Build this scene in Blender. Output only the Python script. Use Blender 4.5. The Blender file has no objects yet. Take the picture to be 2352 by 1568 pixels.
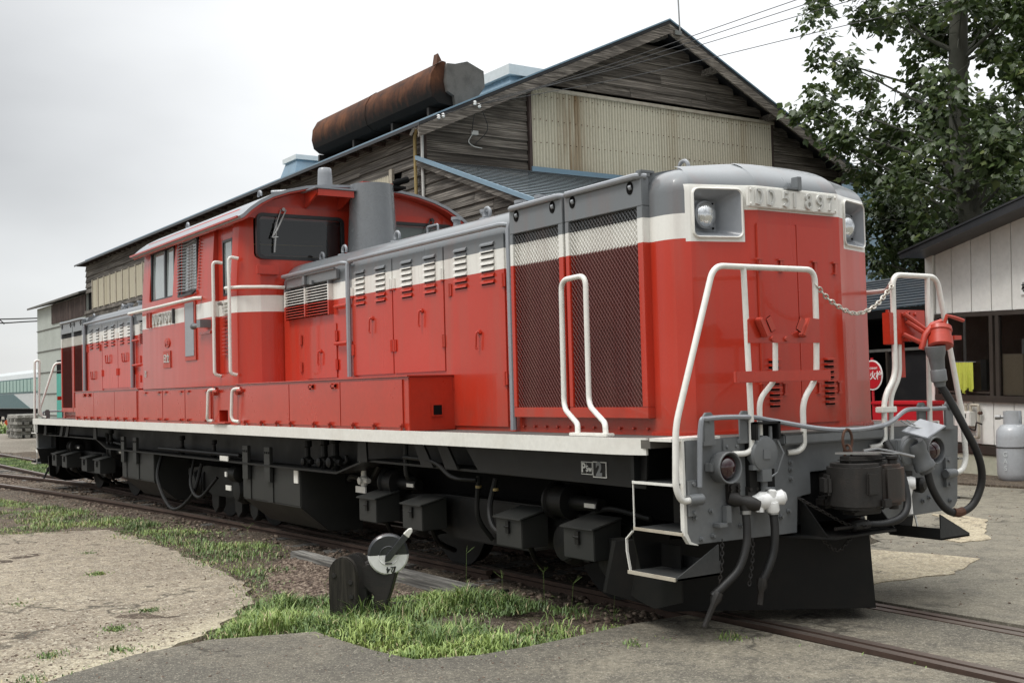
import bpy, bmesh, math, random
import numpy as np
from mathutils import Vector, Matrix
random.seed(7); rng = np.random.default_rng(7)
S = bpy.context.scene; COL = S.collection
# ------------------------------------------------------------------ camera, sky, sun, exposure
cam_d = bpy.data.cameras.new('camera'); cam = bpy.data.objects.new('camera', cam_d); COL.objects.link(cam)
RT = Vector((0.55989163, 0.82813621, -0.02667921)); UP = Vector((0.0479146, -0.00021545, 0.99885141)); FW = RT.cross(UP) * -1
FW = Vector((-0.82717928, 0.56052687, 0.03980044))
m = Matrix((RT, UP, -FW)).transposed().to_4x4(); m.translation = (5.352, -6.015, 1.554)
cam.matrix_world = m
cam_d.sensor_width = 36; cam_d.lens = 2647.444 / 2352 * 36; cam_d.clip_end = 2000; cam_d.clip_start = 0.05
S.camera = cam
W = bpy.data.worlds.new('World'); S.world = W; W.use_nodes = True
nt = W.node_tree; nt.nodes.clear()
def wn(t, **k):
    n = nt.nodes.new(t)
    for a, b in k.items(): setattr(n, a, b)
    return n
SKY_BASE = .13
SUN_EL, SUN_AZ = math.radians(58), math.radians(215)
sky = wn('ShaderNodeTexSky', sky_type='NISHITA', sun_disc=False, sun_elevation=SUN_EL, sun_rotation=SUN_AZ)
bg1 = wn('ShaderNodeBackground'); bg1.inputs[1].default_value = 0.05
tc = wn('ShaderNodeTexCoord'); mp = wn('ShaderNodeMapping'); mp.inputs['Scale'].default_value = (1, 1, 2.4)
L = nt.links.new
def wm(op, a, b, c=None):
    n = wn('ShaderNodeMath', operation=op)
    for i, v in enumerate((a, b, c)):
        if v is None: continue
        if isinstance(v, (int, float)): n.inputs[i].default_value = v
        else: L(v, n.inputs[i])
    return n.outputs[0]
no = wn('ShaderNodeTexNoise'); no.inputs['Scale'].default_value = 1.9; no.inputs['Detail'].default_value = 5; no.inputs['Roughness'].default_value = .45
dp = wn('ShaderNodeVectorMath', operation='DOT_PRODUCT'); dp.inputs[1].default_value = Vector((-.52, .75, .42)).normalized()
sz = wn('ShaderNodeSeparateXYZ'); L(tc.outputs['Generated'], sz.inputs[0]); L(tc.outputs['Generated'], mp.inputs[0]); L(mp.outputs[0], no.inputs['Vector']); L(tc.outputs['Generated'], dp.inputs[0])
mr = wn('ShaderNodeMapRange', interpolation_type='SMOOTHSTEP'); mr.inputs[1].default_value = .55; mr.inputs[2].default_value = .97; mr.inputs[3].default_value = 0; mr.inputs[4].default_value = .52
L(dp.outputs['Value'], mr.inputs[0])
zc = wm('MAXIMUM', sz.outputs[2], 0.0)
v = wm('ADD', mr.outputs[0], wm('MULTIPLY', wm('MULTIPLY', wm('MULTIPLY', zc, zc), zc), 3.1))          # brighter towards the zenith and round the veiled sun
v = wm('ADD', v, wm('MULTIPLY', wm('POWER', wm('SUBTRACT', 1.0, zc), 7.0), .26))   # pale horizon
v = wm('ADD', v, wm('MULTIPLY_ADD', no.outputs['Fac'], .80, -.40)); v = wm('ADD', v, SKY_BASE)
cm = wn('ShaderNodeCombineColor'); L(wm('MULTIPLY', v, .985), cm.inputs[0]); L(wm('MULTIPLY', v, .998), cm.inputs[1]); L(v, cm.inputs[2])
bg2 = wn('ShaderNodeBackground'); bg2.inputs[1].default_value = 1.0
ad = wn('ShaderNodeAddShader'); out = wn('ShaderNodeOutputWorld')
L(cm.outputs[0], bg2.inputs[0]); hs = wn('ShaderNodeHueSaturation'); hs.inputs['Saturation'].default_value = .25; L(sky.outputs[0], hs.inputs['Color']); L(hs.outputs[0], bg1.inputs[0]); L(bg1.outputs[0], ad.inputs[0]); L(bg2.outputs[0], ad.inputs[1]); L(ad.outputs[0], out.inputs[0])
sd = bpy.data.lights.new('sun', 'SUN'); sd.energy = 1.5; sd.angle = math.radians(18); sd.color = (1, .965, .91)
sun = bpy.data.objects.new('sun', sd); COL.objects.link(sun)
sdir = Vector((-.04, -.62, 1.0)).normalized()          # towards the veiled sun
sun.rotation_euler = sdir.to_track_quat('Z', 'Y').to_euler(); sun.location = (0, -10, 30)
sky.sun_elevation = math.asin(sdir.z); sky.sun_rotation = math.atan2(sdir.x, sdir.y)
S.view_settings.view_transform = 'Standard'; S.view_settings.look = 'None'; S.view_settings.exposure = 0.17; S.view_settings.gamma = 1
S.view_settings.use_curve_mapping = False
S.cycles.max_bounces = 6; S.cycles.diffuse_bounces = 3; S.cycles.glossy_bounces = 3; S.cycles.transparent_max_bounces = 8
S.cycles.use_denoising = True

# ------------------------------------------------------------------ materials
def newmat(name):
    mt = bpy.data.materials.new(name); mt.use_nodes = True
    t = mt.node_tree; b = t.nodes['Principled BSDF']
    return mt, t, b
def N(t, typ, **k):
    n = t.nodes.new(typ)
    for a, b in k.items(): setattr(n, a, b)
    return n
def math_(t, op, a, b=None, c=None, clamp=False):
    n = N(t, 'ShaderNodeMath', operation=op, use_clamp=clamp)
    for i, v in enumerate((a, b, c)):
        if v is None: continue
        if isinstance(v, (int, float)): n.inputs[i].default_value = v
        else: t.links.new(v, n.inputs[i])
    return n.outputs[0]
def mixc(t, f, a, b, mode='MIX'):
    n = N(t, 'ShaderNodeMix', data_type='RGBA', blend_type=mode)
    for i, v in ((0, f), (6, a), (7, b)):
        if isinstance(v, (int, float)): n.inputs[i].default_value = v
        elif isinstance(v, tuple): n.inputs[i].default_value = (*v[:3], 1)
        else: t.links.new(v, n.inputs[i])
    return n.outputs[2]
def noise(t, scale, detail=4, rough=.55, stretch=None, coord='world', dist=0):
    if coord == 'world': src = N(t, 'ShaderNodeNewGeometry').outputs['Position']
    else: src = N(t, 'ShaderNodeTexCoord').outputs['Object']
    if coord == 'objrand':
        inf = N(t, 'ShaderNodeObjectInfo'); va = N(t, 'ShaderNodeVectorMath', operation='ADD')
        sc = N(t, 'ShaderNodeVectorMath', operation='SCALE'); sc.inputs['Scale'].default_value = 37
        cx = N(t, 'ShaderNodeCombineXYZ'); 
        for q in range(3): t.links.new(inf.outputs['Random'], cx.inputs[q])
        t.links.new(cx.outputs[0], sc.inputs[0]); t.links.new(src, va.inputs[0]); t.links.new(sc.outputs[0], va.inputs[1]); src = va.outputs[0]
    if stretch:
        mpn = N(t, 'ShaderNodeMapping'); mpn.inputs['Scale'].default_value = stretch; t.links.new(src, mpn.inputs[0]); src = mpn.outputs[0]
    n = N(t, 'ShaderNodeTexNoise'); n.inputs['Scale'].default_value = scale; n.inputs['Detail'].default_value = detail
    n.inputs['Roughness'].default_value = rough; n.inputs['Distortion'].default_value = dist
    t.links.new(src, n.inputs['Vector']); return n.outputs['Fac']
def ramp(t, f, *stops):
    r = N(t, 'ShaderNodeValToRGB'); el = r.color_ramp.elements
    while len(el) < len(stops): el.new(.5)
    for e_, (p, c) in zip(el, stops):
        e_.position = p; e_.color = (*c, 1) if isinstance(c, tuple) else (c, c, c, 1)
    t.links.new(f, r.inputs[0]); return r.outputs[0]
def bump(t, b, h, strength=.3, dist=.01):
    n = N(t, 'ShaderNodeBump'); n.inputs['Strength'].default_value = strength; n.inputs['Distance'].default_value = dist
    t.links.new(h, n.inputs['Height']); t.links.new(n.outputs[0], b.inputs['Normal'])
def plain(name, c, rough=.5, metal=0, dirt=.25, dc=(.12, .10, .08), scale=3, coat=0, bmp=0, spec=.5):
    mt, t, b = newmat(name)
    f = noise(t, scale, 6, .6); f2 = noise(t, scale * 9, 3, .6)
    k = math_(t, 'MULTIPLY', ramp(t, f, (.45, 0.0), (.75, 1.0)), dirt)
    c2 = mixc(t, k, c, dc)
    c3 = mixc(t, .12, c2, ramp(t, f2, (.35, .35), (.65, 1.0)), 'MULTIPLY')
    t.links.new(c3, b.inputs['Base Color'])
    b.inputs['Metallic'].default_value = metal; b.inputs['Specular IOR Level'].default_value = spec
    t.links.new(math_(t, 'MULTIPLY_ADD', f, .25, rough - .12, True), b.inputs['Roughness'])
    b.inputs['Coat Weight'].default_value = coat; b.inputs['Coat Roughness'].default_value = .12
    if bmp: bump(t, b, f2, bmp, .004)
    return mt
RED = (.46, .032, .013); WHITE = (.76, .75, .70); GRAY = (.155, .167, .175); SILVER = (.25, .265, .285)
def livery(name, kind, rough=.3, red0=RED, gray0=GRAY):
    """painted bands of the engine as they are sprayed on the body"""
    mt, t, b = newmat(name)
    p = N(t, 'ShaderNodeSeparateXYZ'); t.links.new(N(t, 'ShaderNodeNewGeometry').outputs['Position'], p.inputs[0]); y, z = p.outputs[1], p.outputs[2]
    def gt(a, v): return math_(t, 'GREATER_THAN', a, v)
    def lt(a, v): return math_(t, 'LESS_THAN', a, v)
    if kind == 'hood':
        gray, white = gt(z, 2.655), gt(z, 2.491)
    elif kind == 'cab':
        gray, white = None, math_(t, 'MULTIPLY', gt(z, 2.46), lt(z, 2.64))
    else:
        ay = math_(t, 'ABSOLUTE', y)
        inl = math_(t, 'MULTIPLY', lt(ay, .885), gt(ay, .487))      # blocks that carry the lamps
        cen = lt(ay, .487)
        side = gt(ay, .885)
        z0 = math_(t, 'ADD', math_(t, 'ADD', math_(t, 'MULTIPLY', inl, 2.470), math_(t, 'MULTIPLY', cen, 2.682)), math_(t, 'MULTIPLY', side, 2.491))
        z1 = math_(t, 'ADD', math_(t, 'ADD', math_(t, 'MULTIPLY', inl, 2.846), math_(t, 'MULTIPLY', cen, 2.846)), math_(t, 'MULTIPLY', side, 2.655))
        white, gray = math_(t, 'GREATER_THAN', z, z0), math_(t, 'GREATER_THAN', z, z1)
    fade = noise(t, 1.3, 5, .6); streak = noise(t, 2.2, 4, .6, (2.5, 2.5, .22)); fine = noise(t, 60, 2, .5)
    red = mixc(t, ramp(t, fade, (.35, 0.0), (.75, .55)), red0, tuple(min(1, q * 1.06 + .014) for q in red0))
    c = mixc(t, white, red, WHITE)
    if gray: c = mixc(t, gray, c, gray0)
    c = mixc(t, ramp(t, streak, (.5, 0.0), (.8, .34)), c, (.22, .12, .09))
    sill = N(t, 'ShaderNodeMapRange'); t.links.new(z, sill.inputs[0]); sill.inputs[1].default_value = 1.22; sill.inputs[2].default_value = 1.50; sill.inputs[3].default_value = .42; sill.inputs[4].default_value = 0   # brake dust thrown up on the sill
    c = mixc(t, math_(t, 'MULTIPLY', sill.outputs[0], ramp(t, noise(t, 5, 5, .65), (.35, 0.0), (.65, 1.0))), c, (.17, .085, .06))
    c = mixc(t, .06, c, ramp(t, fine, (.3, .3), (.7, 1.0)), 'MULTIPLY')
    t.links.new(c, b.inputs['Base Color'])
    t.links.new(math_(t, 'MULTIPLY_ADD', streak, .22, rough - .1, True), b.inputs['Roughness'])
    b.inputs['Coat Weight'].default_value = .35; b.inputs['Coat Roughness'].default_value = .03; b.inputs['Specular IOR Level'].default_value = .38
    bump(t, b, noise(t, 2.6, 2, .4), .3, .012)
    return mt
def wood(name, dark, light, scale=1., axis='x'):
    mt, t, b = newmat(name)
    st = {'x': (.35, 6, 9), 'y': (6, .35, 9), 'z': (6, 6, .35)}[axis]
    g = noise(t, 5 * scale, 9, .68, st, 'objrand', .4); bl = noise(t, 1.1, 3, .5, None, 'objrand')
    inf = N(t, 'ShaderNodeObjectInfo')
    c = ramp(t, g, (.34, dark), (.52, tuple(.62 * a + .38 * q for a, q in zip(dark, light))), (.64, light))
    pal = noise(t, 2.1, 4, .6, {'x': (.5, 2, 3), 'y': (2, .5, 3), 'z': (3, 3, .5)}[axis], 'objrand')
    tone = math_(t, 'MULTIPLY_ADD', inf.outputs['Random'], .55, .95)
    cc = mixc(t, 1, c, N(t, 'ShaderNodeCombineXYZ').outputs[0], 'MULTIPLY')
    cx = t.nodes[-2] if False else None
    cmb = [n for n in t.nodes if n.bl_idname == 'ShaderNodeCombineXYZ'][-1]
    for q in range(3): t.links.new(tone, cmb.inputs[q])
    cc = mixc(t, ramp(t, bl, (.45, 0.0), (.7, .6)), cc, dark); cc = mixc(t, math_(t, 'MULTIPLY', ramp(t, pal, (.52, 0.0), (.68, .55)), ramp(t, g, (.42, 0.0), (.55, 1.0))), cc, tuple(min(1, q * 1.5) for q in light))
    t.links.new(cc, b.inputs['Base Color']); b.inputs['Roughness'].default_value = .85; b.inputs['Specular IOR Level'].default_value = .25
    bump(t, b, g, .6, .012)
    return mt
M = {}
M['hood'] = livery('hood_paint', 'hood'); M['cab'] = livery('cab_paint', 'cab'); M['nose'] = livery('nose_paint', 'nose'); M['grille'] = livery('grille_paint', 'hood', .55, (.135, .036, .030), (.07, .075, .08)); M['core'] = livery('core_paint', 'hood', .9, (.075, .011, .008), (.012, .012, .012))
M['red'] = plain('red_paint', RED, .3, dirt=.25, dc=(.22, .06, .04), coat=.4)
M['redflat'] = plain('red_hardware', (.46, .05, .028), .42, dirt=.3, dc=(.15, .05, .03), coat=.1)
M['white'] = plain('cream_paint', WHITE, .38, dirt=.22, dc=(.42, .36, .28), coat=.15)
M['gray'] = plain('grey_paint', GRAY, .35, dirt=.2, dc=(.16, .15, .14), coat=.3)
M['silver'] = plain('light_grey_paint', SILVER, .33, dirt=.18, dc=(.2, .2, .2), coat=.35)
M['stack'] = plain('stack_grey', (.16, .17, .178), .26, dirt=.25, dc=(.12, .12, .12), coat=.5)
M['buffer'] = plain('buffer_grey_paint', (.15, .158, .162), .42, dirt=.45, dc=(.07, .07, .065), coat=.1)
M['black'] = plain('black_underframe', (.0058, .0060, .0058), .55, dirt=.4, dc=(.021, .017, .013), spec=.3, scale=6)
M['box'] = plain('black_box_paint', (.017, .018, .0165), .55, dirt=.4, dc=(.036, .033, .028))
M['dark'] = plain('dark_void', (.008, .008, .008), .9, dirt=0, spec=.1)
M['rubber'] = plain('rubber', (.011, .011, .011), .5, dirt=.3, dc=(.06, .055, .05))
M['steel'] = plain('steel', (.42, .42, .41), .35, 1, dirt=.3)
M['chrome'] = plain('reflector', (.8, .8, .8), .12, 1, dirt=0)
M['chain'] = plain('chain_steel', (.55, .53, .47), .4, .6, dirt=.35, dc=(.25, .17, .1))
M['rust'] = plain('rusty_steel', (.105, .043, .022), .8, 0, dirt=.85, dc=(.022, .017, .014), scale=2.2, bmp=.5); M['knuckle'] = plain('worn_knuckle', (.035, .03, .026), .6, .1, dirt=.9, dc=(.09, .042, .024), scale=5, bmp=.4)
M['ironrust'] = plain('rusty_iron', (.017, .0155, .014), .55, .1, dirt=.6, dc=(.036, .027, .021), scale=9, bmp=.4)
M['railtop'] = plain('rail_head', (.23, .19, .165), .38, .7, dirt=.4, dc=(.10, .06, .04), scale=4)
M['railside'] = plain('rail_web', (.07, .042, .030), .85, dirt=.6, dc=(.035, .022, .016), scale=8, bmp=.5)
M['whitegloss'] = plain('white_enamel', (.88, .88, .86), .25, dirt=.12, dc=(.5, .46, .4), coat=.5)
M['blackgloss'] = plain('black_enamel', (.025, .028, .032), .3, dirt=.4, dc=(.09, .09, .09), coat=.3)
M['tread'] = plain('chequer_tread', (.03, .032, .032), .6, dirt=.5, dc=(.07, .065, .06), bmp=.6)
M['deck'] = plain('deck_floor', (.085, .08, .075), .75, dirt=.6, dc=(.15, .13, .10), bmp=.5)
M['yellow'] = plain('towel_yellow', (.52, .55, .08), .9, dirt=.1)
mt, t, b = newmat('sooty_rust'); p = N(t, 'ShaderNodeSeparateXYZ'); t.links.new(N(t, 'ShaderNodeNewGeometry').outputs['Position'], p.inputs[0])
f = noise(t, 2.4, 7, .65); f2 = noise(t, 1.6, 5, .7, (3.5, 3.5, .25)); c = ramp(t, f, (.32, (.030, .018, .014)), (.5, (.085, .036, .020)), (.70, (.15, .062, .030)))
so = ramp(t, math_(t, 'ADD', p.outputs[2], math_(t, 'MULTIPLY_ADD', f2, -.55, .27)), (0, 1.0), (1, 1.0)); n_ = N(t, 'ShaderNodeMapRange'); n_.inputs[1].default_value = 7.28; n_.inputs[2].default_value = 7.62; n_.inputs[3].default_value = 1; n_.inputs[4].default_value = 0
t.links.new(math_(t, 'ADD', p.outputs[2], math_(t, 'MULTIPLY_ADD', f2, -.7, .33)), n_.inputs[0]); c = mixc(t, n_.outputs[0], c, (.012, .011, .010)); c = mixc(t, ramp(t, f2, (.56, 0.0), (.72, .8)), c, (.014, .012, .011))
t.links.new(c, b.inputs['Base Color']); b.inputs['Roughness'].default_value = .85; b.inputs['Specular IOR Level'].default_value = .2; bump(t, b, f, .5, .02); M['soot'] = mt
M['gold'] = plain('ochre_pipe', (.38, .28, .10), .5, dirt=.5)
M['whitepipe'] = plain('white_pipe', (.6, .6, .57), .4, dirt=.3)
M['signred'] = plain('sign_red', (.55, .02, .03), .35, dirt=.05)
M['gas'] = plain('gas_grey', (.40, .42, .44), .35, dirt=.3, dc=(.2, .17, .14), coat=.2)
M['brownframe'] = plain('brown_window_frame', (.045, .036, .03), .45, dirt=.2)
M['blackroof'] = plain('black_roof_edge', (.022, .022, .024), .35, dirt=.25, dc=(.06, .055, .05))
M['panelwall'] = plain('wall_panel_cream', (.80, .79, .75), .6, dirt=.25, dc=(.42, .38, .3), scale=1.4)
M['found'] = plain('foundation', (.48, .48, .38), .85, dirt=.55, dc=(.2, .22, .12), scale=2.5, bmp=.4)
M['cardboard'] = plain('board_tan', (.42, .35, .26), .8, dirt=.1)
M['cream'] = plain('grimy_cream_pipe', (.45, .41, .33), .6, dirt=.5, dc=(.2, .14, .09), scale=7)
M['bluesheet'] = plain('blue_sheet', (.18, .28, .36), .38, dirt=.2, coat=.2)
M['blueroof'] = plain('blue_roof', (.38, .46, .50), .4, .1, dirt=.3, dc=(.25, .3, .32), coat=.2)
M['darkroof'] = plain('dark_blue_roof', (.035, .047, .06), .35, dirt=.3)
M['whitesheet'] = plain('white_sheet', (.62, .66, .66), .45, dirt=.25, dc=(.4, .42, .4), scale=1)
M['palewall'] = plain('pale_cladding', (.42, .45, .41), .7, dirt=.35, dc=(.25, .27, .24), scale=.8)
M['green'] = plain('teal_door', (.06, .36, .29), .6, dirt=.3)
M['duct_end'] = plain('duct_grey', (.13, .125, .115), .8, dirt=.8, dc=(.06, .06, .055), scale=4, bmp=.4)
M['trainwhite'] = plain('train_silver', (.50, .53, .53), .4, dirt=.15)
M['traingreen'] = plain('train_dark_green', (.055, .12, .13), .45, dirt=.3, dc=(.12, .16, .17))
M['trainglass'] = plain('train_glass', (.20, .36, .30), .15, dirt=.1)
M['orange'] = plain('cone_orange', (.7, .10, .03), .6, dirt=.1)
M['sleeper'] = wood('sleeper_wood', (.05, .048, .045), (.22, .21, .19), 1, 'x')
M['stackwood'] = wood('stack_wood', (.12, .115, .105), (.38, .37, .33), 1, 'x')
M['plank'] = wood('weathered_plank_side', (.022, .019, .016), (.235, .215, .19), 1, 'x')
M['planky'] = wood('weathered_plank_gable', (.030, .025, .021), (.27, .24, .205), 1, 'y')
M['plankz'] = wood('weathered_plank_upright', (.03, .02, .018), (.10, .075, .065), 1, 'z')
M['timber'] = wood('old_timber', (.012, .011, .009), (.045, .040, .032), 1, 'z')
M['plate_l'] = plain('plate_backing', (.56, .56, .53), .5, dirt=.3, dc=(.4, .38, .34))
def glassmat(name, tint, rough=.05, alpha=.35):
    mt, t, b = newmat(name); t.nodes.remove(b)
    g = N(t, 'ShaderNodeBsdfGlossy'); g.inputs['Roughness'].default_value = rough; g.inputs['Color'].default_value = (1, 1, 1, 1)
    tr = N(t, 'ShaderNodeBsdfTransparent'); tr.inputs['Color'].default_value = (*tint, 1)
    f = N(t, 'ShaderNodeFresnel'); f.inputs['IOR'].default_value = 1.5
    mx = N(t, 'ShaderNodeMixShader'); t.links.new(math_(t, 'MULTIPLY_ADD', f.outputs[0], 1.0, alpha * .1, True), mx.inputs[0])
    t.links.new(tr.outputs[0], mx.inputs[1]); t.links.new(g.outputs[0], mx.inputs[2])
    t.links.new(mx.outputs[0], t.nodes['Material Output'].inputs[0]); return mt
M['glass'] = glassmat('window_glass', (.90, .93, .92)); M['cabglass'] = glassmat('cab_glass', (.55, .60, .58))
mt, t, b = newmat('side_glass'); b.inputs['Base Color'].default_value = (.30, .34, .335, 1); b.inputs['Roughness'].default_value = .06; b.inputs['Coat Weight'].default_value = 1; b.inputs['Specular IOR Level'].default_value = 1; M['sideglass'] = mt
mt, t, b = newmat('lens_clear'); b.inputs['Base Color'].default_value = (.75, .77, .78, 1); b.inputs['Metallic'].default_value = .85; b.inputs['Roughness'].default_value = .14
bump(t, b, noise(t, 70, 1, .5, (1, 1, .2), 'obj'), .5, .01); M['lens'] = mt
mt, t, b = newmat('lens_red'); b.inputs['Base Color'].default_value = (.025, .001, .003, 1); b.inputs['Roughness'].default_value = .08; b.inputs['Coat Weight'].default_value = 1; M['redlens'] = mt
# corrugated fibre sheet with rust runs
mt, t, b = newmat('corrugated_cream')
f = noise(t, .9, 5, .6, (1, 1.6, .10)); f2 = noise(t, 14, 4, .6); fs_ = noise(t, 6, 4, .6, (1, 1.5, .08))
p = N(t, 'ShaderNodeSeparateXYZ'); t.links.new(N(t, 'ShaderNodeNewGeometry').outputs['Position'], p.inputs[0])
run = ramp(t, math_(t, 'ABSOLUTE', math_(t, 'ADD', p.outputs[1], -8.62)), (.0, 1.0), (.62, 0.0))
c = mixc(t, ramp(t, f, (.52, 0.0), (.75, .6)), (.62, .58, .46), (.36, .27, .15)); c = mixc(t, math_(t, 'MULTIPLY', run, ramp(t, fs_, (.38, .15), (.62, 1.0))), c, (.22, .13, .05)); c = mixc(t, ramp(t, f2, (.5, 0.0), (.8, .25)), c, (.22, .2, .15))
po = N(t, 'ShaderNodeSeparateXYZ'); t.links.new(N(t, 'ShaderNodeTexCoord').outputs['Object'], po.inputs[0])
va_ = math_(t, 'COSINE', math_(t, 'MULTIPLY', math_(t, 'ADD', po.outputs[1], po.outputs[0]), 2 * math.pi / .076))   # rib shading put into the colour: valleys tinted darker
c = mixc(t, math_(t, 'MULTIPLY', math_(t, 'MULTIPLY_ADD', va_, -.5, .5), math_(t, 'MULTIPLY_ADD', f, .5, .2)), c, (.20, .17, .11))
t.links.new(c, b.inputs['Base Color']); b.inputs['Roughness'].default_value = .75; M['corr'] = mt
# ground materials
def groundmat(name, c1, c2, c3, scale=6, speck=120, crack=0.0, rough=.92, spk=(.35, .34, .31), bmp=.5, mott=.75, edge=None):
    mt, t, b = newmat(name)
    a = noise(t, scale * .10, 5, .6); f = noise(t, scale, 7, .72); f2 = noise(t, scale * 4.3, 5, .7); s = noise(t, speck, 2, .6); s2 = noise(t, speck * .45, 3, .75)
    c = mixc(t, ramp(t, a, (.38, 0.0), (.62, 1.0)), c1, c2); c = mixc(t, ramp(t, f, (.46, 0.0), (.62, .8)), c, c3)
    c = mixc(t, ramp(t, f2, (.40, mott), (.56, 0.0)), c, tuple(q * .45 for q in c1)); c = mixc(t, ramp(t, s2, (.56, 0.0), (.66, mott)), c, spk)
    if edge:   # worn pale rim of the slab
        p = N(t, 'ShaderNodeSeparateXYZ'); t.links.new(N(t, 'ShaderNodeNewGeometry').outputs['Position'], p.inputs[0])
        d_ = math_(t, 'ADD', math_(t, 'MULTIPLY', p.outputs[0], edge[0]), math_(t, 'MULTIPLY_ADD', p.outputs[1], edge[1], edge[2]))
        c = mixc(t, math_(t, 'MULTIPLY', ramp(t, d_, (0.0, 1.0), (.55, 0.0)), ramp(t, f2, (.36, .0), (.5, .6))), c, (.50, .45, .32))
    c = mixc(t, ramp(t, s, (.60, 0.0), (.68, .8)), c, spk); c = mixc(t, ramp(t, s, (.30, .85), (.40, 0.0)), c, tuple(q * .25 for q in c1))
    if crack:
        v = N(t, 'ShaderNodeTexVoronoi', feature='DISTANCE_TO_EDGE'); v.inputs['Scale'].default_value = crack
        g = N(t, 'ShaderNodeNewGeometry'); va = N(t, 'ShaderNodeVectorMath', operation='ADD'); nn = N(t, 'ShaderNodeTexNoise'); nn.inputs['Scale'].default_value = 3; nn.inputs['Detail'].default_value = 6
        t.links.new(g.outputs['Position'], nn.inputs['Vector']); sc = N(t, 'ShaderNodeVectorMath', operation='SCALE'); sc.inputs['Scale'].default_value = .8
        t.links.new(nn.outputs['Color'], sc.inputs[0]); t.links.new(g.outputs['Position'], va.inputs[0]); t.links.new(sc.outputs[0], va.inputs[1]); t.links.new(va.outputs[0], v.inputs['Vector'])
        k = ramp(t, v.outputs['Distance'], (.0, 1.0), (.016, 0.0)); br = ramp(t, noise(t, .7, 3, .5), (.48, 0.0), (.54, 1.0))
        k = math_(t, 'MULTIPLY', k, br); c = mixc(t, math_(t, 'MULTIPLY', k, .85), c, (.03, .026, .02))
    t.links.new(c, b.inputs['Base Color']); b.inputs['Roughness'].default_value = rough; b.inputs['Specular IOR Level'].default_value = .3
    bump(t, b, math_(t, 'ADD', s2, math_(t, 'MULTIPLY', f, 2.0)), bmp, .016); return mt
M['asphalt'] = groundmat('asphalt', (.098, .090, .074), (.205, .182, .138), (.088, .080, .066), 5, 95, .5, spk=(.34, .315, .25), mott=.38)
M['asphalt2'] = groundmat('asphalt_dark', (.165, .150, .118), (.215, .195, .150), (.11, .10, .082), 4, 80, .45, spk=(.34, .315, .25), mott=.35)
M['concrete'] = groundmat('old_concrete', (.235, .198, .148), (.315, .272, .200), (.155, .128, .096), 6, 62, .42, spk=(.56, .52, .42), bmp=.9, mott=.6, edge=(-.843, -.538, -3.67))
M['patch'] = groundmat('sandy_patch', (.40, .34, .235), (.47, .41, .29), (.20, .165, .12), 9, 60, .9, spk=(.5, .45, .36))
M['dirt'] = groundmat('dirt', (.085, .065, .048), (.13, .10, .07), (.05, .038, .028), 7, 55, 0, spk=(.26, .22, .17), bmp=1)
M['yard'] = groundmat('yard_gravel', (.20, .175, .14), (.25, .22, .18), (.14, .12, .09), 3, 40, 0, spk=(.34, .31, .27))
mt, t, b = newmat('stones'); inf = noise(t, 22, 2, .5)
t.links.new(ramp(t, inf, (.3, (.045, .030, .022)), (.5, (.12, .085, .062)), (.7, (.27, .215, .165))), b.inputs['Base Color']); b.inputs['Roughness'].default_value = .9; M['stone'] = mt
mt, t, b = newmat('grass'); at = N(t, 'ShaderNodeAttribute'); at.attribute_name = 'tone'
c = ramp(t, at.outputs['Fac'], (0, (.040, .075, .020)), (.5, (.115, .185, .050)), (.85, (.29, .38, .10)), (1.0, (.38, .32, .18)))
t.links.new(c, b.inputs['Base Color']); b.inputs['Roughness'].default_value = .55; b.inputs['Subsurface Weight'].default_value = 0
b.inputs['Transmission Weight'].default_value = 0; M['grass'] = mt
mt, t, b = newmat('leaf'); at = N(t, 'ShaderNodeAttribute'); at.attribute_name = 'tone'
c = ramp(t, at.outputs['Fac'], (0, (.030, .050, .016)), (.6, (.072, .108, .032)), (1.0, (.17, .20, .06)))
t.links.new(c, b.inputs['Base Color']); b.inputs['Roughness'].default_value = .42
tl = N(t, 'ShaderNodeBsdfTranslucent'); t.links.new(c, tl.inputs[0]); mx = N(t, 'ShaderNodeMixShader'); mx.inputs[0].default_value = .3
t.links.new(b.outputs[0], mx.inputs[1]); t.links.new(tl.outputs[0], mx.inputs[2]); t.links.new(mx.outputs[0], t.nodes['Material Output'].inputs[0]); M['leaf'] = mt
M['bark'] = plain('bark', (.060, .060, .046), .9, dirt=.6, dc=(.04, .045, .03), scale=6, bmp=.8)

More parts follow.
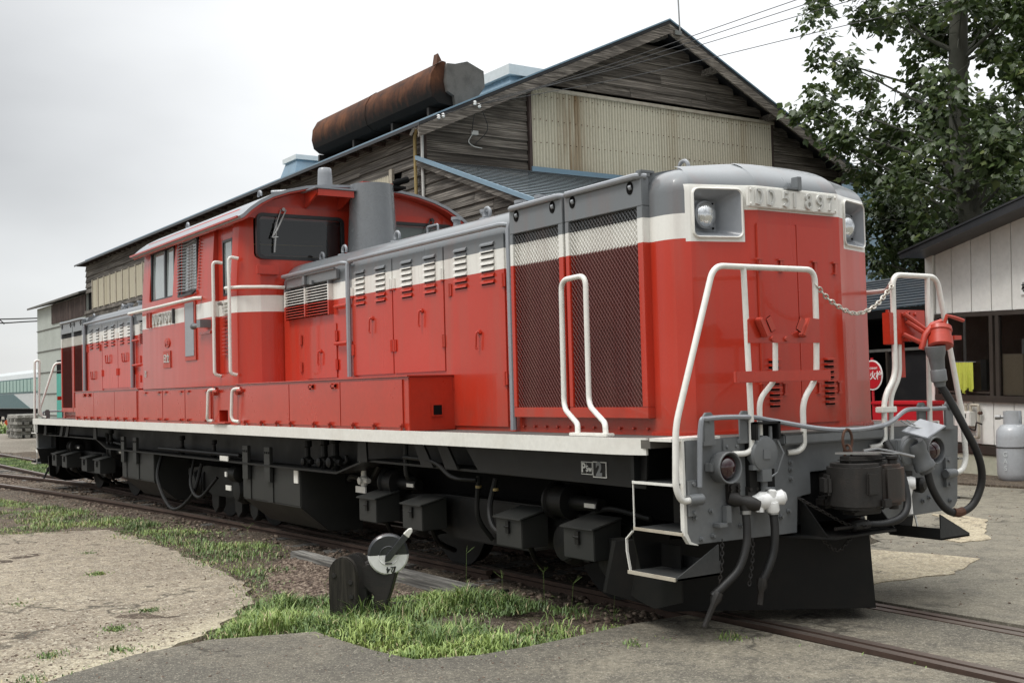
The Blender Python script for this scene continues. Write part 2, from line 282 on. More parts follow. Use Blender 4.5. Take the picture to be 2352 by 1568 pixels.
# ------------------------------------------------------------------ geometry helpers
class G:
    def __init__(s, mp=None): s.v = []; s.f = []; s.m = []; s.mp = mp
    def add(s, vs, fs, mi=0):
        o = len(s.v)
        s.v += [s.mp(*q) for q in vs] if s.mp else [tuple(q) for q in vs]
        s.f += [tuple(i + o for i in q) for q in fs]; s.m += [mi] * len(fs); return s
    def box(s, x0, x1, y0, y1, z0, z1, mi=0):
        return s.add([(x0, y0, z0), (x1, y0, z0), (x1, y1, z0), (x0, y1, z0), (x0, y0, z1), (x1, y0, z1), (x1, y1, z1), (x0, y1, z1)],
                     [(0, 3, 2, 1), (4, 5, 6, 7), (0, 1, 5, 4), (1, 2, 6, 5), (2, 3, 7, 6), (3, 0, 4, 7)], mi)
    def prism(s, poly, ax, a, b, mi=0):
        n = len(poly)
        def P(p, q): return {'x': (q, p[0], p[1]), 'y': (p[0], q, p[1]), 'z': (p[0], p[1], q)}[ax]
        vs = [P(p, a) for p in poly] + [P(p, b) for p in poly]
        return s.add(vs, [tuple(range(n)), tuple(range(2 * n - 1, n - 1, -1))] + [(i, i + n, (i + 1) % n + n, (i + 1) % n) for i in range(n)], mi)
    def tube(s, pts, r, n=8, mi=0, cap=True, closed=False):
        P = [Vector(p) for p in pts]; k = len(P); vs = []; up = None
        for i in range(k):
            if closed: tg = (P[(i + 1) % k] - P[i - 1]).normalized()
            else: tg = (P[min(i + 1, k - 1)] - P[max(i - 1, 0)]).normalized()
            if up is None: up = tg.orthogonal().normalized()
            else:
                up = (up - tg * up.dot(tg))
                up = up.normalized() if up.length > 1e-6 else tg.orthogonal().normalized()
            sd_ = tg.cross(up); rr = r[i] if isinstance(r, (list, tuple)) else r
            vs += [P[i] + (up * math.cos(2 * math.pi * j / n) + sd_ * math.sin(2 * math.pi * j / n)) * rr for j in range(n)]
        fs = [(i * n + j, i * n + (j + 1) % n, (i + 1) * n + (j + 1) % n, (i + 1) * n + j) for i in range(k - 1) for j in range(n)]
        if closed: fs += [((k - 1) * n + j, (k - 1) * n + (j + 1) % n, (j + 1) % n, j) for j in range(n)]
        elif cap: fs += [tuple(range(n)), tuple(range((k - 1) * n, k * n))]
        return s.add(vs, fs, mi)
    def cyl(s, a, b, r, r2=None, n=16, mi=0): return s.tube([a, b], [r, r if r2 is None else r2], n, mi)
    def lathe(s, a, d, prof, n=20, mi=0):
        a = Vector(a); d = Vector(d).normalized(); u = d.orthogonal().normalized(); w = d.cross(u); vs = []
        for (h, r) in prof: vs += [a + d * h + (u * math.cos(2 * math.pi * j / n) + w * math.sin(2 * math.pi * j / n)) * r for j in range(n)]
        k = len(prof)
        return s.add(vs, [(i * n + j, i * n + (j + 1) % n, (i + 1) * n + (j + 1) % n, (i + 1) * n + j) for i in range(k - 1) for j in range(n)] + [tuple(range(n)), tuple(range((k - 1) * n, k * n))], mi)
    def quad(s, a, b, c, d, mi=0): return s.add([a, b, c, d], [(0, 1, 2, 3)], mi)
    def obox(s, c, size, rot, mi=0):
        g = G().box(-size[0] / 2, size[0] / 2, -size[1] / 2, size[1] / 2, -size[2] / 2, size[2] / 2); R = Matrix(rot) if not isinstance(rot, Matrix) else rot
        c = Vector(c); return s.add([R @ Vector(v) + c for v in g.v], g.f, mi)
ORG = {}
def cut(o, cg):
    co = build(cg, 'cutter', 'cab'); bpy.context.view_layer.update(); md = o.modifiers.new('b', 'BOOLEAN'); md.operation = 'DIFFERENCE'; md.solver = 'EXACT'; md.object = co
    dg = bpy.context.evaluated_depsgraph_get(); dg.update(); me = bpy.data.meshes.new_from_object(o.evaluated_get(dg)); o.modifiers.clear(); old = o.data; o.data = me; bpy.data.objects.remove(co)
    me.set_sharp_from_angle(angle=math.radians(16))
def meshof(g, name, mats, org, sharp=32, bevel=0, flip=True):
    me = bpy.data.meshes.new(name); ox, oy, oz = org
    bm = bmesh.new(); vv = [bm.verts.new((x - ox, y - oy, z - oz)) for x, y, z in g.v]
    for f, mi in zip(g.f, g.m):
        try: q = bm.faces.new([vv[i] for i in f]); q.material_index = mi; q.smooth = True
        except ValueError: pass
    if flip: bmesh.ops.recalc_face_normals(bm, faces=bm.faces)
    if bevel:
        ed = [e_ for e_ in bm.edges if len(e_.link_faces) == 2 and e_.calc_face_angle(0) > .6]
        bmesh.ops.bevel(bm, geom=ed, offset=bevel, segments=2, affect='EDGES', clamp_overlap=True)
        for q in bm.faces: q.smooth = True
    bm.to_mesh(me); bm.free()
    for q in (mats if isinstance(mats, (list, tuple)) else [mats]): me.materials.append(M[q] if isinstance(q, str) else q)
    me.set_sharp_from_angle(angle=math.radians(sharp))
    return me
def build(g, name, mats, parent=None, label=None, sharp=32, bevel=0, flip=True, at=None):
    if at is None:
        xs = np.array(g.v); lo, hi = xs.min(0), xs.max(0); at = (float(lo[0] + hi[0]) / 2, float(lo[1] + hi[1]) / 2, float(lo[2]))
    o = bpy.data.objects.new(name, meshof(g, name, mats, at, sharp, bevel, flip)); COL.objects.link(o)
    p = ORG[parent.name] if parent else (0, 0, 0)
    o.parent = parent; o.location = (at[0] - p[0], at[1] - p[1], at[2] - p[2]); ORG[o.name] = at
    if label: o['label'] = label
    return o
def place(me, name, loc, parent, rot=None, scale=None):
    o = bpy.data.objects.new(name, me); COL.objects.link(o); p = ORG[parent.name] if parent else (0, 0, 0)
    o.parent = parent; o.location = (loc[0] - p[0], loc[1] - p[1], loc[2] - p[2]); ORG[o.name] = tuple(loc)
    if rot: o.rotation_euler = rot
    if scale: o.scale = scale
    return o
def tag(o, label=None, cat=None, group=None, kind=None):
    for k, v in (('label', label), ('category', cat), ('group', group), ('kind', kind)):
        if v: o[k] = v
    return o
def thing(name, loc, label, cat, group=None, local=False, rot=None):
    o = bpy.data.objects.new(name, None); o.empty_display_size = .2; COL.objects.link(o); o.location = loc
    if rot: o.rotation_euler = rot
    ORG[o.name] = (0, 0, 0) if local else tuple(loc); return tag(o, label, cat, group)
def text(s, size, depth, name, mat, loc, right, up, parent, bold=0):
    cu = bpy.data.curves.new('t', 'FONT'); cu.body = s; cu.size = size; cu.extrude = depth / 2; cu.align_x = 'CENTER'; cu.align_y = 'CENTER'; cu.offset = bold; cu.resolution_u = 4
    to = bpy.data.objects.new('t', cu); COL.objects.link(to); dg = bpy.context.evaluated_depsgraph_get(); me = bpy.data.meshes.new_from_object(to.evaluated_get(dg))
    COL.objects.unlink(to); bpy.data.objects.remove(to); me.materials.clear(); me.materials.append(M[mat]); me.name = name
    o = bpy.data.objects.new(name, me); COL.objects.link(o); p = ORG[parent.name]; o.parent = parent
    r = Vector(right).normalized(); u = Vector(up).normalized(); R = Matrix((r, u, r.cross(u))).transposed().to_4x4()
    R.translation = (loc[0] - p[0], loc[1] - p[1], loc[2] - p[2]); o.matrix_local = R; ORG[o.name] = tuple(loc); return o
def fillet(pts, r, n=5):
    P = [Vector(p) for p in pts]; out_ = [P[0]]
    for i in range(1, len(P) - 1):
        a, b_, c_ = P[i - 1], P[i], P[i + 1]; d1, d2 = (a - b_), (c_ - b_); rr = min(r, d1.length * .48, d2.length * .48)
        p1, p2 = b_ + d1.normalized() * rr, b_ + d2.normalized() * rr
        out_ += [p1 * (1 - k / n) ** 2 + b_ * 2 * (1 - k / n) * (k / n) + p2 * (k / n) ** 2 for k in range(n + 1)]
    return out_ + [P[-1]]
def spline(pts, n=8):
    P = [Vector(p) for p in pts]; P = [P[0] * 2 - P[1]] + P + [P[-1] * 2 - P[-2]]; o = []
    for i in range(1, len(P) - 2):
        a, b_, c_, d = P[i - 1:i + 3]
        for k in range(n):
            s = k / n; o.append(.5 * ((2 * b_) + (c_ - a) * s + (2 * a - 5 * b_ + 4 * c_ - d) * s * s + (3 * b_ - a - 3 * c_ + d) * s ** 3))
    return o + [P[-2]]
def arc(cx, cy, rx, ry, a0, a1, n=10): return [(cx + rx * math.cos(math.radians(a0 + (a1 - a0) * k / n)), cy + ry * math.sin(math.radians(a0 + (a1 - a0) * k / n))) for k in range(n + 1)]
STROKES = {   # block numerals as cast on the plates, unit height 1
    'D': [[(-.26, .46), (-.26, -.46), (.0, -.46)] + arc(0, 0, .28, .46, -90, 90) + [(-.26, .46)]], '1': [[(0, .5), (0, -.5)]],
    '5': [[(.24, .46), (-.22, .46), (-.25, .06), (-.08, .14)] + arc(-.02, -.16, .28, .30, 80, -140)],
    '8': [arc(0, .24, .21, .22, -90, 270, 14), arc(0, -.23, .26, .25, -270, 90, 14)], '9': [arc(0, .19, .25, .27, -20, 340, 14), arc(-.02, .0, .27, .46, 22, -115)],
    '7': [[(-.26, .46), (.26, .46), (.02, -.02), (-.06, -.5)]]}
def numeral(ch, h, st, dep, at, right, parent, mat):
    g = G(); r = Vector(right); u = Vector((0, 0, 1)); n_ = r.cross(u)
    for q_, path in enumerate(STROKES[ch]):
        dp_ = dep + .0025 * q_; P = [Vector(at) + r * (a * h) + u * (b_ * h) for a, b_ in path]; k = len(P); vs = []
        for i in range(k):
            d = (P[min(i + 1, k - 1)] - P[max(i - 1, 0)]).normalized(); w = d.cross(n_) * st / 2
            vs += [P[i] - w, P[i] - w * .8 + n_ * dp_, P[i] + w * .8 + n_ * dp_, P[i] + w]
        g.add(vs, [(4 * i + j, 4 * i + j + 1, 4 * i + 5 + j, 4 * i + 4 + j) for i in range(k - 1) for j in range(3)] + [(0, 1, 2, 3), (4 * k - 4, 4 * k - 3, 4 * k - 2, 4 * k - 1)])
    return build(g, 'numeral', mat, parent, flip=True)
def chain(g, pts, link=.03, r=.004, wid=.010):
    P = [Vector(p) for p in spline(pts, 12)]; L_ = [0]
    for i in range(1, len(P)): L_.append(L_[-1] + (P[i] - P[i - 1]).length)
    n = max(2, int(L_[-1] / (link * .78))); 
    for k in range(n):
        s = (k + .5) / n * L_[-1]; i = max(j for j in range(len(P) - 1) if L_[j] <= s); c = P[i].lerp(P[i + 1], (s - L_[i]) / max(1e-6, L_[i + 1] - L_[i])); d = (P[i + 1] - P[i]).normalized()
        u = d.orthogonal().normalized(); w = d.cross(u); u, w = (u, w) if k % 2 else (w, u)
        ring = [c + d * (link / 2 * math.cos(q)) + u * (wid * math.sin(q)) for q in [2 * math.pi * j / 10 for j in range(10)]]
        g.tube(ring, r, 5, closed=True)

# ================================================================== GROUND
def poly_sheet(name, pts, z, mat, label=None, jag=0, step=.25, thick=0, wav=0):
    P = []
    for i in range(len(pts)):
        a, b_ = Vector(pts[i]), Vector(pts[(i + 1) % len(pts)]); n = max(1, int((b_ - a).length / step)) if jag and (b_ - a).length < 14 else 1
        for k in range(n):
            q = a.lerp(b_, k / n)
            if jag and k: q = q + Vector((random.uniform(-jag, jag), random.uniform(-jag, jag)))
            P.append((q.x, q.y))
    if wav: P = P
    g = G().prism(P, 'z', z - max(thick, .02), z); o = build(g, name, mat, sharp=60, at=(0, 0, 0)); return tag(o, label, kind='structure')
g = G(); 
g.quad((-900, -600, -.16), (400, -600, -.16), (400, 900, -.16), (-900, 900, -.16)); tag(build(g, 'ground', 'yard', flip=False, at=(0, 0, 0)), kind='structure')
# uneven dirt bed beside and under the track
xs = np.arange(-34, 1.2, .14); ys = np.arange(-5.6, 3.2, .12); X, Y = np.meshgrid(xs, ys, indexing='ij')
def bumpf(x, y, s, seed): return np.sin(x * s + seed) * np.cos(y * s * 1.3 + seed * 2) + .5 * np.sin(x * s * 2.7 + y * s * 2.1 + seed * 3) + .3 * np.cos(x * s * 5.1 - y * s * 4.3 + seed)
Z = -.085 + .012 * bumpf(X, Y, 1.7, 1.) + .009 * bumpf(X, Y, 6.3, 2.) + rng.normal(0, .006, X.shape)
Z += .045 * np.clip((-Y - 1.5) / 1.5, 0, 1)
g = G(); nx, ny = X.shape; g.v = list(zip(X.ravel().tolist(), Y.ravel().tolist(), Z.ravel().tolist()))
g.f = [(i * ny + j, (i + 1) * ny + j, (i + 1) * ny + j + 1, i * ny + j + 1) for i in range(nx - 1) for j in range(ny - 1)]; g.m = [0] * len(g.f)
tag(build(g, 'dirt_trackbed', 'dirt', flip=False, sharp=80, at=(0, 0, 0)), kind='structure')
poly_sheet('concrete_apron', [(-30, -10), (-30, -6.2), (-16, -5.1), (-9.47, -3.45), (-8.96, -2.30), (-7.6, -2.22), (-6.1, -2.30), (-4.9, -2.36), (-3.79, -2.52), (-3.14, -2.72), (-2.76, -3.0), (-2.16, -3.44), (-1.95, -3.72), (-1.85, -3.95), (-1.42, -4.62), (-1.0, -6), (-.5, -10)], -.020, 'concrete', jag=.045, step=.11, thick=.14)
poly_sheet('asphalt_forecourt', [(-.55, -10), (-1.42, -4.64), (-1.83, -3.97), (-1.93, -3.48), (-1.705, -2.85), (-1.28, -2.83), (-.59, -2.73), (-.44, -2.38), (-.45, -1.77), (-.52, -1.15), (-.5, -.68), (30, -.95), (30, -30), (6, -30)], -.006, 'asphalt', jag=.025, thick=.15)
poly_sheet('asphalt_between_rails', [(-.6, -.42), (30, -.70), (30, .30), (-.6, .455)], -.006, 'asphalt', jag=.012, thick=.15)
poly_sheet('asphalt_yard', [(-.9, .66), (30, .50), (30, 40), (-3, 40), (-8, 20), (-8, 8.9), (-6.0, 6.4), (-3.4, 4.4), (-1.9, 3.1), (-1.4, 1.8)], -.010, 'asphalt2', jag=.05, thick=.14)
poly_sheet('sandy_patch_near', [(-1.4, .9), (-.42, 1.12), (-.38, 1.6), (-.30, 1.98), (-.45, 2.35), (-.62, 2.78), (-1.05, 2.72), (-1.5, 2.6), (-2.2, 2.3), (-1.8, 1.3)], -.002, 'patch', jag=.035, step=.12, thick=.01)
poly_sheet('sandy_patch_far', [(-2.2, 4.6), (-1.62, 3.6), (-1.3, 3.5), (-1.25, 3.9), (-1.72, 4.5), (-2.15, 5.2), (-2.5, 5.35), (-2.9, 5.3)], -.002, 'patch', jag=.03, step=.12, thick=.01)
g = G(); g.box(-7.5, 3, 8.55, 10.3, -.06, .02); tag(build(g, 'earth_strip_by_office', 'dirt', at=(0, 0, 0)), kind='structure')

# ================================================================== RAILS
def rail_geo(path, top=0.0):
    prof = [(-.033, 0), (-.033, -.03), (-.009, -.045), (-.009, -.115), (-.06, -.13), (-.06, -.14), (.06, -.14), (.06, -.13), (.009, -.115), (.009, -.045), (.033, -.03), (.033, 0)]
    n = len(prof); vs = []
    for i, p in enumerate(path):
        a = Vector(path[max(0, i - 1)]); b_ = Vector(path[min(len(path) - 1, i + 1)]); d = (b_ - a).normalized(); nn = Vector((-d.y, d.x))
        vs += [(p[0] + nn.x * q, p[1] + nn.y * q, top + h) for q, h in prof]
    g = G(); k = len(path); fs = []; ms = []
    for i in range(k - 1):
        for j in range(n):
            g.add([], []); g.f.append((i * n + j, i * n + (j + 1) % n, (i + 1) * n + (j + 1) % n, (i + 1) * n + j)); g.m.append(0 if j == n - 1 else 1)
    g.v = vs; g.f += [tuple(range(n)), tuple(range((k - 1) * n, k * n))]; g.m += [1, 1]; return g
def sweep_rail(name, path, label, group):
    o = build(rail_geo(path), name, ['railtop', 'railside'], sharp=30); return tag(o, label, 'rail', group)
GRP = 'running rails of the yard tracks'
front = [(0.5, -.557), (2, -.60), (5, -.72), (9, -.95), (14, -1.3)]
sweep_rail('rail', [(-60, -.55), (-20, -.55), (-4, -.55)] + front, 'rusty rail under the near side of the engine, running out through the asphalt in front', GRP)
sweep_rail('rail', [(-60, .55), (-20, .55), (-4, .53)] + [(x, y + 1.06) for x, y in front], 'rusty rail under the far side of the engine, running out through the asphalt in front', GRP)
cv = lambda x: -.0037 * x * x
sweep_rail('rail', [(x, -.62 + cv(x)) for x in np.arange(-34, -2.5, 1.0)], 'curved brown rail nearest the grass, bending away beside the engine', GRP)
sweep_rail('rail', [(x, .46 + cv(x)) for x in np.arange(-34, -3, 1.0)], 'inner rail of the curved track, crossing beneath the back of the engine', GRP)
GRP2 = 'guard rails in the asphalt crossing'
sweep_rail('guard_rail', [(x, y + .105) for x, y in [(-.4, -.55)] + front], 'thin guard rail beside the near groove in the asphalt', GRP2)
sweep_rail('guard_rail', [(x, y + .955) for x, y in [(-.4, -.55)] + front], 'thin guard rail beside the far groove in the asphalt', GRP2)
slp = G().box(-.11, .11, -1.05, 1.05, -.13, 0); slm = meshof(slp, 'sleeper', 'sleeper', (0, 0, 0), bevel=.008)
for i in range(46):
    x = -33.5 + i * .68; o = place(slm, 'sleeper', (x, .1 if i % 2 else -.05, -.075), None, rot=(0, 0, random.uniform(-.03, .03)))
    tag(o, 'weathered timber sleeper half buried in the dirt under the rails', 'sleeper', 'sleepers under the yard track')
g = G().box(-5.3, -3.95, -1.50, -1.36, -.09, .012); tag(build(g, 'timber_board', 'sleeper', bevel=.006), 'grey timber board with ochre stain lying left of the point lever', 'board', 'boards lying along the track').rotation_euler.z = -.02
g = G().box(-3.75, -2.35, -1.33, -1.19, -.09, .02); tag(build(g, 'timber_board', 'sleeper', bevel=.006), 'grey timber board with ochre stain lying right of the point lever', 'board', 'boards lying along the track')

# ================================================================== LOCOMOTIVE
loco = thing('diesel_locomotive', (-8.6, 0, 0), 'red, white and grey diesel locomotive with central cab and long hoods numbered DD51 897', 'locomotive')
MX = lambda x, y, z: (-17.2 - x, y, z)
ENDS = ((None, 1), (MX, -1))
def mx(x, mp): return x if mp is None else -17.2 - x
HP = [(-.96, 2.74), (-.952, 2.79), (-.93, 2.845), (-.89, 2.90), (-.83, 2.95), (-.75, 2.985), (-.62, 3.015), (-.42, 3.04), (-.2, 3.052), (0, 3.056)]
HPf = HP + [(-y, z) for y, z in HP[-2::-1]]
# deck
g = G(); g.box(-17.2, 0.0, -1.395, 1.42, 1.16, 1.212); g.box(0, .19, -1.10, 1.10, 1.16, 1.212)
build(g, 'walkway_deck', 'deck', loco)
g = G(); pl = [(-17.15, -1.44), (-.42, -1.44), (-.30, -1.437), (-.18, -1.42), (-.05, -1.385), (-.05, -1.37), (-.18, -1.405), (-.42, -1.42), (-17.15, -1.42)]
g.prism(pl, 'z', 1.118, 1.222)
build(g, 'white_edge_band', 'white', loco, label='cream steel band along the edge of the running plate')
for x in (-1.18, -3.28, -4.5, -6.1, -8.4, -10.3, -12.6):
    pass
g = G(); g.box(-17.15, 0, 1.42, 1.44, 1.118, 1.222); build(g, 'white_edge_band', 'white', loco)
g = G(); g.box(0.0, .196, -1.40, -1.0, 1.205, 1.224); build(g, 'step_edge', 'white', loco)
# underframe: sill web, lower flange, gussets
bend = [(-.40, .905), (-4.0, .925), (-4.60, .785), (-12.65, .785), (-13.25, .915), (-16.95, .915)]
g = G()
g.prism([(-.3, 1.16), (-17.0, 1.16)] + [(x, z) for x, z in bend[::-1]], 'y', -1.06, -1.03)
g.prism([(-.3, 1.16), (-17.0, 1.16)] + [(x, z) for x, z in bend[::-1]], 'y', 1.03, 1.06)
build(g, 'frame_web', 'black', loco)
g = G(); g.prism([(x, z) for x, z in bend] + [(x, z + .018) for x, z in bend[::-1]], 'y', -1.31, -1.06); build(g, 'frame_flange', 'black', loco)
g = G(); g.prism([(-.10, 1.12), (-2.25, 1.12), (-2.05, .925), (-.12, .905)], 'y', -1.335, -1.32); build(g, 'frame_side_plate', 'black', loco)
for x0, dx in ((-2.62, .17), (-3.0, .17), (-4.0, 0), (-13.2, 0), (-14.9, -.17), (-15.3, -.17), (-16.6, -.05)):
    g = G(); w_ = .075; g.prism([(x0 - w_, 1.15), (x0 + w_, 1.15), (x0 + dx + w_ + .02, .925), (x0 + dx - w_ - .02, .925)], 'y', -1.335, -1.315); build(g, 'frame_gusset', 'black', loco)
g = G(); g.box(-16.9, -.2, -.75, .75, .62, 1.1); build(g, 'main_frame', 'dark', loco)
g = G(); g.box(-15.9, -1.0, -.50, .50, .25, .62); build(g, 'running_gear_core', 'dark', loco)

# bogies
wl = G(); wl.lathe((0, 0, 0), (0, 1, 0), [(-.07, .10), (-.065, .16), (-.045, .30), (-.05, .385), (-.062, .39), (-.062, .43), (.045, .43), (.05, .458), (.075, .458), (.075, .2)], 36)
wlm = meshof(wl, 'wheel', 'black', (0, 0, 0), 25)
for x in (-1.35, -3.55, -7.85, -9.35, -13.65, -15.85):
    for y in (-.53, .53): place(wlm, 'wheel', (x, y, .43), loco, rot=(0, 0, 0 if y > 0 else math.pi))
    g = G().cyl((x, -.6, .43), (x, .6, .43), .07); build(g, 'axle', 'black', loco)
for xc, hw in ((-2.45, 1.75), (-14.75, 1.75), (-8.6, 1.25)):
    g = G(); p = [(xc - hw, .60), (xc - hw, .50), (xc - hw * .62, .40), (xc - hw * .30, .30), (xc + hw * .30, .30), (xc + hw * .62, .40), (xc + hw, .50), (xc + hw, .60), (xc + hw * .4, .66), (xc - hw * .4, .66)]
    for ya_ in (-.98, .86): build(G().prism(p, 'y', ya_, ya_ + .12), 'bogie_frame', 'black', loco, bevel=.012)
    for s in (-1, 1):
        x = xc + s * hw * .63; g = G(); g.lathe((x, -.84, .43), (0, -1, 0), [(0, .17), (.17, .17), (.2, .14), (.24, .13), (.25, .05)], 14); g.box(x - .2, x + .2, -1.0, -.84, .30, .58); build(g, 'axle_box', 'black', loco, bevel=.01)
for x in (-1.42, -4.0, -13.2, -15.8):
    d = 1 if x > -8.6 else -1
    g = G(); g.lathe((x - .12, -1.0, .72), (1, 0, 0), [(0, .09), (.01, .135), (.03, .135), (.04, .115), (.2, .115), (.21, .13), (.23, .13), (.24, .06), (.55, .045)], 22); build(g, 'brake_cylinder', 'black', loco, sharp=25)
    g = G().box(x + .30, x + .42, -1.055, -1.045, .70, .73); build(g, 'stroke_label', 'white', loco)
# sand boxes with slanting lids
sb = G(); sb.prism([(-.17, 0), (.17, 0), (.17, .21), (-.17, .21)], 'y', 0, .22)
sb = G(); sb.add([(-.17, 0, 0), (.17, 0, 0), (.17, .24, 0), (-.17, .24, 0), (-.17, 0, .205), (.17, 0, .205), (.17, .24, .258), (-.17, .24, .258)], [(0, 3, 2, 1), (4, 5, 6, 7), (0, 1, 5, 4), (1, 2, 6, 5), (2, 3, 7, 6), (3, 0, 4, 7)])
sbm = meshof(sb, 'sand_box', 'box', (0, 0, 0), bevel=.006)
sl = G(); sl.add([(-.185, -.025, .203), (.185, -.025, .203), (.185, .24, .262), (-.185, .24, .262), (-.185, -.025, .216), (.185, -.025, .216), (.185, .24, .275), (-.185, .24, .275)], [(0, 3, 2, 1), (4, 5, 6, 7), (0, 1, 5, 4), (1, 2, 6, 5), (2, 3, 7, 6), (3, 0, 4, 7)])
slm2 = meshof(sl, 'lid', 'box', (0, 0, 0), bevel=.005)
lt = G().box(-.02, .02, -.018, 0, .10, .19).cyl((-.03, -.02, .15), (.03, -.02, .15), .008, n=6); ltm = meshof(lt, 'latch', 'black', (0, 0, 0))
for x in (-4.02, -3.2, -1.745, -.9, -16.2, -15.45, -14.1, -13.3):
    b_ = place(sbm, 'sand_box', (x, -1.28, .385), loco); place(slm2, 'lid', (x, -1.28, .385), b_); place(ltm, 'latch', (x, -1.28, .385), b_)
    g = G().tube(spline([(x, -1.1, .39), (x - .05, -1.0, .25), (x - .2, -.75, .14)], 5), .022, 6); build(g, 'sand_pipe', 'black', loco)
# tanks
for x0, x1 in ((-7.15, -5.57), (-12.0, -10.46)):
    g = G(); g.prism([(-1.25, .79), (-1.25, .40), (-.93, .13), (-.55, .12), (-.55, .79)], 'x', x0, x1); build(g, 'fuel_tank', 'box', loco, bevel=.01)
    for s in (x0 + .18, (x0 + x1) / 2 + .02):
        g = G(); g.box(s - .06, s + .10, -1.30, -1.262, .62, .99); g.box(s - .045, s + .085, -1.262, -1.252, .40, .62); build(g, 'tank_hanger', 'box', loco, bevel=.004)
        for q in range(3): build(G().lathe((s - .03 + q * .05, -1.30, .93), (0, -1, 0), [(0, .012), (.008, .012)], 6), 'bolt', 'black', loco)
g = G().box(-5.70, -5.60, -1.262, -1.252, .64, .77); build(g, 'tank_notice', 'white', loco)
for x, z, w in ((-7.55, .80, .26), (-7.42, .47, .16), (-7.5, .62, .05)):
    build(G().box(x - w / 2, x + w / 2, -1.325, -1.312, z, z + .055), 'white_label', 'white', loco)
# gear on the flange ledge: valves and pipes
def valve(x, y, z, s, mat='black', parent=loco, name='pipe_valve'):
    g = G(); g.lathe((x, y, z), (0, 0, 1), [(0, .03 * s), (.05 * s, .05 * s), (.09 * s, .05 * s), (.11 * s, .03 * s), (.20 * s, .028 * s), (.21 * s, .045 * s), (.27 * s, .045 * s)], 10)
    g.cyl((x - .11 * s, y, z + .06 * s), (x + .11 * s, y, z + .06 * s), .028 * s, n=8); g.lathe((x, y, z + .06 * s), (0, -1, 0), [(0, .04 * s), (.06 * s, .04 * s), (.07 * s, .02 * s)], 8)
    return build(g, name, mat, parent)
for x, s in ((-5.55, 1.0), (-5.15, 1.15), (-4.9, 1.3), (-12.9, 1.0), (-13.1, .8), (-9.5, .9), (-8.3, .8)):
    valve(x, -1.17, .80, s)
for pts, r in (([(-4.7, -1.15, .95), (-4.75, -1.15, .87), (-5.4, -1.15, .86)], .02), ([(-3.28, -1.28, 1.13), (-3.28, -1.28, .84), (-3.28, -1.2, .80)], .022), ([(-3.28, -1.3, .99), (-2.75, -1.32, .97), (-2.5, -1.3, .86), (-2.3, -1.2, .84)], .018),
               ([(-2.42, -1.1, .86), (-2.42, -1.12, .55), (-2.4, -1.0, .35)], .02), ([(-2.1, -1.15, .86), (-2.12, -1.2, .62), (-1.95, -1.25, .48), (-1.7, -1.2, .46)], .022),
               ([(-10.4, -1.15, .80), (-10.3, -1.25, .45), (-9.6, -1.28, .10), (-9.05, -1.2, .30), (-8.95, -1.1, .7)], .024), ([(-9.2, -1.1, .8), (-9.1, -1.2, .45), (-8.7, -1.22, .30), (-8.4, -1.1, .55)], .02),
               ([(-7.3, -1.22, .86), (-10.3, -1.22, .86)], .026), ([(-4.95, -1.0, .70), (-4.75, -1.05, .74), (-4.5, -1.0, .72), (-4.3, -1.0, .86)], .028), ([(-1.2, -.98, .62), (-.9, -1.0, .70), (-.5, -.98, .66)], .02), ([(-12.6, -1.2, .88), (-12.2, -1.2, .86)], .02)):
    build(G().tube(spline(pts, 6), r, 8), 'air_pipe', 'black', loco)
for x, y in ((-2.42, -1.105), (-2.1, -1.155)): build(G().cyl((x, y, .765), (x, y, .785), .026), 'pipe_band', 'gold', loco)
valve(-4.52, -1.06, .66, .9, 'white', name='white_cock'); build(G().box(-4.62, -4.42, -1.10, -1.085, .60, .66), 'cock_label', 'white', loco)
g = G(); g.lathe((-7.95, -1.05, .62), (1, 0, 0), [(0, .05), (.02, .10), (.22, .10), (.24, .05)], 14); build(g, 'brake_cylinder', 'black', loco)
for x in (-7.6, -8.1, -8.9): 
    g = G(); g.prism([(x - .14, .45), (x - .12, .15), (x, .07), (x + .12, .15), (x + .16, .45)], 'y', -.95, -.86); build(g, 'brake_shoe_hanger', 'black', loco, bevel=.01)
# PS2 marking
build(G().box(-.765, -.645, -1.342, -1.336, .968, 1.052), 'marking_plate', 'plate_l', loco)
for x0, x1, ch, cx, dz in ((-.760, -.708, 'P', -.735, 0), (-.703, -.650, 'S', -.679, 0)):
    build(G().box(x0, x1, -1.344, -1.342, .973, 1.047), 'marking_field', 'black', loco); 
build(G().box(-.640, -.500, -1.342, -1.336, .953, 1.057), 'marking_plate', 'plate_l', loco); build(G().box(-.633, -.507, -1.344, -1.342, .960, 1.050), 'marking_field', 'black', loco)
text('P', .085, .003, 'letter', 'plate_l', (-.735, -1.346, 1.010), (1, 0, 0), (0, 0, 1), loco, .002); text('Sw', .055, .003, 'letter', 'plate_l', (-.677, -1.346, 1.006), (1, 0, 0), (0, 0, 1), loco, .001); text('2', .12, .003, 'letter', 'buffer', (-.570, -1.346, 1.005), (1, 0, 0), (0, 0, 1), loco, .006)

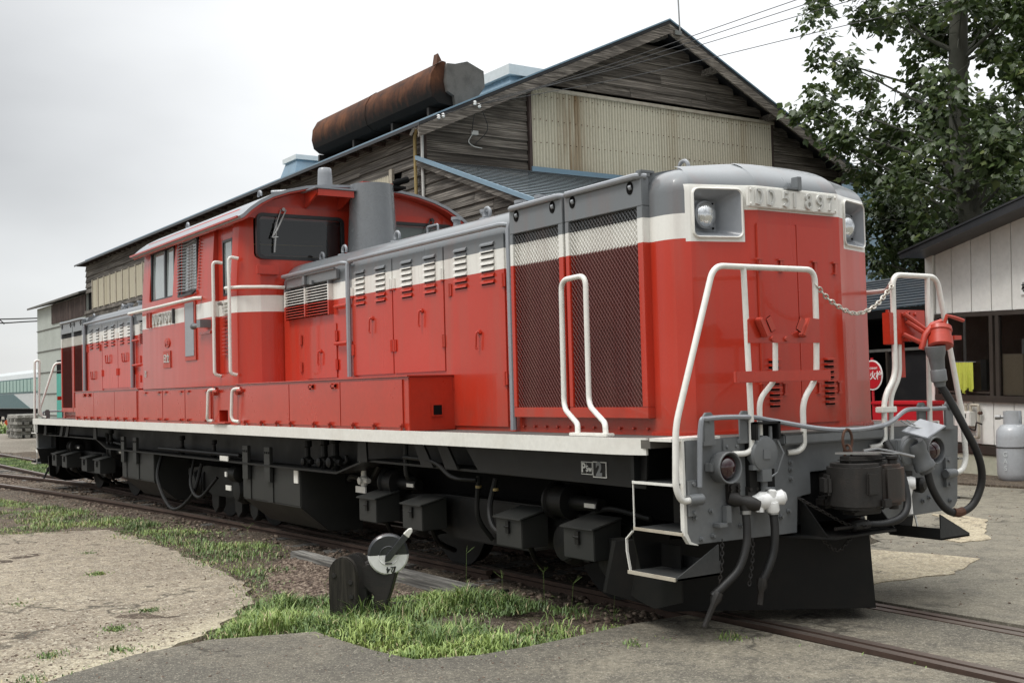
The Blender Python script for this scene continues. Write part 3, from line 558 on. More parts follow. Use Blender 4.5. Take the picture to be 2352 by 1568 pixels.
# hoods -------------------------------------------------------------
def hood_shell(x0, x1, zb, mp, name, dy=0, n=1):
    pr = [(y * (1 + dy / .96), z + (dy * .6)) for y, z in HPf]; poly = [(-.96 - dy, zb)] + pr + [(.96 + dy, zb)]
    g = G(mp).prism(poly, 'x', x0, x1); return build(g, name, 'hood', loco, sharp=24)
hl = G(); hl.add([(-.10, 0, .030), (.10, 0, .030), (.10, -.018, .010), (-.10, -.018, .010), (-.10, -.020, -.002), (.10, -.020, -.002), (.10, -.002, -.001), (-.10, -.002, -.001)], [(0, 1, 2, 3), (3, 2, 5, 4), (4, 5, 6, 7), (0, 3, 4, 7), (1, 6, 5, 2)])
hl.box(-.092, .092, -.003, 0, -.011, -.001, 1); hlm = meshof(hl, 'louvre', ['hood', 'dark'], (0, 0, 0), 20)
hg = G().cyl((0, 0, -.055), (0, 0, .055), .010, n=8).box(-.028, .028, .0, .012, -.05, .05); hgm = meshof(hg, 'hinge', 'hood', (0, 0, 0))
def handle_mesh():
    g = G().tube(fillet([(0, .02, .0), (0, -.028, .0), (0, -.032, -.02), (-.01, -.032, -.125), (0, -.024, -.14)], .02), .009, 7); g.lathe((0, 0, 0), (0, -1, 0), [(0, .022), (.012, .022)], 10); g.lathe((.03, 0, -.005), (0, -1, 0), [(0, .008), (.01, .008)], 6); return meshof(g, 'door_handle', 'hood', (0, 0, 0))
hdm = handle_mesh()
def handle_loop():
    g = G().tube(fillet([(-.05, .0, -.13), (-.05, -.03, -.13), (-.06, -.035, .0), (.06, -.035, .0), (.06, -.03, -.13), (.05, 0, -.13)], .02), .009, 7); return meshof(g, 'door_handle', 'hood', (0, 0, 0))
hdl = handle_loop()
for mp, sg in ENDS:
    hood_shell(-6.58, -2.085, 1.21, mp, 'engine_hood')
    # doors
    for (xa, xb, zb, lx, hx, hz, hinges) in ((-4.865, -4.037, 1.71, (-4.68, -4.26), -4.44, 2.245, ((-4.855, 2.52), (-4.855, 1.96), (-4.06, 2.53), (-4.06, 1.965))),
                                    (-4.022, -3.112, 1.71, (-3.75, -3.335), -3.49, 2.25, ((-3.995, 2.53), (-3.995, 1.965), (-3.125, 2.53), (-3.125, 1.965))),
                                    (-3.095, -2.17, 1.245, (-2.82, -2.405), -2.555, 2.01, ((-3.0, 2.39), (-3.0, 1.60), (-2.18, 2.40), (-2.18, 1.625)))):
        g = G(mp); g.box(xa, xb, -.974, -.9605, zb, 2.773)
        d = build(g, 'engine_door', 'hood', loco, bevel=.003)
        for l in lx:
            for k in range(7): place(hlm, 'louvre', (mx(l, mp), -.974, 2.698 - k * .0505), d)
        place(hdm if mp is None else hdl, 'door_handle', (mx(hx, mp), -.976, hz), d)
        for hx_, hz_ in hinges: place(hgm, 'hinge', (mx(hx_, mp), -.985, hz_), d)
    # small door below the radiator louvre by the cab
    g = G(mp).box(-5.97, -5.245, -.970, -.9605, 1.70, 2.25); d = build(g, 'small_door', 'hood', loco, bevel=.003)
    place(hdm, 'door_handle', (mx(-5.62, mp), -.972, 1.98), d)
    for hx_, hz_ in ((-6.12, 2.12), (-6.12, 1.83), (-5.245, 2.12), (-5.245, 1.83)): place(hgm, 'hinge', (mx(hx_, mp), -.978, hz_), d)
    # big louvre
    g = G(mp); g.box(-6.42, -5.34, -.985, -.9605, 2.355, 2.675); lb = build(g, 'louvre_box', 'dark', loco)
    for k in range(11):
        z = 2.665 - k * .0288; g = G(mp); g.add([(-6.42, -.985, z), (-5.34, -.985, z), (-5.34, -1.012, z - .012), (-6.42, -1.012, z - .012), (-6.42, -1.014, z - .018), (-5.34, -1.014, z - .018), (-5.34, -.986, z - .009), (-6.42, -.986, z - .009)], [(0, 1, 2, 3), (3, 2, 5, 4), (4, 5, 6, 7), (0, 3, 4, 7), (1, 6, 5, 2)])
        build(g, 'slat', 'hood', lb)
    g = G(mp).box(-5.91, -5.885, -1.02, -.985, 2.355, 2.675); build(g, 'slat_bar', 'hood', lb)
    for x in (-6.43, -5.33): build(G(mp).box(x - .012, x + .012, -1.014, -.9605, 2.345, 2.685), 'louvre_frame', 'hood', lb)
    g = G(mp); g.box(-6.40, -5.15, -1.0, -.9605, 2.69, 2.79); build(g, 'top_flap', 'gray', loco, bevel=.006)
    g = G(mp); g.cyl((-6.38, -1.01, 2.795), (-5.17, -1.01, 2.795), .012); g.box(-5.93, -5.87, -1.03, -1.0, 2.69, 2.78); g.box(-5.75, -5.70, -1.025, -1.0, 2.68, 2.72); build(g, 'flap_clasp', 'gray', loco)
    # posts and steps
    for x, zb in ((-4.895, 1.70), (-2.055, 1.225)): build(G(mp).tube([(x, -1.0, zb), (x, -1.0, 2.79), (x, -.985, 2.83)], .027, 8), 'grey_post', 'silver', loco)
    for z in (2.41, 2.04): build(G(mp).tube(fillet([(-5.24, -.96, z), (-5.22, -1.0, z), (-4.93, -1.0, z)], .02), .018, 8), 'foot_rung', 'hood', loco)
    # roof edge handrails
    for xa, xb, z in ((-6.50, -4.93, 2.828), (-4.86, -2.08, 2.832)):
        g = G(mp); g.tube(fillet([(xa, -.97, z - .0), (xa + .02, -1.02, z), (xb - .04, -1.02, z), (xb, -.96, z - .015)], .04), .021, 10); build(g, 'roof_handrail', 'silver', loco)
    # lifting eyes and fittings
    for x, y in ((-6.9 + .45, -.55), (-5.78, -.60), (-4.60, -.60), (-2.97, -.60), (-.62, -.47)):
        if x < -6.4 and mp: continue
        z = 3.02; g = G(mp); g.tube([(x + .047 * math.cos(q), y, z + .045 + .047 * math.sin(q)) for q in np.linspace(-.6, math.pi + .6, 13)], .014, 8); g.lathe((x, y, z - .03), (0, 0, 1), [(0, .075), (.03, .07), (.035, .03)], 14); build(g, 'lifting_eye', 'silver', loco)
    for x in (-3.8, -3.3, -2.75, -2.45):
        g = G(mp); g.lathe((x, -.40, 3.035), (0, 0, 1), [(0, .07), (.02, .07), (.03, .035), (.09, .035), (.095, .055), (.12, .055)], 12); g.cyl((x - .07, -.40, 3.13), (x + .07, -.40, 3.13), .012, n=6); build(g, 'filler_cap', 'silver', loco)
    g = G(mp); g.tube(fillet([(-4.18, -.5, 3.03), (-4.18, -.5, 3.11), (-3.98, -.5, 3.11), (-3.98, -.5, 3.03)], .02), .010, 6); build(g, 'roof_grab', 'silver', loco)
    # radiator section
    pr = [(-1.0, 1.33)] + [(-1.0, 2.93)] + [(-.93, 2.955), (-.80, 2.985), (-.62, 3.02), (-.42, 3.045), (0, 3.06)]
    pr = pr + [(-y, z) for y, z in pr[-2::-1]]
    g = G(mp).prism([(-.955, 1.21)] + [(-.955, 2.90)] + pr[2:-2] + [(.955, 2.90), (.955, 1.21)], 'x', -2.085, -.47); build(g, 'radiator_hood', 'hood', loco, sharp=24)
    for xa, xb in ((-2.015, -1.325), (-1.300, -.44)):
        ia, ib = xa + .045, xb - .06
        g = G(mp); zt, zb, gt_, gb = 2.93, 1.325, 2.735, 1.40
        g.box(xa, xb, -1.02, -.956, gt_, zt); g.box(xa, xb, -1.02, -.956, zb, gb); g.box(xa, ia, -1.02, -.956, gb, gt_); g.box(ib, xb, -1.02, -.956, gb, gt_)
        fr = build(g, 'radiator_frame', 'hood', loco, bevel=.004)
        g = G(mp).box(ia, ib, -.960, -.957, gb, gt_); build(g, 'radiator_core', 'core', fr)
        # expanded metal: zig-zag strands
        g = G(mp); nst = int((ib - ia) / .0168); pz = .042; nz = int((gt_ - gb) / (pz / 2))
        V_ = []; F_ = []
        for i in range(nst):
            xx = ia + (i + .5) * (ib - ia) / nst; hwid = (ib - ia) / nst * .5
            base = len(V_)
            for k in range(nz + 1):
                zz = gb + k * pz / 2; xo = xx + (hwid * .80 if k % 2 else -hwid * .80) * (1 if i % 2 else -1)
                V_ += [(xo - .0018, -1.006, zz), (xo + .0018, -1.004, zz), (xo, -.999, zz)]
            for k in range(nz):
                a = base + k * 3
                for j in range(3): F_.append((a + j, a + (j + 1) % 3, a + 3 + (j + 1) % 3, a + 3 + j))
        g.add(V_, F_); o = build(g, 'expanded_metal_grille', 'grille', fr, sharp=30, flip=False); o['kind'] = 'stuff'
        for hx in ((xa + .10, xb - .12)):
            g = G(mp); g.prism([(hx + .045 * math.cos(q) * .75, 2.868 + .045 * math.sin(q)) for q in np.linspace(0, 2 * math.pi, 13)[:-1]], 'y', -1.024, -1.012); build(g, 'inspection_hole', 'dark', fr)
            g = G(mp).cyl((hx, -1.028, 2.868), (hx + .02, -1.02, 2.872), .018, n=8); build(g, 'latch_knob', 'silver', fr)
        g = G(mp); g.tube(fillet([(xa + .02, -.98, 2.925), (xa + .03, -1.035, 2.93), (xb - .03, -1.035, 2.935), (xb, -.98, 2.93)], .03), .022, 10); build(g, 'roof_handrail', 'silver', loco)
    g = G(mp).box(-.50, -.44, -1.035, -.94, 2.93, 2.96); g.box(-.50, -.44, -1.02, -.90, 2.955, 2.975); build(g, 'roof_bracket', 'gray', loco, bevel=.004)
    for k in range(11): build(G(mp).lathe((-1.97 + k * .145, -.958, 1.255), (0, -1, 0), [(0, .010), (.012, .010), (.014, .004)], 6), 'bolt', 'redflat', loco)
    # side equipment boxes on the walkway
    if mp is None: xa, xb, seams = -6.86, -2.98, (-3.07, -4.254, -5.42, -6.60)
    else: xa, xb, seams = -6.6, -3.09, (-3.2, -4.28, -5.44, -6.55)
    g = G(mp); g.box(xa, xb, -1.405, -.961, 1.213, 1.665); bx = build(g, 'equipment_box', 'red', loco, bevel=.006)
    for s0, s1 in zip(seams[1:], seams[:-1]): build(G(mp).box(s0 + .006, s1 - .006, -1.416, -1.4055, 1.245, 1.645), 'box_door', 'red', bx, bevel=.003)
    g = G(mp).box(xa - .01, xb + .01, -1.425, -.961, 1.667, 1.677); build(g, 'box_lid', 'red', bx)
    xsl = np.arange(xa + .22, xb - .1, .44)
    for i, x in enumerate(xsl):
        x += random.uniform(-.08, .08); g = G(mp); g.lathe((x, -1.416, 1.262), (0, -1, 0), [(0, .013), (.03, .013)], 8); g.box(x - .035, x + .035, -1.448, -1.428, 1.266, 1.280); g.box(x - .012, x + .012, -1.44, -1.42, 1.222, 1.262); build(g, 'latch_bolt', 'redflat', bx)
    for x in ((-4.37, -4.87) if mp is None else (-3.75, -4.05)):
        g = G(mp); g.box(x - .045, x + .045, -1.436, -1.418, 1.60, 1.622); g.box(x - .045, x - .03, -1.436, -1.418, 1.585, 1.635); g.box(x + .03, x + .045, -1.436, -1.418, 1.585, 1.635); build(g, 'catch', 'redflat', bx)
g = G(); g.box(-2.979, -2.965, -1.20, -1.09, 1.33, 1.44); o = build(g, 'drain_hole_rim', 'red', loco, bevel=.003); build(G().box(-2.966, -2.962, -1.185, -1.105, 1.345, 1.425), 'drain_hole', 'dark', o)

for mp, sg in ENDS[:1]:
    build(G(mp).tube(fillet([(-.735, -1.385, 1.235), (-.745, -1.375, 1.30), (-1.045, -1.26, 1.40), (-1.045, -1.255, 2.285), (-.770, -1.255, 2.295), (-.765, -1.26, 1.42), (-.455, -1.375, 1.31), (-.44, -1.385, 1.235)], .075, 7), .019, 10), 'step_handrail', 'white', loco, sharp=50)
    build(G(mp).box(-.79, -.39, -1.42, -1.35, 1.224, 1.246), 'handrail_foot', 'white', loco, bevel=.005)
# nose --------------------------------------------------------------
half = [(-.47, .96), (-.36, .96), (-.30, .955), (-.235, .935), (-.188, .90), (-.155, .86), (-.055, .53), (-.018, .44), (0, .40), (0, .2)]
plan = [(x, -y) for x, y in half] + [(0, 0)] + [(x, y) for x, y in half[::-1]]
lv = [(0, 1.213), (0, 2.0), (0, 2.80), (.004, 2.832), (.014, 2.862), (.032, 2.892), (.058, 2.920), (.092, 2.944), (.135, 2.964), (.185, 2.980), (.25, 2.993)]
nrm = []
for i in range(len(plan)):
    a = Vector(plan[max(0, i - 1)]); b_ = Vector(plan[min(len(plan) - 1, i + 1)]); d = (b_ - a).normalized(); nrm.append(Vector((d.y, -d.x)))
nrm[0] = Vector((0, -1)); nrm[-1] = Vector((0, 1))
for mp, sg in ENDS:
    g = G(mp); n = len(plan); vs = []; ctr = Vector((-.5, 0))
    for ins, z in lv:
        for i, (x, y) in enumerate(plan):
            nn = nrm[i]; q = Vector((x, y)) - nn * ins
            if i in (0, len(plan) - 1) or x < -.44: q.x = x
            zz = z + (.055 * (ins / .25)) * max(0, 1 - (y / .96) ** 2) * min(1, 1)
            vs.append((q.x, q.y, zz))
    fs = [(k * n + i, k * n + i + 1, (k + 1) * n + i + 1, (k + 1) * n + i) for k in range(len(lv) - 1) for i in range(n - 1)]
    top = (len(lv) - 1) * n
    for i in range(n // 2): fs.append((top + i, top + i + 1, top + n - 2 - i, top + n - 1 - i))
    g.add(vs, fs); nose = build(g, 'nose_hood', 'nose', loco, sharp=17)
    # lamp housings
    cutters = []
    for s in (-1, 1):
        hc = []
        def rr(cy, cz, w, h, r, x, n=5):
            o = []
            for qy, qz, a0 in ((1, 1, 0), (-1, 1, 90), (-1, -1, 180), (1, -1, 270)):
                for k in range(n + 1):
                    a = math.radians(a0 + 90 * k / n); o.append((x, cy + qy * (w / 2 - r) + r * math.cos(a), cz + qz * (h / 2 - r) + r * math.sin(a)))
            return o
        cy, cz = s * .675, 2.658; g = G(mp)
        fx = lambda y: -.018 - max(0, abs(y) - .42) * .305
        loops = [rr(cy, cz, .352, .332, .045, -.03), rr(cy, cz, .350, .330, .045, .012), rr(cy, cz, .338, .318, .040, .016), rr(cy, cz, .326, .306, .036, .008)]
        loops = [[(fx(y) + x, y, z) for x, y, z in l_] for l_ in loops] + [rr(cy + s * .012, cz - .005, .215, .20, .02, -.212)]
        vs = [p for l_ in loops for p in l_]; k = len(loops[0])
        fs = [(a * k + i, a * k + (i + 1) % k, (a + 1) * k + (i + 1) % k, (a + 1) * k + i) for a in range(4) for i in range(k)] + [tuple(range(4 * k, 5 * k))]
        g.add(vs, fs); g.m = [0] * (3 * k) + [1] * (k + 1)
        cutters.append((cy, cz, s))
        hs = build(g, 'lamp_housing', ['white', 'silver'], loco, sharp=30)
        lx, ly, lz = -.210, cy + s * .022, cz - .002
        g = G(mp); g.lathe((lx, ly, lz), (1, 0, 0), [(0, .094), (.03, .094), (.034, .085)], 28); build(g, 'headlamp_ring', 'silver', hs)
        g = G(mp); g.lathe((lx + .03, ly, lz), (1, 0, 0), [(0, .084), (.012, .080), (.028, .062), (.04, .035), (.045, .008)], 28); build(g, 'headlamp', 'lens', hs, sharp=60)
        for a, b2 in ((-1, 1), (1, 1), (-1, -1), (1, -1)): build(G(mp).lathe((lx, ly + a * .09, lz + b2 * .082), (1, 0, 0), [(0, .008), (.008, .006)], 6), 'screw', 'dark', hs)
    cg = G(mp)
    for cy, cz, s in cutters: cg.box(-.30, .1, cy - .160, cy + .160, cz - .151, cz + .151)
    cut(nose, cg)
    # number board
    if mp is None:
        g = G().box(.0, .030, -.508, .350, 2.695, 2.828); nb = build(g, 'number_board', 'white', loco, bevel=.006)
        for ch, y in (('D', -.420), ('D', -.310), ('5', -.165), ('1', -.080), ('8', .055), ('9', .168), ('7', .272)):
            numeral(ch, .098, .021, .014, (.0302, y, 2.762), (0, 1, 0), nb, 'plate_l')
        for y in (-.49, .335):
            for z in (2.715, 2.808): build(G().lathe((.03, y, z), (1, 0, 0), [(0, .010), (.008, .008)], 8), 'rivet', 'white', nb)
        g = G(); g.box(-.02, .045, -.05, -.012, 2.83, 2.925); g.box(.0, .04, -.15, -.01, 2.832, 2.85); build(g, 'marker_bracket', 'gray', loco, bevel=.004)
    # nose doors
    for y0, y1, h in ((-.425, -.052, (-.425, -.22)), (-.038, .330, (.115, .322))):
        g = G(mp).box(.0005, .012, y0, y1, 1.26, 2.595); d = build(g, 'nose_door', 'nose', loco, bevel=.003)
        for y in h:
            for z in (2.32, 1.50): build(G(mp).cyl((.022, y, z - .04), (.022, y, z + .035), .008, n=6).box(.012, .03, y - .028, y + .028, z + .03, z + .042).box(.012, .03, y - .02, y + .02, z - .045, z - .035), 'hinge', 'redflat', d)
        yc = -.315 if y0 < -.1 else .225
        for k in range(9):
            z = 1.70 - k * .0365; g = G(mp); g.add([(.012, yc - .048, z), (.012, yc + .048, z), (.044, yc + .045, z - .006), (.044, yc - .045, z - .006), (.044, yc - .045, z - .017), (.044, yc + .045, z - .017), (.012, yc + .048, z - .014), (.012, yc - .048, z - .014)], [(0, 1, 2, 3), (3, 2, 5, 4), (4, 5, 6, 7), (0, 3, 4, 7), (1, 6, 5, 2)]); g.box(.012, .018, yc - .045, yc + .045, z - .030, z - .017, 1); build(g, 'louvre', ['nose', 'dark'], d)
    g = G(mp).box(.0005, .016, -.052, -.038, 1.26, 2.6); build(g, 'door_strip', 'red', loco)
    g = G(mp).prism([(x + .012 * (1 if x > -.3 else 0), y * 1.012) for x, y in plan], 'z', 1.213, 1.235); build(g, 'nose_foot', 'red', loco)

# cab ---------------------------------------------------------------
CX0, CX1 = -10.30, -6.90
sidep = [(-1.43, 1.66), (-1.43, 2.80), (-1.385, 3.50)]
roofp = [(-1.50, 3.475), (-1.46, 3.50), (-1.38, 3.575), (-1.27, 3.655), (-1.12, 3.735), (-.94, 3.80), (-.72, 3.855), (-.48, 3.888), (-.24, 3.90), (0, 3.905)]
# plan outline of the cab with chamfered/rounded corners
def cab_ring(dy, z):
    h = [(-6.60, -.0), (-6.60, -.96), (-6.605, -1.05 - dy * .3), (-6.65, -1.20 - dy * .5), (-6.74, -1.33 + dy * .8), (-6.83, -1.405 + dy), (-6.92, -1.43 + dy)]
    s = h + [(-17.2 - x, y) for x, y in h[::-1]]
    return s + [(x, -y) for x, y in s[::-1] if y != 0]
rings = [(0, 1.66), (0, 2.80), (.022, 3.15), (.045, 3.50), (.10, 3.62)]
R_ = [[(x, y, z) for x, y in cab_ring(d, z)] for d, z in rings]; n = len(R_[0]); g = G()
vs = [p for r in R_ for p in r]
fs = [(k * n + i, k * n + (i + 1) % n, (k + 1) * n + (i + 1) % n, (k + 1) * n + i) for k in range(len(R_) - 1) for i in range(n)] + [tuple(range(n))]
# window / door openings are cut with a boolean so the cab has a real hollow
g.add(vs, fs + [tuple(range((len(R_) - 1) * n, len(R_) * n))]); cabo = build(g, 'cab_body', 'cab', loco, sharp=16)
def rrect(a0, a1, b0, b1, r, n=4):
    o = []
    for qa, qb, s in ((a1 - r, b1 - r, 0), (a0 + r, b1 - r, 90), (a0 + r, b0 + r, 180), (a1 - r, b0 + r, 270)):
        for k in range(n + 1): a = math.radians(s + 90 * k / n); o.append((qa + r * math.cos(a), qb + r * math.sin(a)))
    return o
cg = G()
cg.box(-10.15, -7.05, -1.27, 1.27, 2.0, 3.56)                                 # hollow cab
cut(cabo, cg)
cg = G(); cg.prism(rrect(-9.965, -8.985, 2.805, 3.452, .03), 'y', -1.7, -1.1)
cg.prism(rrect(-8.80, -8.085, 2.80, 3.462, .05), 'y', -1.7, -1.1)
cut(cabo, cg)
cg = G(); cg.box(-7.56, -6.955, -1.6, -1.345, 1.79, 3.47); cut(cabo, cg)       # door recess
cg = G(); cg.box(-7.40, -7.10, -1.5, -1.15, 2.69, 3.315); cut(cabo, cg)
cg = G()
for s in (-1, 1): cg.prism(rrect(min(s * .20, s * 1.255), max(s * .20, s * 1.255), 3.035, 3.545, .07), 'x', -7.3, -6.3); cg.prism(rrect(min(s * .20, s * 1.22), max(s * .20, s * 1.22), 3.05, 3.53, .07), 'x', -10.9, -9.9)
cut(cabo, cg)
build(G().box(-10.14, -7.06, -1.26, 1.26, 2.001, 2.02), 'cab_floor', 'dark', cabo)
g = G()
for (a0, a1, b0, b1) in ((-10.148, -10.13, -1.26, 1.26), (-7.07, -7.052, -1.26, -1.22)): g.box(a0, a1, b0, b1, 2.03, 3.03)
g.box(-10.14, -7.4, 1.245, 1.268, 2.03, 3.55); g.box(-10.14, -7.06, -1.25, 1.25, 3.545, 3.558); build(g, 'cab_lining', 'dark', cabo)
build(G().box(-6.70, -6.69, .30, 1.12, 3.06, 3.50), 'sun_blind', 'whitesheet', loco, label='pale blind behind the far windscreen')
g = G(); g.box(-9.2, -8.2, -.5, .5, 2.02, 2.9); build(g, 'control_desk', 'blackroof', cabo, bevel=.02)
build(G().lathe((-7.5, -.55, 3.03), (.9, .5, -.2), [(0, .05), (.03, .075), (.13, .075), (.16, .05), (.20, .05), (.21, .062), (.23, .062)], 14), 'cab_fan', 'white', loco, label='pale fan housing behind the windscreen')
for z in (3.13, 3.27): build(G().cyl((-7.2, -1.2, z), (-7.2, -.2, z + .02), .008, n=6), 'screen_rail', 'gold', loco)
# side windows
for xa, xb, nm in ((-9.965, -8.985, 1),):
    g = G(); 
    for (a, b2, c_, d_) in ((xa, xa + .03, 2.805, 3.452), (xb - .03, xb, 2.805, 3.452), (xa, xb, 2.805, 2.83), (xa, xb, 3.43, 3.452), (-9.40, -9.345, 2.83, 3.43)): g.box(a, b2, -1.405, -1.375, c_, d_)
    wf = build(g, 'side_window', 'blackroof', loco)
    build(G().quad((xa + .03, -1.385, 2.83), (-9.40, -1.385, 2.83), (-9.40, -1.372, 3.43), (xa + .03, -1.372, 3.43)), 'pane', 'sideglass', wf, flip=False)
    build(G().quad((-9.345, -1.390, 2.83), (xb - .03, -1.390, 2.83), (xb - .03, -1.377, 3.43), (-9.345, -1.377, 3.43)), 'pane', 'sideglass', wf, flip=False)
g = G()
for (a, b2, c_, d_) in ((-8.80, -8.77, 2.80, 3.46), (-8.11, -8.085, 2.80, 3.46), (-8.80, -8.085, 2.80, 2.83), (-8.80, -8.085, 3.435, 3.46)): g.box(a, b2, -1.42, -1.385, c_, d_)
wf = build(g, 'side_window', 'blackroof', loco); build(G().quad((-8.77, -1.378, 2.83), (-8.11, -1.378, 2.83), (-8.11, -1.365, 3.435), (-8.77, -1.365, 3.435)), 'pane', 'sideglass', wf, flip=False)
for x in (-8.70, -8.60): build(G().tube([(x, -1.44, 2.80), (x, -1.43, 3.46)], .009, 6), 'guard_post', 'redflat', wf)
for k in range(17):
    z = 2.835 + k * .0375; y = -1.452 + (z - 2.8) * .035
    build(G().tube([(-8.76, y, z), (-8.62, y - .01, z + .004), (-8.45, y, z - .006), (-8.12, y, z + .01)], .006, 5), 'guard_wire', 'silver', wf)
    if k % 1 == 0: build(G().box(-8.012, -7.975, -1.452 + (z - 2.8) * .06, -1.42 + (z - 2.8) * .06, z - .005, z + .005), 'guard_tooth', 'redflat', wf)
build(G().tube(fillet([(-8.66, -1.45, 2.82), (-8.64, -1.47, 2.775), (-8.12, -1.47, 2.775), (-8.1, -1.44, 2.81)], .03), .016, 8), 'guard_rod', 'blackroof', wf)
# cab door in its recess
g = G(); g.box(-7.545, -7.405, -1.348, -1.336, 1.80, 3.45); g.box(-7.095, -6.965, -1.348, -1.336, 1.80, 3.45); g.box(-7.405, -7.095, -1.348, -1.336, 3.32, 3.45); g.box(-7.405, -7.095, -1.348, -1.336, 1.80, 2.685)
cd = build(g, 'cab_door', 'cab', loco, bevel=.003)
g = G(); 
for (a, b2, c_, d_) in ((-7.405, -7.385, 2.685, 3.32), (-7.115, -7.095, 2.685, 3.32), (-7.385, -7.115, 2.685, 2.71), (-7.385, -7.115, 3.295, 3.32)): g.box(a, b2, -1.352, -1.330, c_, d_)
wd = build(g, 'door_window', 'blackroof', cd)
build(G().quad((-7.385, -1.335, 2.71), (-7.115, -1.335, 2.71), (-7.115, -1.335, 3.295), (-7.385, -1.335, 3.295)), 'door_pane', 'sideglass', cd, flip=False)
for k in range(15):
    z = 2.62 - k * .042; g = G(); g.add([(-7.38, -1.348, z), (-7.14, -1.348, z), (-7.14, -1.385, z - .012), (-7.38, -1.385, z - .012), (-7.38, -1.385, z - .018), (-7.14, -1.385, z - .018), (-7.14, -1.348, z - .014), (-7.38, -1.348, z - .014)], [(0, 1, 2, 3), (3, 2, 5, 4), (4, 5, 6, 7), (0, 3, 4, 7), (1, 6, 5, 2)]); build(g, 'door_louvre', 'cab', cd)
g = G().lathe((-7.44, -1.35, 2.60), (0, -1, 0), [(0, .02), (.05, .02)], 8); g.cyl((-7.44, -1.40, 2.6), (-7.36, -1.40, 2.61), .010); build(g, 'door_knob', 'steel', cd)
for x in (-7.555, -6.965):  # long door handrails
    xr = -7.26 if x < -7.3 else -6.77
for xr in (-7.255, -6.77):
    xx = xr - .25 if xr < -7 else xr - .17
for xr in (-7.30, -6.80):
    build(G().tube(fillet([(xr + .02, -1.40, 3.05), (xr - .01, -1.50, 3.07), (xr - .01, -1.50, 1.79), (xr, -1.43, 1.77)], .05), .019, 9), 'door_handrail', 'white', loco)
# roof: curved shell with overhanging ends
rp_ = roofp + [(-y, z) for y, z in roofp[-2::-1]]
inner = [(y * .985, z - .028) for y, z in rp_]
g = G(); g.prism(rp_ + inner[::-1], 'x', -10.55, -6.46)
build(g, 'cab_roof', 'silver', loco, sharp=26)
g = G(); inn2 = [(y * .985, z - .030) for y, z in rp_]; i3 = [(y * .97, z - .045) for y, z in rp_]
g.prism(inn2 + i3[::-1], 'x', -10.53, -6.475); build(g, 'roof_lining', 'red', loco, sharp=26)
g = G(); g.box(-10.55, -6.52, -1.515, -1.490, 3.462, 3.482); build(g, 'roof_gutter', 'red', loco)
# pediment closing cab front under the roof
pz = [(y * .955, z - .045) for y, z in rp_]
for xa, xb in ((-6.70, -6.62), (-10.58, -10.50)): build(G().prism([(-1.33, 3.49)] + pz[1:-1] + [(1.33, 3.49)], 'x', xa, xb), 'cab_pediment', 'red', loco)
# windscreens
for mp, sg in ENDS:
    for s in (-1, 1):
        rr_ = rrect(min(s * .20, s * 1.255), max(s * .20, s * 1.255), 3.035, 3.545, .07); ri = rrect(min(s * .235, s * 1.22), max(s * .235, s * 1.22), 3.07, 3.51, .05)
        g = G(mp); k = len(rr_); fx = -6.594
        vs = [(fx, y, z) for y, z in rr_] + [(fx, y, z) for y, z in ri] + [(fx - .05, y, z) for y, z in rr_] + [(fx - .05, y, z) for y, z in ri]
        if s: g.add(vs, [(i, (i + 1) % k, (i + 1) % k + k, i + k) for i in range(k)] + [(i + k, (i + 1) % k + k, (i + 1) % k + 3 * k, i + 3 * k) for i in range(k)] + [(i, i + 2 * k, (i + 1) % k + 2 * k, (i + 1) % k) for i in range(k)] + [(i + 2 * k, i + 3 * k, (i + 1) % k + 3 * k, (i + 1) % k + 2 * k) for i in range(k)])
        wf = build(g, 'windscreen', 'blackroof', loco); g = G(mp); g.add([(fx - .02, y, z) for y, z in ri], [tuple(range(k))]); build(g, 'pane', 'cabglass', wf, flip=False)
        y0 = s * .95; g = G(mp); g.tube([(-6.57, y0 + .03, 3.585), (-6.56, y0 - .08, 3.36), (-6.565, y0 - .14, 3.27)], .009, 6); g.tube([(-6.57, y0 - .03, 3.585), (-6.56, y0 - .14, 3.27)], .007, 6); g.tube([(-6.565, y0 - .14, 3.27), (-6.565, y0 - .07, 3.28)], .007, 6); g.tube([(-6.565, y0 - .085, 3.44), (-6.575, y0 - .11, 3.11)], .010, 6); g.lathe((-6.6, y0, 3.59), (1, 0, 0), [(0, .02), (.04, .02)], 8)
        build(g, 'wiper', 'blackroof' if s > 0 else 'steel', loco)
build(G().box(-6.600, -6.55, -1.27, -1.02, 2.86, 2.965), 'cab_front_box', 'red', loco, bevel=.006)
# visor and roof horn housing
g = G(); g.prism([(-6.62, 3.62), (-6.25, 3.755), (-6.25, 3.785), (-6.62, 3.80)], 'y', -.68, -.655); g.prism([(-6.62, 3.62), (-6.25, 3.755), (-6.25, 3.785), (-6.62, 3.80)], 'y', -.27, -.245); g.box(-6.26, -6.235, -.68, -.245, 3.72, 3.79)
build(g, 'visor_bracket', 'red', loco); g = G().box(-6.72, -6.22, -.72, -.22, 3.795, 3.815); g.cyl((-6.9, -.95, 3.83), (-6.5, -.5, 3.835), .025); build(g, 'visor_plate', 'silver', loco, bevel=.004)
g = G(); g.lathe((-6.55, -.45, 3.815), (0, 0, 1), [(0, .15), (.015, .15), (.02, .088), (.20, .080), (.26, .076), (.272, .066), (.276, .02)], 28)
for k in range(8): q = k * math.pi / 4; g.lathe((-6.55 + .125 * math.cos(q), -.45 + .125 * math.sin(q), 3.83), (0, 0, 1), [(0, .012), (.014, .012)], 6)
build(g, 'roof_ventilator', 'silver', loco, sharp=40)
g = G(); g.tube([(-7.5 + .045 * math.cos(q), -.85, 3.90 + .045 * math.sin(q)) for q in np.linspace(-.3, math.pi + .3, 11)], .014, 7); build(g, 'lifting_eye', 'silver', loco)
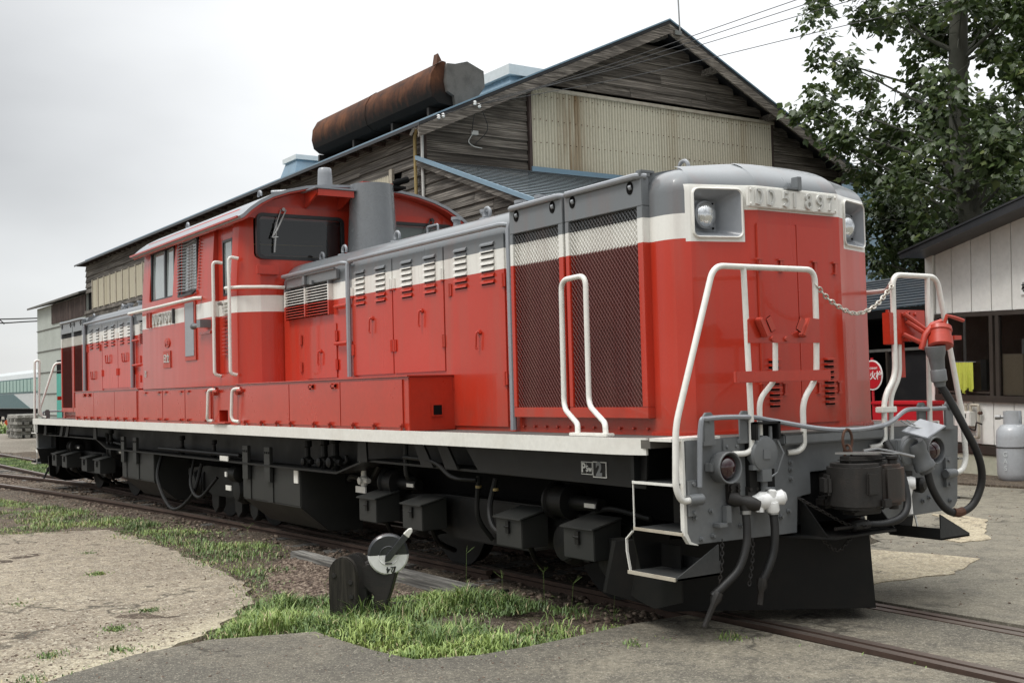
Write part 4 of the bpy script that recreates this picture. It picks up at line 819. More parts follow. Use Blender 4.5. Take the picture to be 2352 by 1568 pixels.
g = G(); g.tube([(-10.1 + .045 * math.cos(q), -.85, 3.87 + .045 * math.sin(q)) for q in np.linspace(-.3, math.pi + .3, 11)], .014, 7); build(g, 'lifting_eye', 'silver', loco)
g = G(); g.box(-6.75, -6.3, -.1, .28, 3.90, 3.93); build(g, 'exhaust_plate', 'red', loco)
# exhaust stacks
for mp, sg in ENDS:
    g = G(mp); g.lathe((-6.32, .02, 2.99), (0, 0, 1), [(0, .300), (.05, .292), (.9, .245), (.90, .235), (.86, .230)], 40); build(g, 'exhaust_stack', 'stack', loco, sharp=40)
    build(G(mp).lathe((-6.32, .02, 3.87), (0, 0, 1), [(0, .229), (.002, .229)], 28), 'stack_mouth', 'dark', loco)
g = G(); g.lathe((-6.32, .30, 3.93), (.5, .85, .3), [(0, .03), (.05, .045), (.09, .035), (.16, .04), (.19, .03)], 10); g.box(-6.42, -6.2, .22, .40, 3.86, 3.89); build(g, 'horn', 'dark', loco)
# cab side fittings
build(G().tube(fillet([(-10.72, -1.44, 2.70), (-10.70, -1.50, 2.70), (-7.95, -1.50, 2.705), (-7.90, -1.43, 2.705)], .04), .019, 9), 'cab_handrail', 'white', loco)
build(G().tube(fillet([(-6.98, -1.43, 2.735), (-6.96, -1.50, 2.735), (-6.72, -1.42, 2.73), (-6.55, -1.15, 2.725), (-6.53, -.97, 2.72)], .05), .019, 9), 'cab_corner_handrail', 'white', loco)
g = G().box(-8.50, -8.10, -1.446, -1.431, 1.98, 2.69); o = build(g, 'card_holder', 'redflat', loco, bevel=.003); build(G().box(-8.465, -8.15, -1.452, -1.4465, 2.035, 2.68), 'card_panel', 'silver', o)
g = G(); g.lathe((-7.98, -1.52, 2.372), (1, -.03, 0), [(0, .025), (.02, .040), (.05, .040), (.06, .026), (.36, .026)], 14); g.box(-7.72, -7.60, -1.56, -1.43, 2.34, 2.43); build(g, 'side_lamp', 'gray', loco, sharp=30)
build(G().box(-7.95, -7.58, -1.45, -1.431, 2.27, 2.30), 'side_lamp_shelf', 'red', loco)
for x0 in (-10.005, -9.90): build(G().box(x0, x0 + .055, -1.462, -1.432, 2.465, 2.665), 'plate_clip', 'redflat', loco)
build(G().box(-8.93, -8.90, -1.462, -1.432, 2.465, 2.650), 'plate_clip', 'blackroof', loco)
for k, ch in enumerate('DD51897'):
    numeral(ch, .125, .026, .020, (-9.735 + k * .130, -1.432, 2.558), (1, 0, 0), loco, 'plate_l')
g = G(); g.prism([(-9.22 + .105 * math.cos(q), 2.235 + .062 * math.sin(q)) for q in np.linspace(0, 2 * math.pi, 25)[:-1]], 'y', -1.440, -1.431); ep = build(g, 'emblem_plate', 'redflat', loco)
text('JNR', .075, .006, 'emblem_letters', 'red', (-9.22, -1.444, 2.235), (1, 0, 0), (0, 0, 1), loco, .002)
hp = build(G().box(-9.375, -9.085, -1.440, -1.431, 1.915, 2.135), 'maker_plate', 'redflat', loco, bevel=.003)
for z, ch in ((2.03, '日立'),): text(ch, .118, .006, 'maker_letters', 'plate_l', (-9.23, -1.444, z + .0), (1, 0, 0), (0, 0, 1), loco, .002)
text('定検\n盛岡', .045, .002, 'small_lettering', 'plate_l', (-10.17, -1.433, 1.86), (1, 0, 0), (0, 0, 1), loco)
# cab base: steps, grab irons
g = G(); g.box(-7.66, -6.87, -1.40, -.97, 1.213, 1.66); o = build(g, 'step_housing', 'red', loco, bevel=.006); cg = G().box(-7.46, -7.18, -1.6, -1.2, 1.255, 1.385); cut(o, cg)
build(G().box(-7.53, -7.10, -1.47, -1.39, 1.236, 1.252), 'step_lip', 'redflat', loco)
g = G(); g.box(-10.6, -7.66, -1.405, -.97, 1.213, 1.655); bx = build(g, 'equipment_box', 'red', loco, bevel=.006)
for a, b2 in ((-10.36, -9.51), (-9.49, -8.62), (-8.60, -7.70)):
    build(G().box(a, b2, -1.416, -1.4055, 1.25, 1.635), 'box_door', 'red', bx, bevel=.003)
    for x in (a + .12, b2 - .14):
        g = G(); g.box(x - .05, x + .05, -1.436, -1.418, 1.60, 1.622); build(g, 'catch', 'redflat', bx)
        g = G(); g.lathe((x, -1.416, 1.262), (0, -1, 0), [(0, .013), (.03, .013)], 8); g.box(x - .035, x + .035, -1.448, -1.428, 1.266, 1.280); build(g, 'latch_bolt', 'redflat', bx)
for xt, xb in ((-7.62, -7.76), (-6.85, -6.93)):
    build(G().tube(fillet([(xt + .08, -1.41, 1.62), (xt, -1.47, 1.62), (xt - .04, -1.47, 1.32), (xb + .06, -1.46, 1.27), (xb + .14, -1.42, 1.26)], .05), .018, 8), 'grab_iron', 'white', loco)
for x in (-7.58, -6.83): build(G().lathe((x, -1.40, 1.60), (0, -1, 0), [(0, .05), (.03, .05), (.04, .03)], 10).cyl((x + .03, -1.43, 1.60), (x + .16, -1.43, 1.60), .018), 'grab_bracket', 'redflat', loco)

# ------------------------------------------------------------------ engine ends: buffer beams, steps, rails, coupler
for mp, sg in ENDS:
    fr_ = mp is None
    # end plate with coupler notch
    lo = [(-1.225, .585), (-1.285, .60), (-1.312, .65), (-1.295, 1.212), (-.49, 1.212), (-.49, 1.14), (.51, 1.14), (.51, 1.212), (1.38, 1.19), (1.335, .65), (1.30, .61), (1.24, .595), (.36, .575), (.34, .80), (.21, .815), (.21, .955), (-.21, .955), (-.21, .815), (-.335, .80), (-.352, .575)]
    g = G(mp).prism(lo, 'x', .178, .200); ep = build(g, 'end_plate', 'buffer', loco, bevel=.004)
    g = G(mp); g.prism([(-1.322, 1.222), (-1.306, 1.222), (-1.300, .66), (-1.272, .605), (-1.220, .585), (-1.215, .578), (-1.285, .592), (-1.322, .645)], 'x', .170, .2035); build(g, 'plate_edge', 'white', loco)
    g = G(mp).box(-.10, .26, -.50, .52, 1.142, 1.212); build(g, 'front_walkway', 'buffer', loco, bevel=.01)
    g = G(mp).box(-.12, .262, -.52, .54, 1.213, 1.222); build(g, 'front_walkway_plate', 'deck', loco)
    g = G(mp).box(-.2, .17, -1.0, 1.0, .62, 1.15); build(g, 'headstock_interior', 'dark', loco)
    # snow plough: vee of two plates under the beam
    g = G(mp)
    A, B_, Cc = (-.62, -1.28), (.42, .115), (-.62, 1.15)
    for (p, q) in ((A, B_), (Cc, B_)):
        g.add([(p[0], p[1], .20), (p[0] + .25, p[1] + (.32 if p[1] < 0 else -.32), .07), (q[0], q[1], .07), (q[0] - .03, q[1], .545), (p[0] + .12, p[1], .545),
               (p[0] - .03, p[1], .20), (p[0] + .22, p[1] + (.32 if p[1] < 0 else -.32), .07), (q[0] - .04, q[1], .07), (q[0] - .07, q[1], .545), (p[0] + .08, p[1], .545)],
              [(0, 1, 2, 3, 4), (9, 8, 7, 6, 5), (0, 5, 6, 1), (1, 6, 7, 2), (2, 7, 8, 3), (3, 8, 9, 4), (4, 9, 5, 0)])
    build(g, 'snow_plough', 'black', loco)
    g = G(mp).prism([(-.55, -.9), (.30, -.36), (.46, -.30), (.46, .30), (.36, .34), (-.55, .9)], 'z', .548, .562); build(g, 'plough_top_plate', 'black', loco)
    for ya_ in (-.32, .33): build(G(mp).prism([(.20, .562), (.42, .562), (.20, .80)], 'y', ya_, ya_ + .01), 'plough_gusset', 'black', loco)
    g = G(mp); g.prism([(-.835, .33), (-.84, .41), (-.80, .485), (-.73, .53), (-.60, .548), (-.02, .548), (-.02, .20), (-.28, .125), (-.46, .165), (-.75, .262)], 'y', -1.16, -1.148); build(g, 'plough_side_skirt', 'black', loco)
    # coupler
    g = G(mp); g.box(.15, .36, -.10, .10, .78, .96); g.box(.2, .30, -.19, .19, .72, .80); build(g, 'coupler_shank', 'ironrust', loco, bevel=.02)
    g = G(mp)
    g.prism([(.32, -.16), (.36, -.24), (.44, -.29), (.58, -.285), (.645, -.235), (.665, -.16), (.655, -.06), (.62, -.035), (.60, .02), (.56, .10), (.52, .20), (.42, .18), (.34, .13)], 'z', .735, 1.02)
    g.prism([(.40, -.20), (.52, -.22), (.58, -.12), (.57, .08), (.50, .16), (.40, .12)], 'z', 1.015, 1.062); g.prism([(.38, -.17), (.52, -.18), (.56, .05), (.50, .14), (.38, .10)], 'z', .69, .74)
    g.prism([(.30, -.25), (.42, -.325), (.46, -.28), (.36, -.22)], 'z', .82, .95)
    cp = build(g, 'coupler_head', 'ironrust', loco, bevel=.022, sharp=50)
    g = G(mp); g.prism([(.58, -.03), (.655, -.05), (.68, .0), (.685, .07), (.665, .135), (.62, .185), (.55, .215), (.50, .20), (.54, .10)], 'z', .75, 1.005); build(g, 'knuckle', 'knuckle', cp, bevel=.022, sharp=50)
    build(G(mp).box(.655, .676, -.225, -.115, .83, .97), 'face_plate', 'ironrust', cp, bevel=.008); build(G(mp).box(.66, .69, -.10, -.02, .745, .80), 'knuckle_rib', 'ironrust', cp, bevel=.008); build(G(mp).lathe((.60, .105, .72), (0, 0, 1), [(0, .03), (.31, .03), (.32, .04), (.335, .04)], 12), 'knuckle_pin', 'ironrust', cp)
    g = G(mp); g.tube([(.50, -.05, 1.09), (.52, .06, 1.10), (.56, .20, 1.07), (.62, .30, 1.04)], .010, 6); g.prism([(.40, -.20), (.50, -.16), (.62, -.06), (.60, .02), (.50, -.02), (.42, -.10)], 'z', 1.075, 1.087); g.tube([(.60, -.02, 1.082), (.64, .06, 1.072), (.62, .14, 1.07)], .006, 6); build(g, 'release_lever', 'steel', cp)
    # uncoupling bar
    pts = [(.24, -1.225, .93), (.24, -1.20, 1.29), (.24, -1.13, 1.335), (.25, -.80, 1.332), (.26, -.62, 1.305), (.34, -.30, 1.245), (.40, -.02, 1.222), (.37, .30, 1.235), (.30, .52, 1.262), (.26, .72, 1.325), (.25, .92, 1.325), (.25, 1.16, 1.325)]
    build(G(mp).tube(spline(pts, 6), .016, 8), 'uncoupling_bar', 'silver', loco)
    for y in (-1.125, -.818, .925, 1.235):
        g = G(mp); g.prism([(y - .045, 1.19), (y + .045, 1.19), (y + .045, 1.345), (y + .022, 1.372), (y - .022, 1.372), (y - .045, 1.345)], 'x', .215, .235); g.box(.20, .236, y - .055, y + .055, 1.17, 1.20); g.lathe((.235, y, 1.33), (1, 0, 0), [(0, .022), (.012, .020)], 10); build(g, 'bar_bracket', 'buffer', loco, bevel=.003)
    g = G(mp); g.tube([(.42, -.10 + .045 * math.cos(q), 1.16 + .07 * math.sin(q)) for q in np.linspace(0, 2 * math.pi, 16)[:-1]], .009, 6, closed=True); g.tube([(.42 + .03 * math.cos(q), -.10, 1.085 + .045 * math.sin(q)) for q in np.linspace(0, 2 * math.pi, 12)[:-1]], .008, 6, closed=True); build(g, 'lift_link', 'rust', loco)
    # tail lamps
    for y in (-1.02, .985):
        g = G(mp); g.lathe((.200, y, 1.035), (1, 0, 0), [(0, .088), (.02, .096), (.095, .098), (.10, .094), (.098, .086), (.045, .080)], 28); tl_ = build(g, 'tail_lamp', 'buffer', loco, sharp=35)
        g = G(mp); g.lathe((.246, y, 1.035), (1, 0, 0), [(0, .078), (.02, .074), (.04, .058), (.055, .03), (.058, .006)], 24); build(g, 'red_lens', 'redlens', tl_, sharp=60)
        g = G(mp).box(.205, .255, y - .125, y - .095, 1.015, 1.065); build(g, 'lamp_hinge', 'buffer', tl_, bevel=.003)
    # handrail frames
    rr = .0195
    nz = 8 if mp else 10
    if fr_:
        build(G(mp).tube(fillet([(.235, -1.285, .857), (.25, -1.385, .855), (.25, -1.425, .94), (.25, -1.41, 1.30), (.25, -1.06, 2.262), (.25, -.155, 2.268), (.25, -.158, 1.90), (.25, -.175, 1.56), (.25, -.315, 1.42), (.25, -.315, 1.13), (.24, -.36, 1.095), (.205, -.42, 1.092)], .085, 7), .0195, nz), 'end_handrail', 'white', loco, sharp=50)
    else:
        build(G(mp).tube(fillet([(.22, -1.27, .93), (.25, -1.33, .93), (.25, -1.345, 1.1), (.25, -1.335, 2.285), (.25, -1.25, 2.30), (.25, -1.27, 1.30), (.24, -1.20, 1.24), (.20, -1.15, 1.23)], .05, 6), .021, 8), 'end_handrail', 'white', loco, sharp=50)
        build(G(mp).tube(fillet([(.24, -1.20, 1.24), (.25, -1.26, 1.36), (.25, -.98, 2.24), (.25, -.16, 2.26), (.25, -.16, 1.15)], .08, 6), .021, 8), 'end_handrail', 'white', loco, sharp=50)
    build(G(mp).tube(fillet([(.25, -.805, 2.262), (.25, -.785, 1.40), (.25, -.785, 1.13), (.24, -.83, 1.108), (.205, -.92, 1.108)], .06), .0185, nz), 'end_handrail_post', 'white', loco, sharp=50)
    build(G(mp).tube(fillet([(.24, -.535, 1.80), (.24, -.545, 1.56), (.24, -.695, 1.44), (.24, -.70, 1.215)], .06), .0175, nz), 'board_post', 'white', loco, sharp=50)
    build(G(mp).tube(fillet([(.235, 1.24, .857), (.25, 1.335, .865), (.25, 1.385, .95), (.25, 1.362, 1.26), (.25, 1.13, 2.262), (.25, .635, 2.262), (.25, .625, 1.56), (.25, .495, 1.42), (.25, .485, 1.12), (.24, .45, 1.09), (.205, .38, 1.085)], .085, 7), .0195, nz), 'end_handrail', 'white', loco, sharp=50)
    build(G(mp).tube(fillet([(.25, 1.02, 2.258), (.25, .98, 1.15), (.22, .96, 1.13)], .05), .018, nz), 'end_handrail_post', 'white', loco, sharp=50)
    build(G(mp).tube(fillet([(.235, .70, 1.86), (.235, .69, 1.56), (.235, .585, 1.42), (.235, .575, 1.10), (.21, .50, 1.085)], .06), .017, nz), 'board_post', 'white', loco, sharp=50)
    g = G(mp).box(.215, .275, .44, .60, 1.315, 1.355); build(g, 'rail_clamp', 'white', loco, bevel=.005)
    for y in (-1.26, 1.215): build(G(mp).lathe((.235, y - (.05 if y < 0 else -.05), .857), (0, 1 if y < 0 else -1, 0), [(0, .032), (.10, .036), (.11, .03)], 14).box(.200, .225, y - .035, y + .035, .76, .97).lathe((.225, y, .95), (1, 0, 0), [(0, .014), (.012, .012)], 6).lathe((.225, y, .78), (1, 0, 0), [(0, .014), (.012, .012)], 6), 'rail_socket', 'buffer', loco)
    # red boards between the posts
    g = G(mp); g.prism([(-.805, 1.79), (-.155, 1.79), (-.152, 1.945), (-.235, 1.952), (-.30, 1.925), (-.345, 1.87), (-.415, 1.845), (-.60, 1.845), (-.665, 1.875), (-.70, 1.93), (-.775, 1.95), (-.805, 1.935)], 'x', .262, .274)
    jb = build(g, 'red_hanger_board', 'red', loco, bevel=.002)
    for y, a in ((-.71, .5), (-.32, -.5)):
        g = G(mp); g.obox((.30, y, 1.885), (.05, .035, .13), Matrix.Rotation(a, 3, 'X')); g.obox((.315, y + (.05 if a > 0 else -.05) * 1.2, 1.905), (.012, .055, .10), Matrix.Rotation(a, 3, 'X')); build(g, 'hook', 'redflat', jb, bevel=.006)
    for y in (-.60, -.475): build(G(mp).lathe((.274, y, 1.815), (1, 0, 0), [(0, .017), (.014, .015)], 8), 'bolt', 'redflat', jb)
    g = G(mp).box(.262, .285, -.935, -.075, 1.545, 1.615); build(g, 'red_cross_bar', 'red', loco, bevel=.003)
    # safety chain + side rail behind
    g = G(mp); chain(g, [(.262, -.165, 2.17), (.275, -.03, 2.06), (.285, .18, 1.985), (.28, .40, 2.04), (.262, .615, 2.185)], .042, .0058, .0135); build(g, 'safety_chain', 'chain', loco, flip=False)
    build(G(mp).tube(fillet([(.24, .63, 2.20), (-.1, 1.02, 2.19), (-1.0, 1.05, 2.19)], .08), .018, 8), 'side_handrail', 'white', loco)
    # steps both sides
    for s in (-1, 1):
        ya, yb = (s * 1.40, s * 1.08)
        for x0, x1, z, nm in ((-.165, .178, .955, 1), (-.165, .178, .672, 2)):
            g = G(mp).box(x0, x1, min(ya, yb), max(ya, yb), z - .012, z); build(g, 'step_tread', 'tread', loco)
            g = G(mp).box(x0, x1 + (.10 if nm == 2 else .05), min(ya, ya + s * .010), max(ya, ya + s * .010), z - .014 if nm == 2 else z - .012, z + .004); build(g, 'step_edge', 'white' if nm == 1 else 'cream', loco)
        z = .405; g = G(mp); g.box(-.21, .235, min(ya + s * .01, yb), max(ya + s * .01, yb), z - .012, z); g.prism([(-1.41, z - .012), (-1.41, z + .01), (-1.08, z + .17), (-1.08, z - .012)] if s < 0 else [(1.41, z - .012), (1.41, z + .01), (1.08, z + .17), (1.08, z - .012)], 'x', .225, .235); g.box(-.21, .235, min(yb, yb - s * .01), max(yb, yb - s * .01), z, z + .07)
        build(g, 'lower_step', 'tread', loco)
        build(G(mp).box(-.215, .215, min(ya + s * .012, ya + s * .024), max(ya + s * .012, ya + s * .024), z - .018, z + .003), 'step_edge', 'cream', loco)
        g = G(mp); g.prism([(-.169, .96), (-.162, .96), (-.162, .655), (-.169, .655)], 'y', ya - .004, ya + .004); g.prism([(-.17, .655), (-.236, .60), (-.234, .52), (-.203, .39), (-.196, .39), (-.226, .52), (-.228, .597), (-.168, .645)], 'y', ya + s * .01 - .008, ya + s * .01 + .008)
        build(g, 'step_side', 'white', loco)
        g = G(mp).box(-.17, .178, min(s * 1.07, s * 1.055), max(s * 1.07, s * 1.055), .62, 1.2); g.box(-.20, -.17, min(ya * .99, yb), max(ya * .99, yb), .955, 1.2); build(g, 'step_well_panel', 'black', loco)
        g = G(mp).prism([(s * 1.395, .66), (s * 1.08, .66), (s * 1.08, .40), (s * 1.33, .40)], 'x', -.21, -.20); build(g, 'step_hanger', 'black', loco)
    # brake hoses near side
    def hose(pts, r, nm='brake_hose'): return build(G(mp).tube(spline(pts, 7), r, 10), nm, 'rubber', loco, sharp=50)
    g = G(mp); g.box(.20, .225, -.975, -.875, .82, .93); g.lathe((.21, -.965, .845), (.25, .35, -.12), [(0, .04), (.05, .045), (.08, .035), (.13, .048), (.17, .040), (.2, .03)], 12); g.lathe((.27, -.885, .80), (.1, .05, -1), [(0, .034), (.05, .03)], 12)
    for yy, zz in ((-.955, .91), (-.895, .91), (-.955, .885), (-.895, .885)): g.lathe((.225, yy, zz), (1, 0, 0), [(0, .013), (.014, .012)], 6)
    build(g, 'hose_cock', 'ironrust', loco, sharp=40); build(G(mp).lathe((.275, -.885, .765), (.05, 0, -1), [(0, .034), (.022, .034)], 12), 'hose_clamp', 'steel', loco)
    hose([(.275, -.885, .755), (.285, -.888, .66), (.29, -.905, .55), (.28, -.965, .42), (.25, -1.06, .33), (.22, -1.13, .27)], .025)
    g = G(mp); g.lathe((.24, -1.10, .29), (-.1, -.45, -.85), [(0, .03), (.04, .034), (.08, .02), (.22, .016)], 8); build(g, 'hose_coupling', 'ironrust', loco)
    g = G(mp); g.box(.20, .225, -.805, -.72, .82, .90)
    for yy in (-.79, -.735): g.lathe((.225, yy, .885), (1, 0, 0), [(0, .013), (.014, .012)], 6)
    build(g, 'cock_flange', 'ironrust', loco)
    g = G(mp); g.lathe((.21, -.765, .80), (.35, .6, .10), [(0, .045), (.03, .045), (.06, .058), (.10, .058), (.14, .04), (.2, .05), (.22, .03)], 14); g.lathe((.285, -.665, .83), (0, .1, 1), [(0, .03), (.04, .034), (.05, .02)], 10); g.lathe((.29, -.665, .80), (0, .1, -1), [(0, .04), (.05, .042), (.07, .032)], 12); g.lathe((.245, -.73, .79), (.1, -.1, -1), [(0, .03), (.05, .026)], 8); build(g, 'white_hose_cock', 'whitegloss', loco, sharp=40)
    build(G(mp).lathe((.29, -.659, .745), (.05, 0, -1), [(0, .036), (.02, .036)], 12), 'hose_clamp', 'steel', loco)
    hose([(.29, -.659, .73), (.30, -.662, .62), (.30, -.68, .50), (.29, -.72, .40), (.27, -.76, .32)], .026)
    build(G(mp).lathe((.27, -.755, .34), (0, -.2, -1), [(0, .03), (.05, .034), (.08, .018), (.16, .02)], 8), 'hose_coupling', 'ironrust', loco)
    for pts in (([(.225, -1.04, .60), (.235, -1.06, .46), (.23, -1.08, .34)]), ([(.225, -.78, .58), (.23, -.795, .45), (.23, -.83, .30)]), ([(.225, -.36, .80), (.32, -.22, .70), (.38, -.08, .62), (.42, .05, .60)]), ([(.35, -.3, .545), (.36, -.16, .46), (.37, -.02, .545)])):
        g = G(mp); chain(g, pts, .03, .0042, .0095); build(g, 'hose_chain', 'ironrust', loco, flip=False)
    g = G(mp); g.lathe((.38, .02, .60), (0, 1, 0), [(-.22, .012), (-.06, .014), (-.05, .035), (.06, .04), (.10, .03)], 10); build(g, 'hose_coupling', 'ironrust', loco)
    hose([(.38, .10, .60), (.42, .25, .60), (.45, .38, .64), (.44, .45, .74), (.38, .46, .95), (.28, .46, 1.12)], .026)
    # plate furniture
    g = G(mp); g.box(.2, .24, -1.01, -.965, .695, .80); g.box(.2, .26, -1.09, -1.02, .675, .70); build(g, 'hose_dummy', 'buffer', loco, bevel=.004)
    for y, z in ((-1.24, .745), (-1.105, .775), (-1.095, .625), (-1.19, .615), (-.86, .665), (-.50, .69), (-.43, .72), (-.40, 1.03), (-.40, .985), (-.40, .925), (-.96, 1.155), (-.88, 1.155), (1.0, .70), (1.08, .73), (1.24, .66), (1.25, .78), (.93, .68)):
        build(G(mp).lathe((.200, y, z), (1, 0, 0), [(0, .017), (.008, .017), (.009, .011), (.024, .010)], 8), 'bolt', 'buffer', loco)
    build(G(mp).box(.201, .212, -.99, -.85, 1.125, 1.205), 'bolted_lug', 'buffer', loco, bevel=.004)
    # jumper socket near side
    g = G(mp); g.box(.20, .235, -.80, -.575, .87, 1.19); g.box(.235, .30, -.80, -.775, 1.19, 1.30); g.box(.235, .30, -.60, -.575, 1.19, 1.30); g.box(.20, .30, -.80, -.575, 1.285, 1.30); g.box(.2, .235, -.80, -.575, 1.19, 1.285); js = build(g, 'jumper_socket_frame', 'black', loco, bevel=.003)
    g = G(mp); g.lathe((.225, -.695, 1.10), (1, 0, -.05), [(0, .11), (.04, .115), (.055, .105), (.06, .085)], 28, 0); build(g, 'jumper_socket_lid', 'buffer', js, sharp=30)
    g = G(mp); g.box(.225, .27, -.80, -.59, 1.005, 1.035); g.box(.23, .285, -.735, -.655, .93, 1.005); g.box(.285, .292, -.725, -.665, 1.07, 1.13); g.cyl((.27, -.75, 1.19), (.27, -.75, 1.27), .012); g.cyl((.27, -.64, 1.19), (.27, -.64, 1.27), .012); g.cyl((.29, -.72, .89), (.25, -.60, .88), .008); g.cyl((.25, -.69, .93), (.25, -.69, .86), .022); g.tube([(.28, -.59, 1.18), (.30, -.56, 1.1), (.28, -.60, .98), (.27, -.68, .94)], .007, 6); build(g, 'jumper_socket_catch', 'buffer', js)
    # far side valve, sockets
    valve_x = .27
    g = G(mp); g.lathe((.21, .55, .83), (.5, .4, 0), [(0, .045), (.05, .05), (.09, .04), (.15, .05), (.18, .04)], 12); g.lathe((.30, .62, .82), (.1, .1, -1), [(0, .05), (.04, .045), (.08, .028), (.2, .016)], 10); g.lathe((.27, .60, .85), (0, 0, 1), [(0, .03), (.04, .04), (.06, .02)], 10); build(g, 'white_hose_cock', 'whitegloss', loco, sharp=40)
    g = G(mp); g.box(.2, .225, .70, .80, .82, .90); g.lathe((.225, .83, .80), (1, .2, 0), [(0, .05), (.05, .055), (.07, .03)], 10); build(g, 'hose_cock', 'ironrust', loco)
    g = G(mp); g.box(.20, .34, .50, .82, .99, 1.13); g.lathe((.30, .62, 1.06), (.9, 0, -.2), [(0, .10), (.05, .105), (.06, .09)], 20); js2 = build(g, 'jumper_socket', 'buffer', loco, bevel=.008)
    g = G(mp); R3 = Matrix.Rotation(-.55, 3, 'Y'); g.obox((.42, .68, 1.20), (.20, .22, .012), Matrix.Rotation(.35, 3, 'X') @ Matrix.Rotation(.25, 3, 'Y')); build(g, 'jumper_socket_flap', 'silver', js2, bevel=.004)
    for k in range(2): build(G(mp).tube([(.33, .56 + k * .06, 1.26), (.36, .62 + k * .06, 1.22), (.42, .68 + k * .04, 1.20)], .006, 5), 'flap_spring', 'steel', js2)
    g = G(mp); g.lathe((.34, .66, 1.10), (.15, .28, -.62), [(0, .075), (.05, .078), (.08, .066), (.15, .066), (.16, .072), (.19, .072), (.20, .055), (.22, .05)], 18); build(g, 'cable_plug', 'buffer', loco, sharp=35)
    # far-side red holder and raised plug
    g = G(mp); g.box(.225, .245, .575, .60, 1.78, 2.02); g.box(.235, .255, .66, .97, 1.80, 2.02); g.box(.20, .26, .57, .70, 1.78, 2.0); g.box(.225, .235, .66, .76, 1.55, 1.80); hb = build(g, 'red_plug_board', 'red', loco, bevel=.003)
    for y, z in ((.72, 1.99), (.78, 1.995), (.86, 1.99), (.72, 1.84), (.79, 1.995)): build(G(mp).lathe((.255, y, z), (1, 0, 0), [(0, .014), (.012, .012)], 6), 'bolt', 'redflat', hb)
    for a, b2 in (((.27, .72, 1.99), (.33, .90, 1.86)), ((.27, .74, 1.94), (.35, .88, 1.83)), ((.27, .70, 1.85), (.34, .82, 1.78))): build(G(mp).cyl(a, b2, .017, n=8), 'stay_rod', 'redflat', hb)
    g = G(mp); ax = Vector((.12, -.16, -.5)).normalized(); g.lathe(Vector((.40, .93, 1.90)), ax, [(0, .04), (.01, .078), (.04, .082), (.05, .074), (.085, .074), (.09, .084), (.15, .084), (.16, .07)], 22); build(g, 'red_plug_cap', 'redflat', loco, sharp=35)
    g = G(mp); g.tube([(.34, .80, 1.74), (.36, .82, 1.84), (.38, .88, 1.91), (.42, .93, 1.93)], .022, 8); g.tube([(.44, .92, 1.90), (.46, .93, 1.97), (.47, 1.0, 1.955), (.47, 1.10, 1.935)], .014, 7); g.box(.44, .50, .95, 1.03, 1.80, 1.83); build(g, 'cap_clamp', 'redflat', loco, bevel=.002)
    g = G(mp); p0 = Vector((.41, .905, 1.75)); d = Vector((.10, .16, -.62)); p0 = Vector((.42, .84, 1.76)); g.lathe(p0, (.0, .05, -.36), [(0, .070), (.05, .066), (.08, .054), (.16, .047), (.17, .054), (.24, .054), (.25, .042), (.28, .036)], 18); build(g, 'cable_plug', 'buffer', loco, sharp=35)
    cab_ = [(.42, .87, 1.50), (.45, .91, 1.42), (.50, 1.00, 1.22), (.52, 1.13, 1.00), (.50, 1.19, .82), (.46, 1.14, .66), (.42, 1.02, .605), (.40, .90, .65), (.385, .80, .78), (.37, .76, .93)]
    build(G(mp).tube(spline(cab_, 8), .0265, 12), 'jumper_cable', 'rubber', loco, sharp=50, label='thick black jumper cable looping below the far handrail')
    build(G(mp).tube([(.432, 1.06, .615), (.425, 1.02, .605), (.415, .98, .612)], .031, 10), 'cable_tape', 'rust', loco)

# ================================================================== POINT LEVER
pl_ = thing('point_lever', (-2.22, -2.26, -.03), 'dark point lever stand with half black half white round weight marked 24', 'point lever')
def place_poly(g, pts, base, u, w, t):
    u = Vector(u).normalized(); w = Vector(w); n_ = u.cross(w).normalized()
    P = [Vector(base) + u * a + w * b_ for a, b_ in pts]; k = len(P)
    g.add([p - n_ * t / 2 for p in P] + [p + n_ * t / 2 for p in P], [tuple(range(k)), tuple(range(2 * k - 1, k - 1, -1))] + [(i, (i + 1) % k, (i + 1) % k + k, i + k) for i in range(k)])
ud = (.62, .78, 0)
g = G(); arch = [(-.095, -.03), (.095, -.03), (.10, .27)] + [(.10 * math.cos(q), .30 + .125 * math.sin(q)) for q in np.linspace(.1, math.pi - .1, 9)] + [(-.10, .27)]
place_poly(g, arch, (-2.12, -2.44, -.03), ud, (0, 0, 1), .07); build(g, 'lever_cheek', 'timber', pl_, bevel=.008)
g = G(); place_poly(g, arch, (-2.19, -2.33, -.03), ud, (0, 0, 1), .02); place_poly(g, arch, (-2.235, -2.27, -.03), ud, (0, 0, 1), .018); build(g, 'iron_cheek', 'ironrust', pl_, bevel=.006)
g = G(); place_poly(g, [(.105, .0), (.175, .0), (.235, .17), (.285, .34), (.16, .37), (.03, .34), (.03, .20), (.11, .13)], (-2.20, -2.27, -.03), ud, (0, 0, 1), .14); build(g, 'lever_bracket', 'ironrust', pl_, bevel=.008)
for a, b_ in ((-.065, .30), (.05, .25), (.055, .15)): build(G().lathe(Vector((-2.10, -2.45, -.03)) + Vector(ud).normalized() * a + Vector((0, 0, b_)), (.78, -.62, 0), [(0, .018), (.022, .016)], 8), 'lever_bolt', 'ironrust', pl_)
dc = Vector((-2.02, -2.135, .392)); dn = Vector((.90, -.43, -.08)).normalized(); du = Vector((.43, .90, 0)).normalized(); dv = dn.cross(du) * -1
dv = du.cross(dn) * -1 if (du.cross(dn)).z < 0 else du.cross(dn)
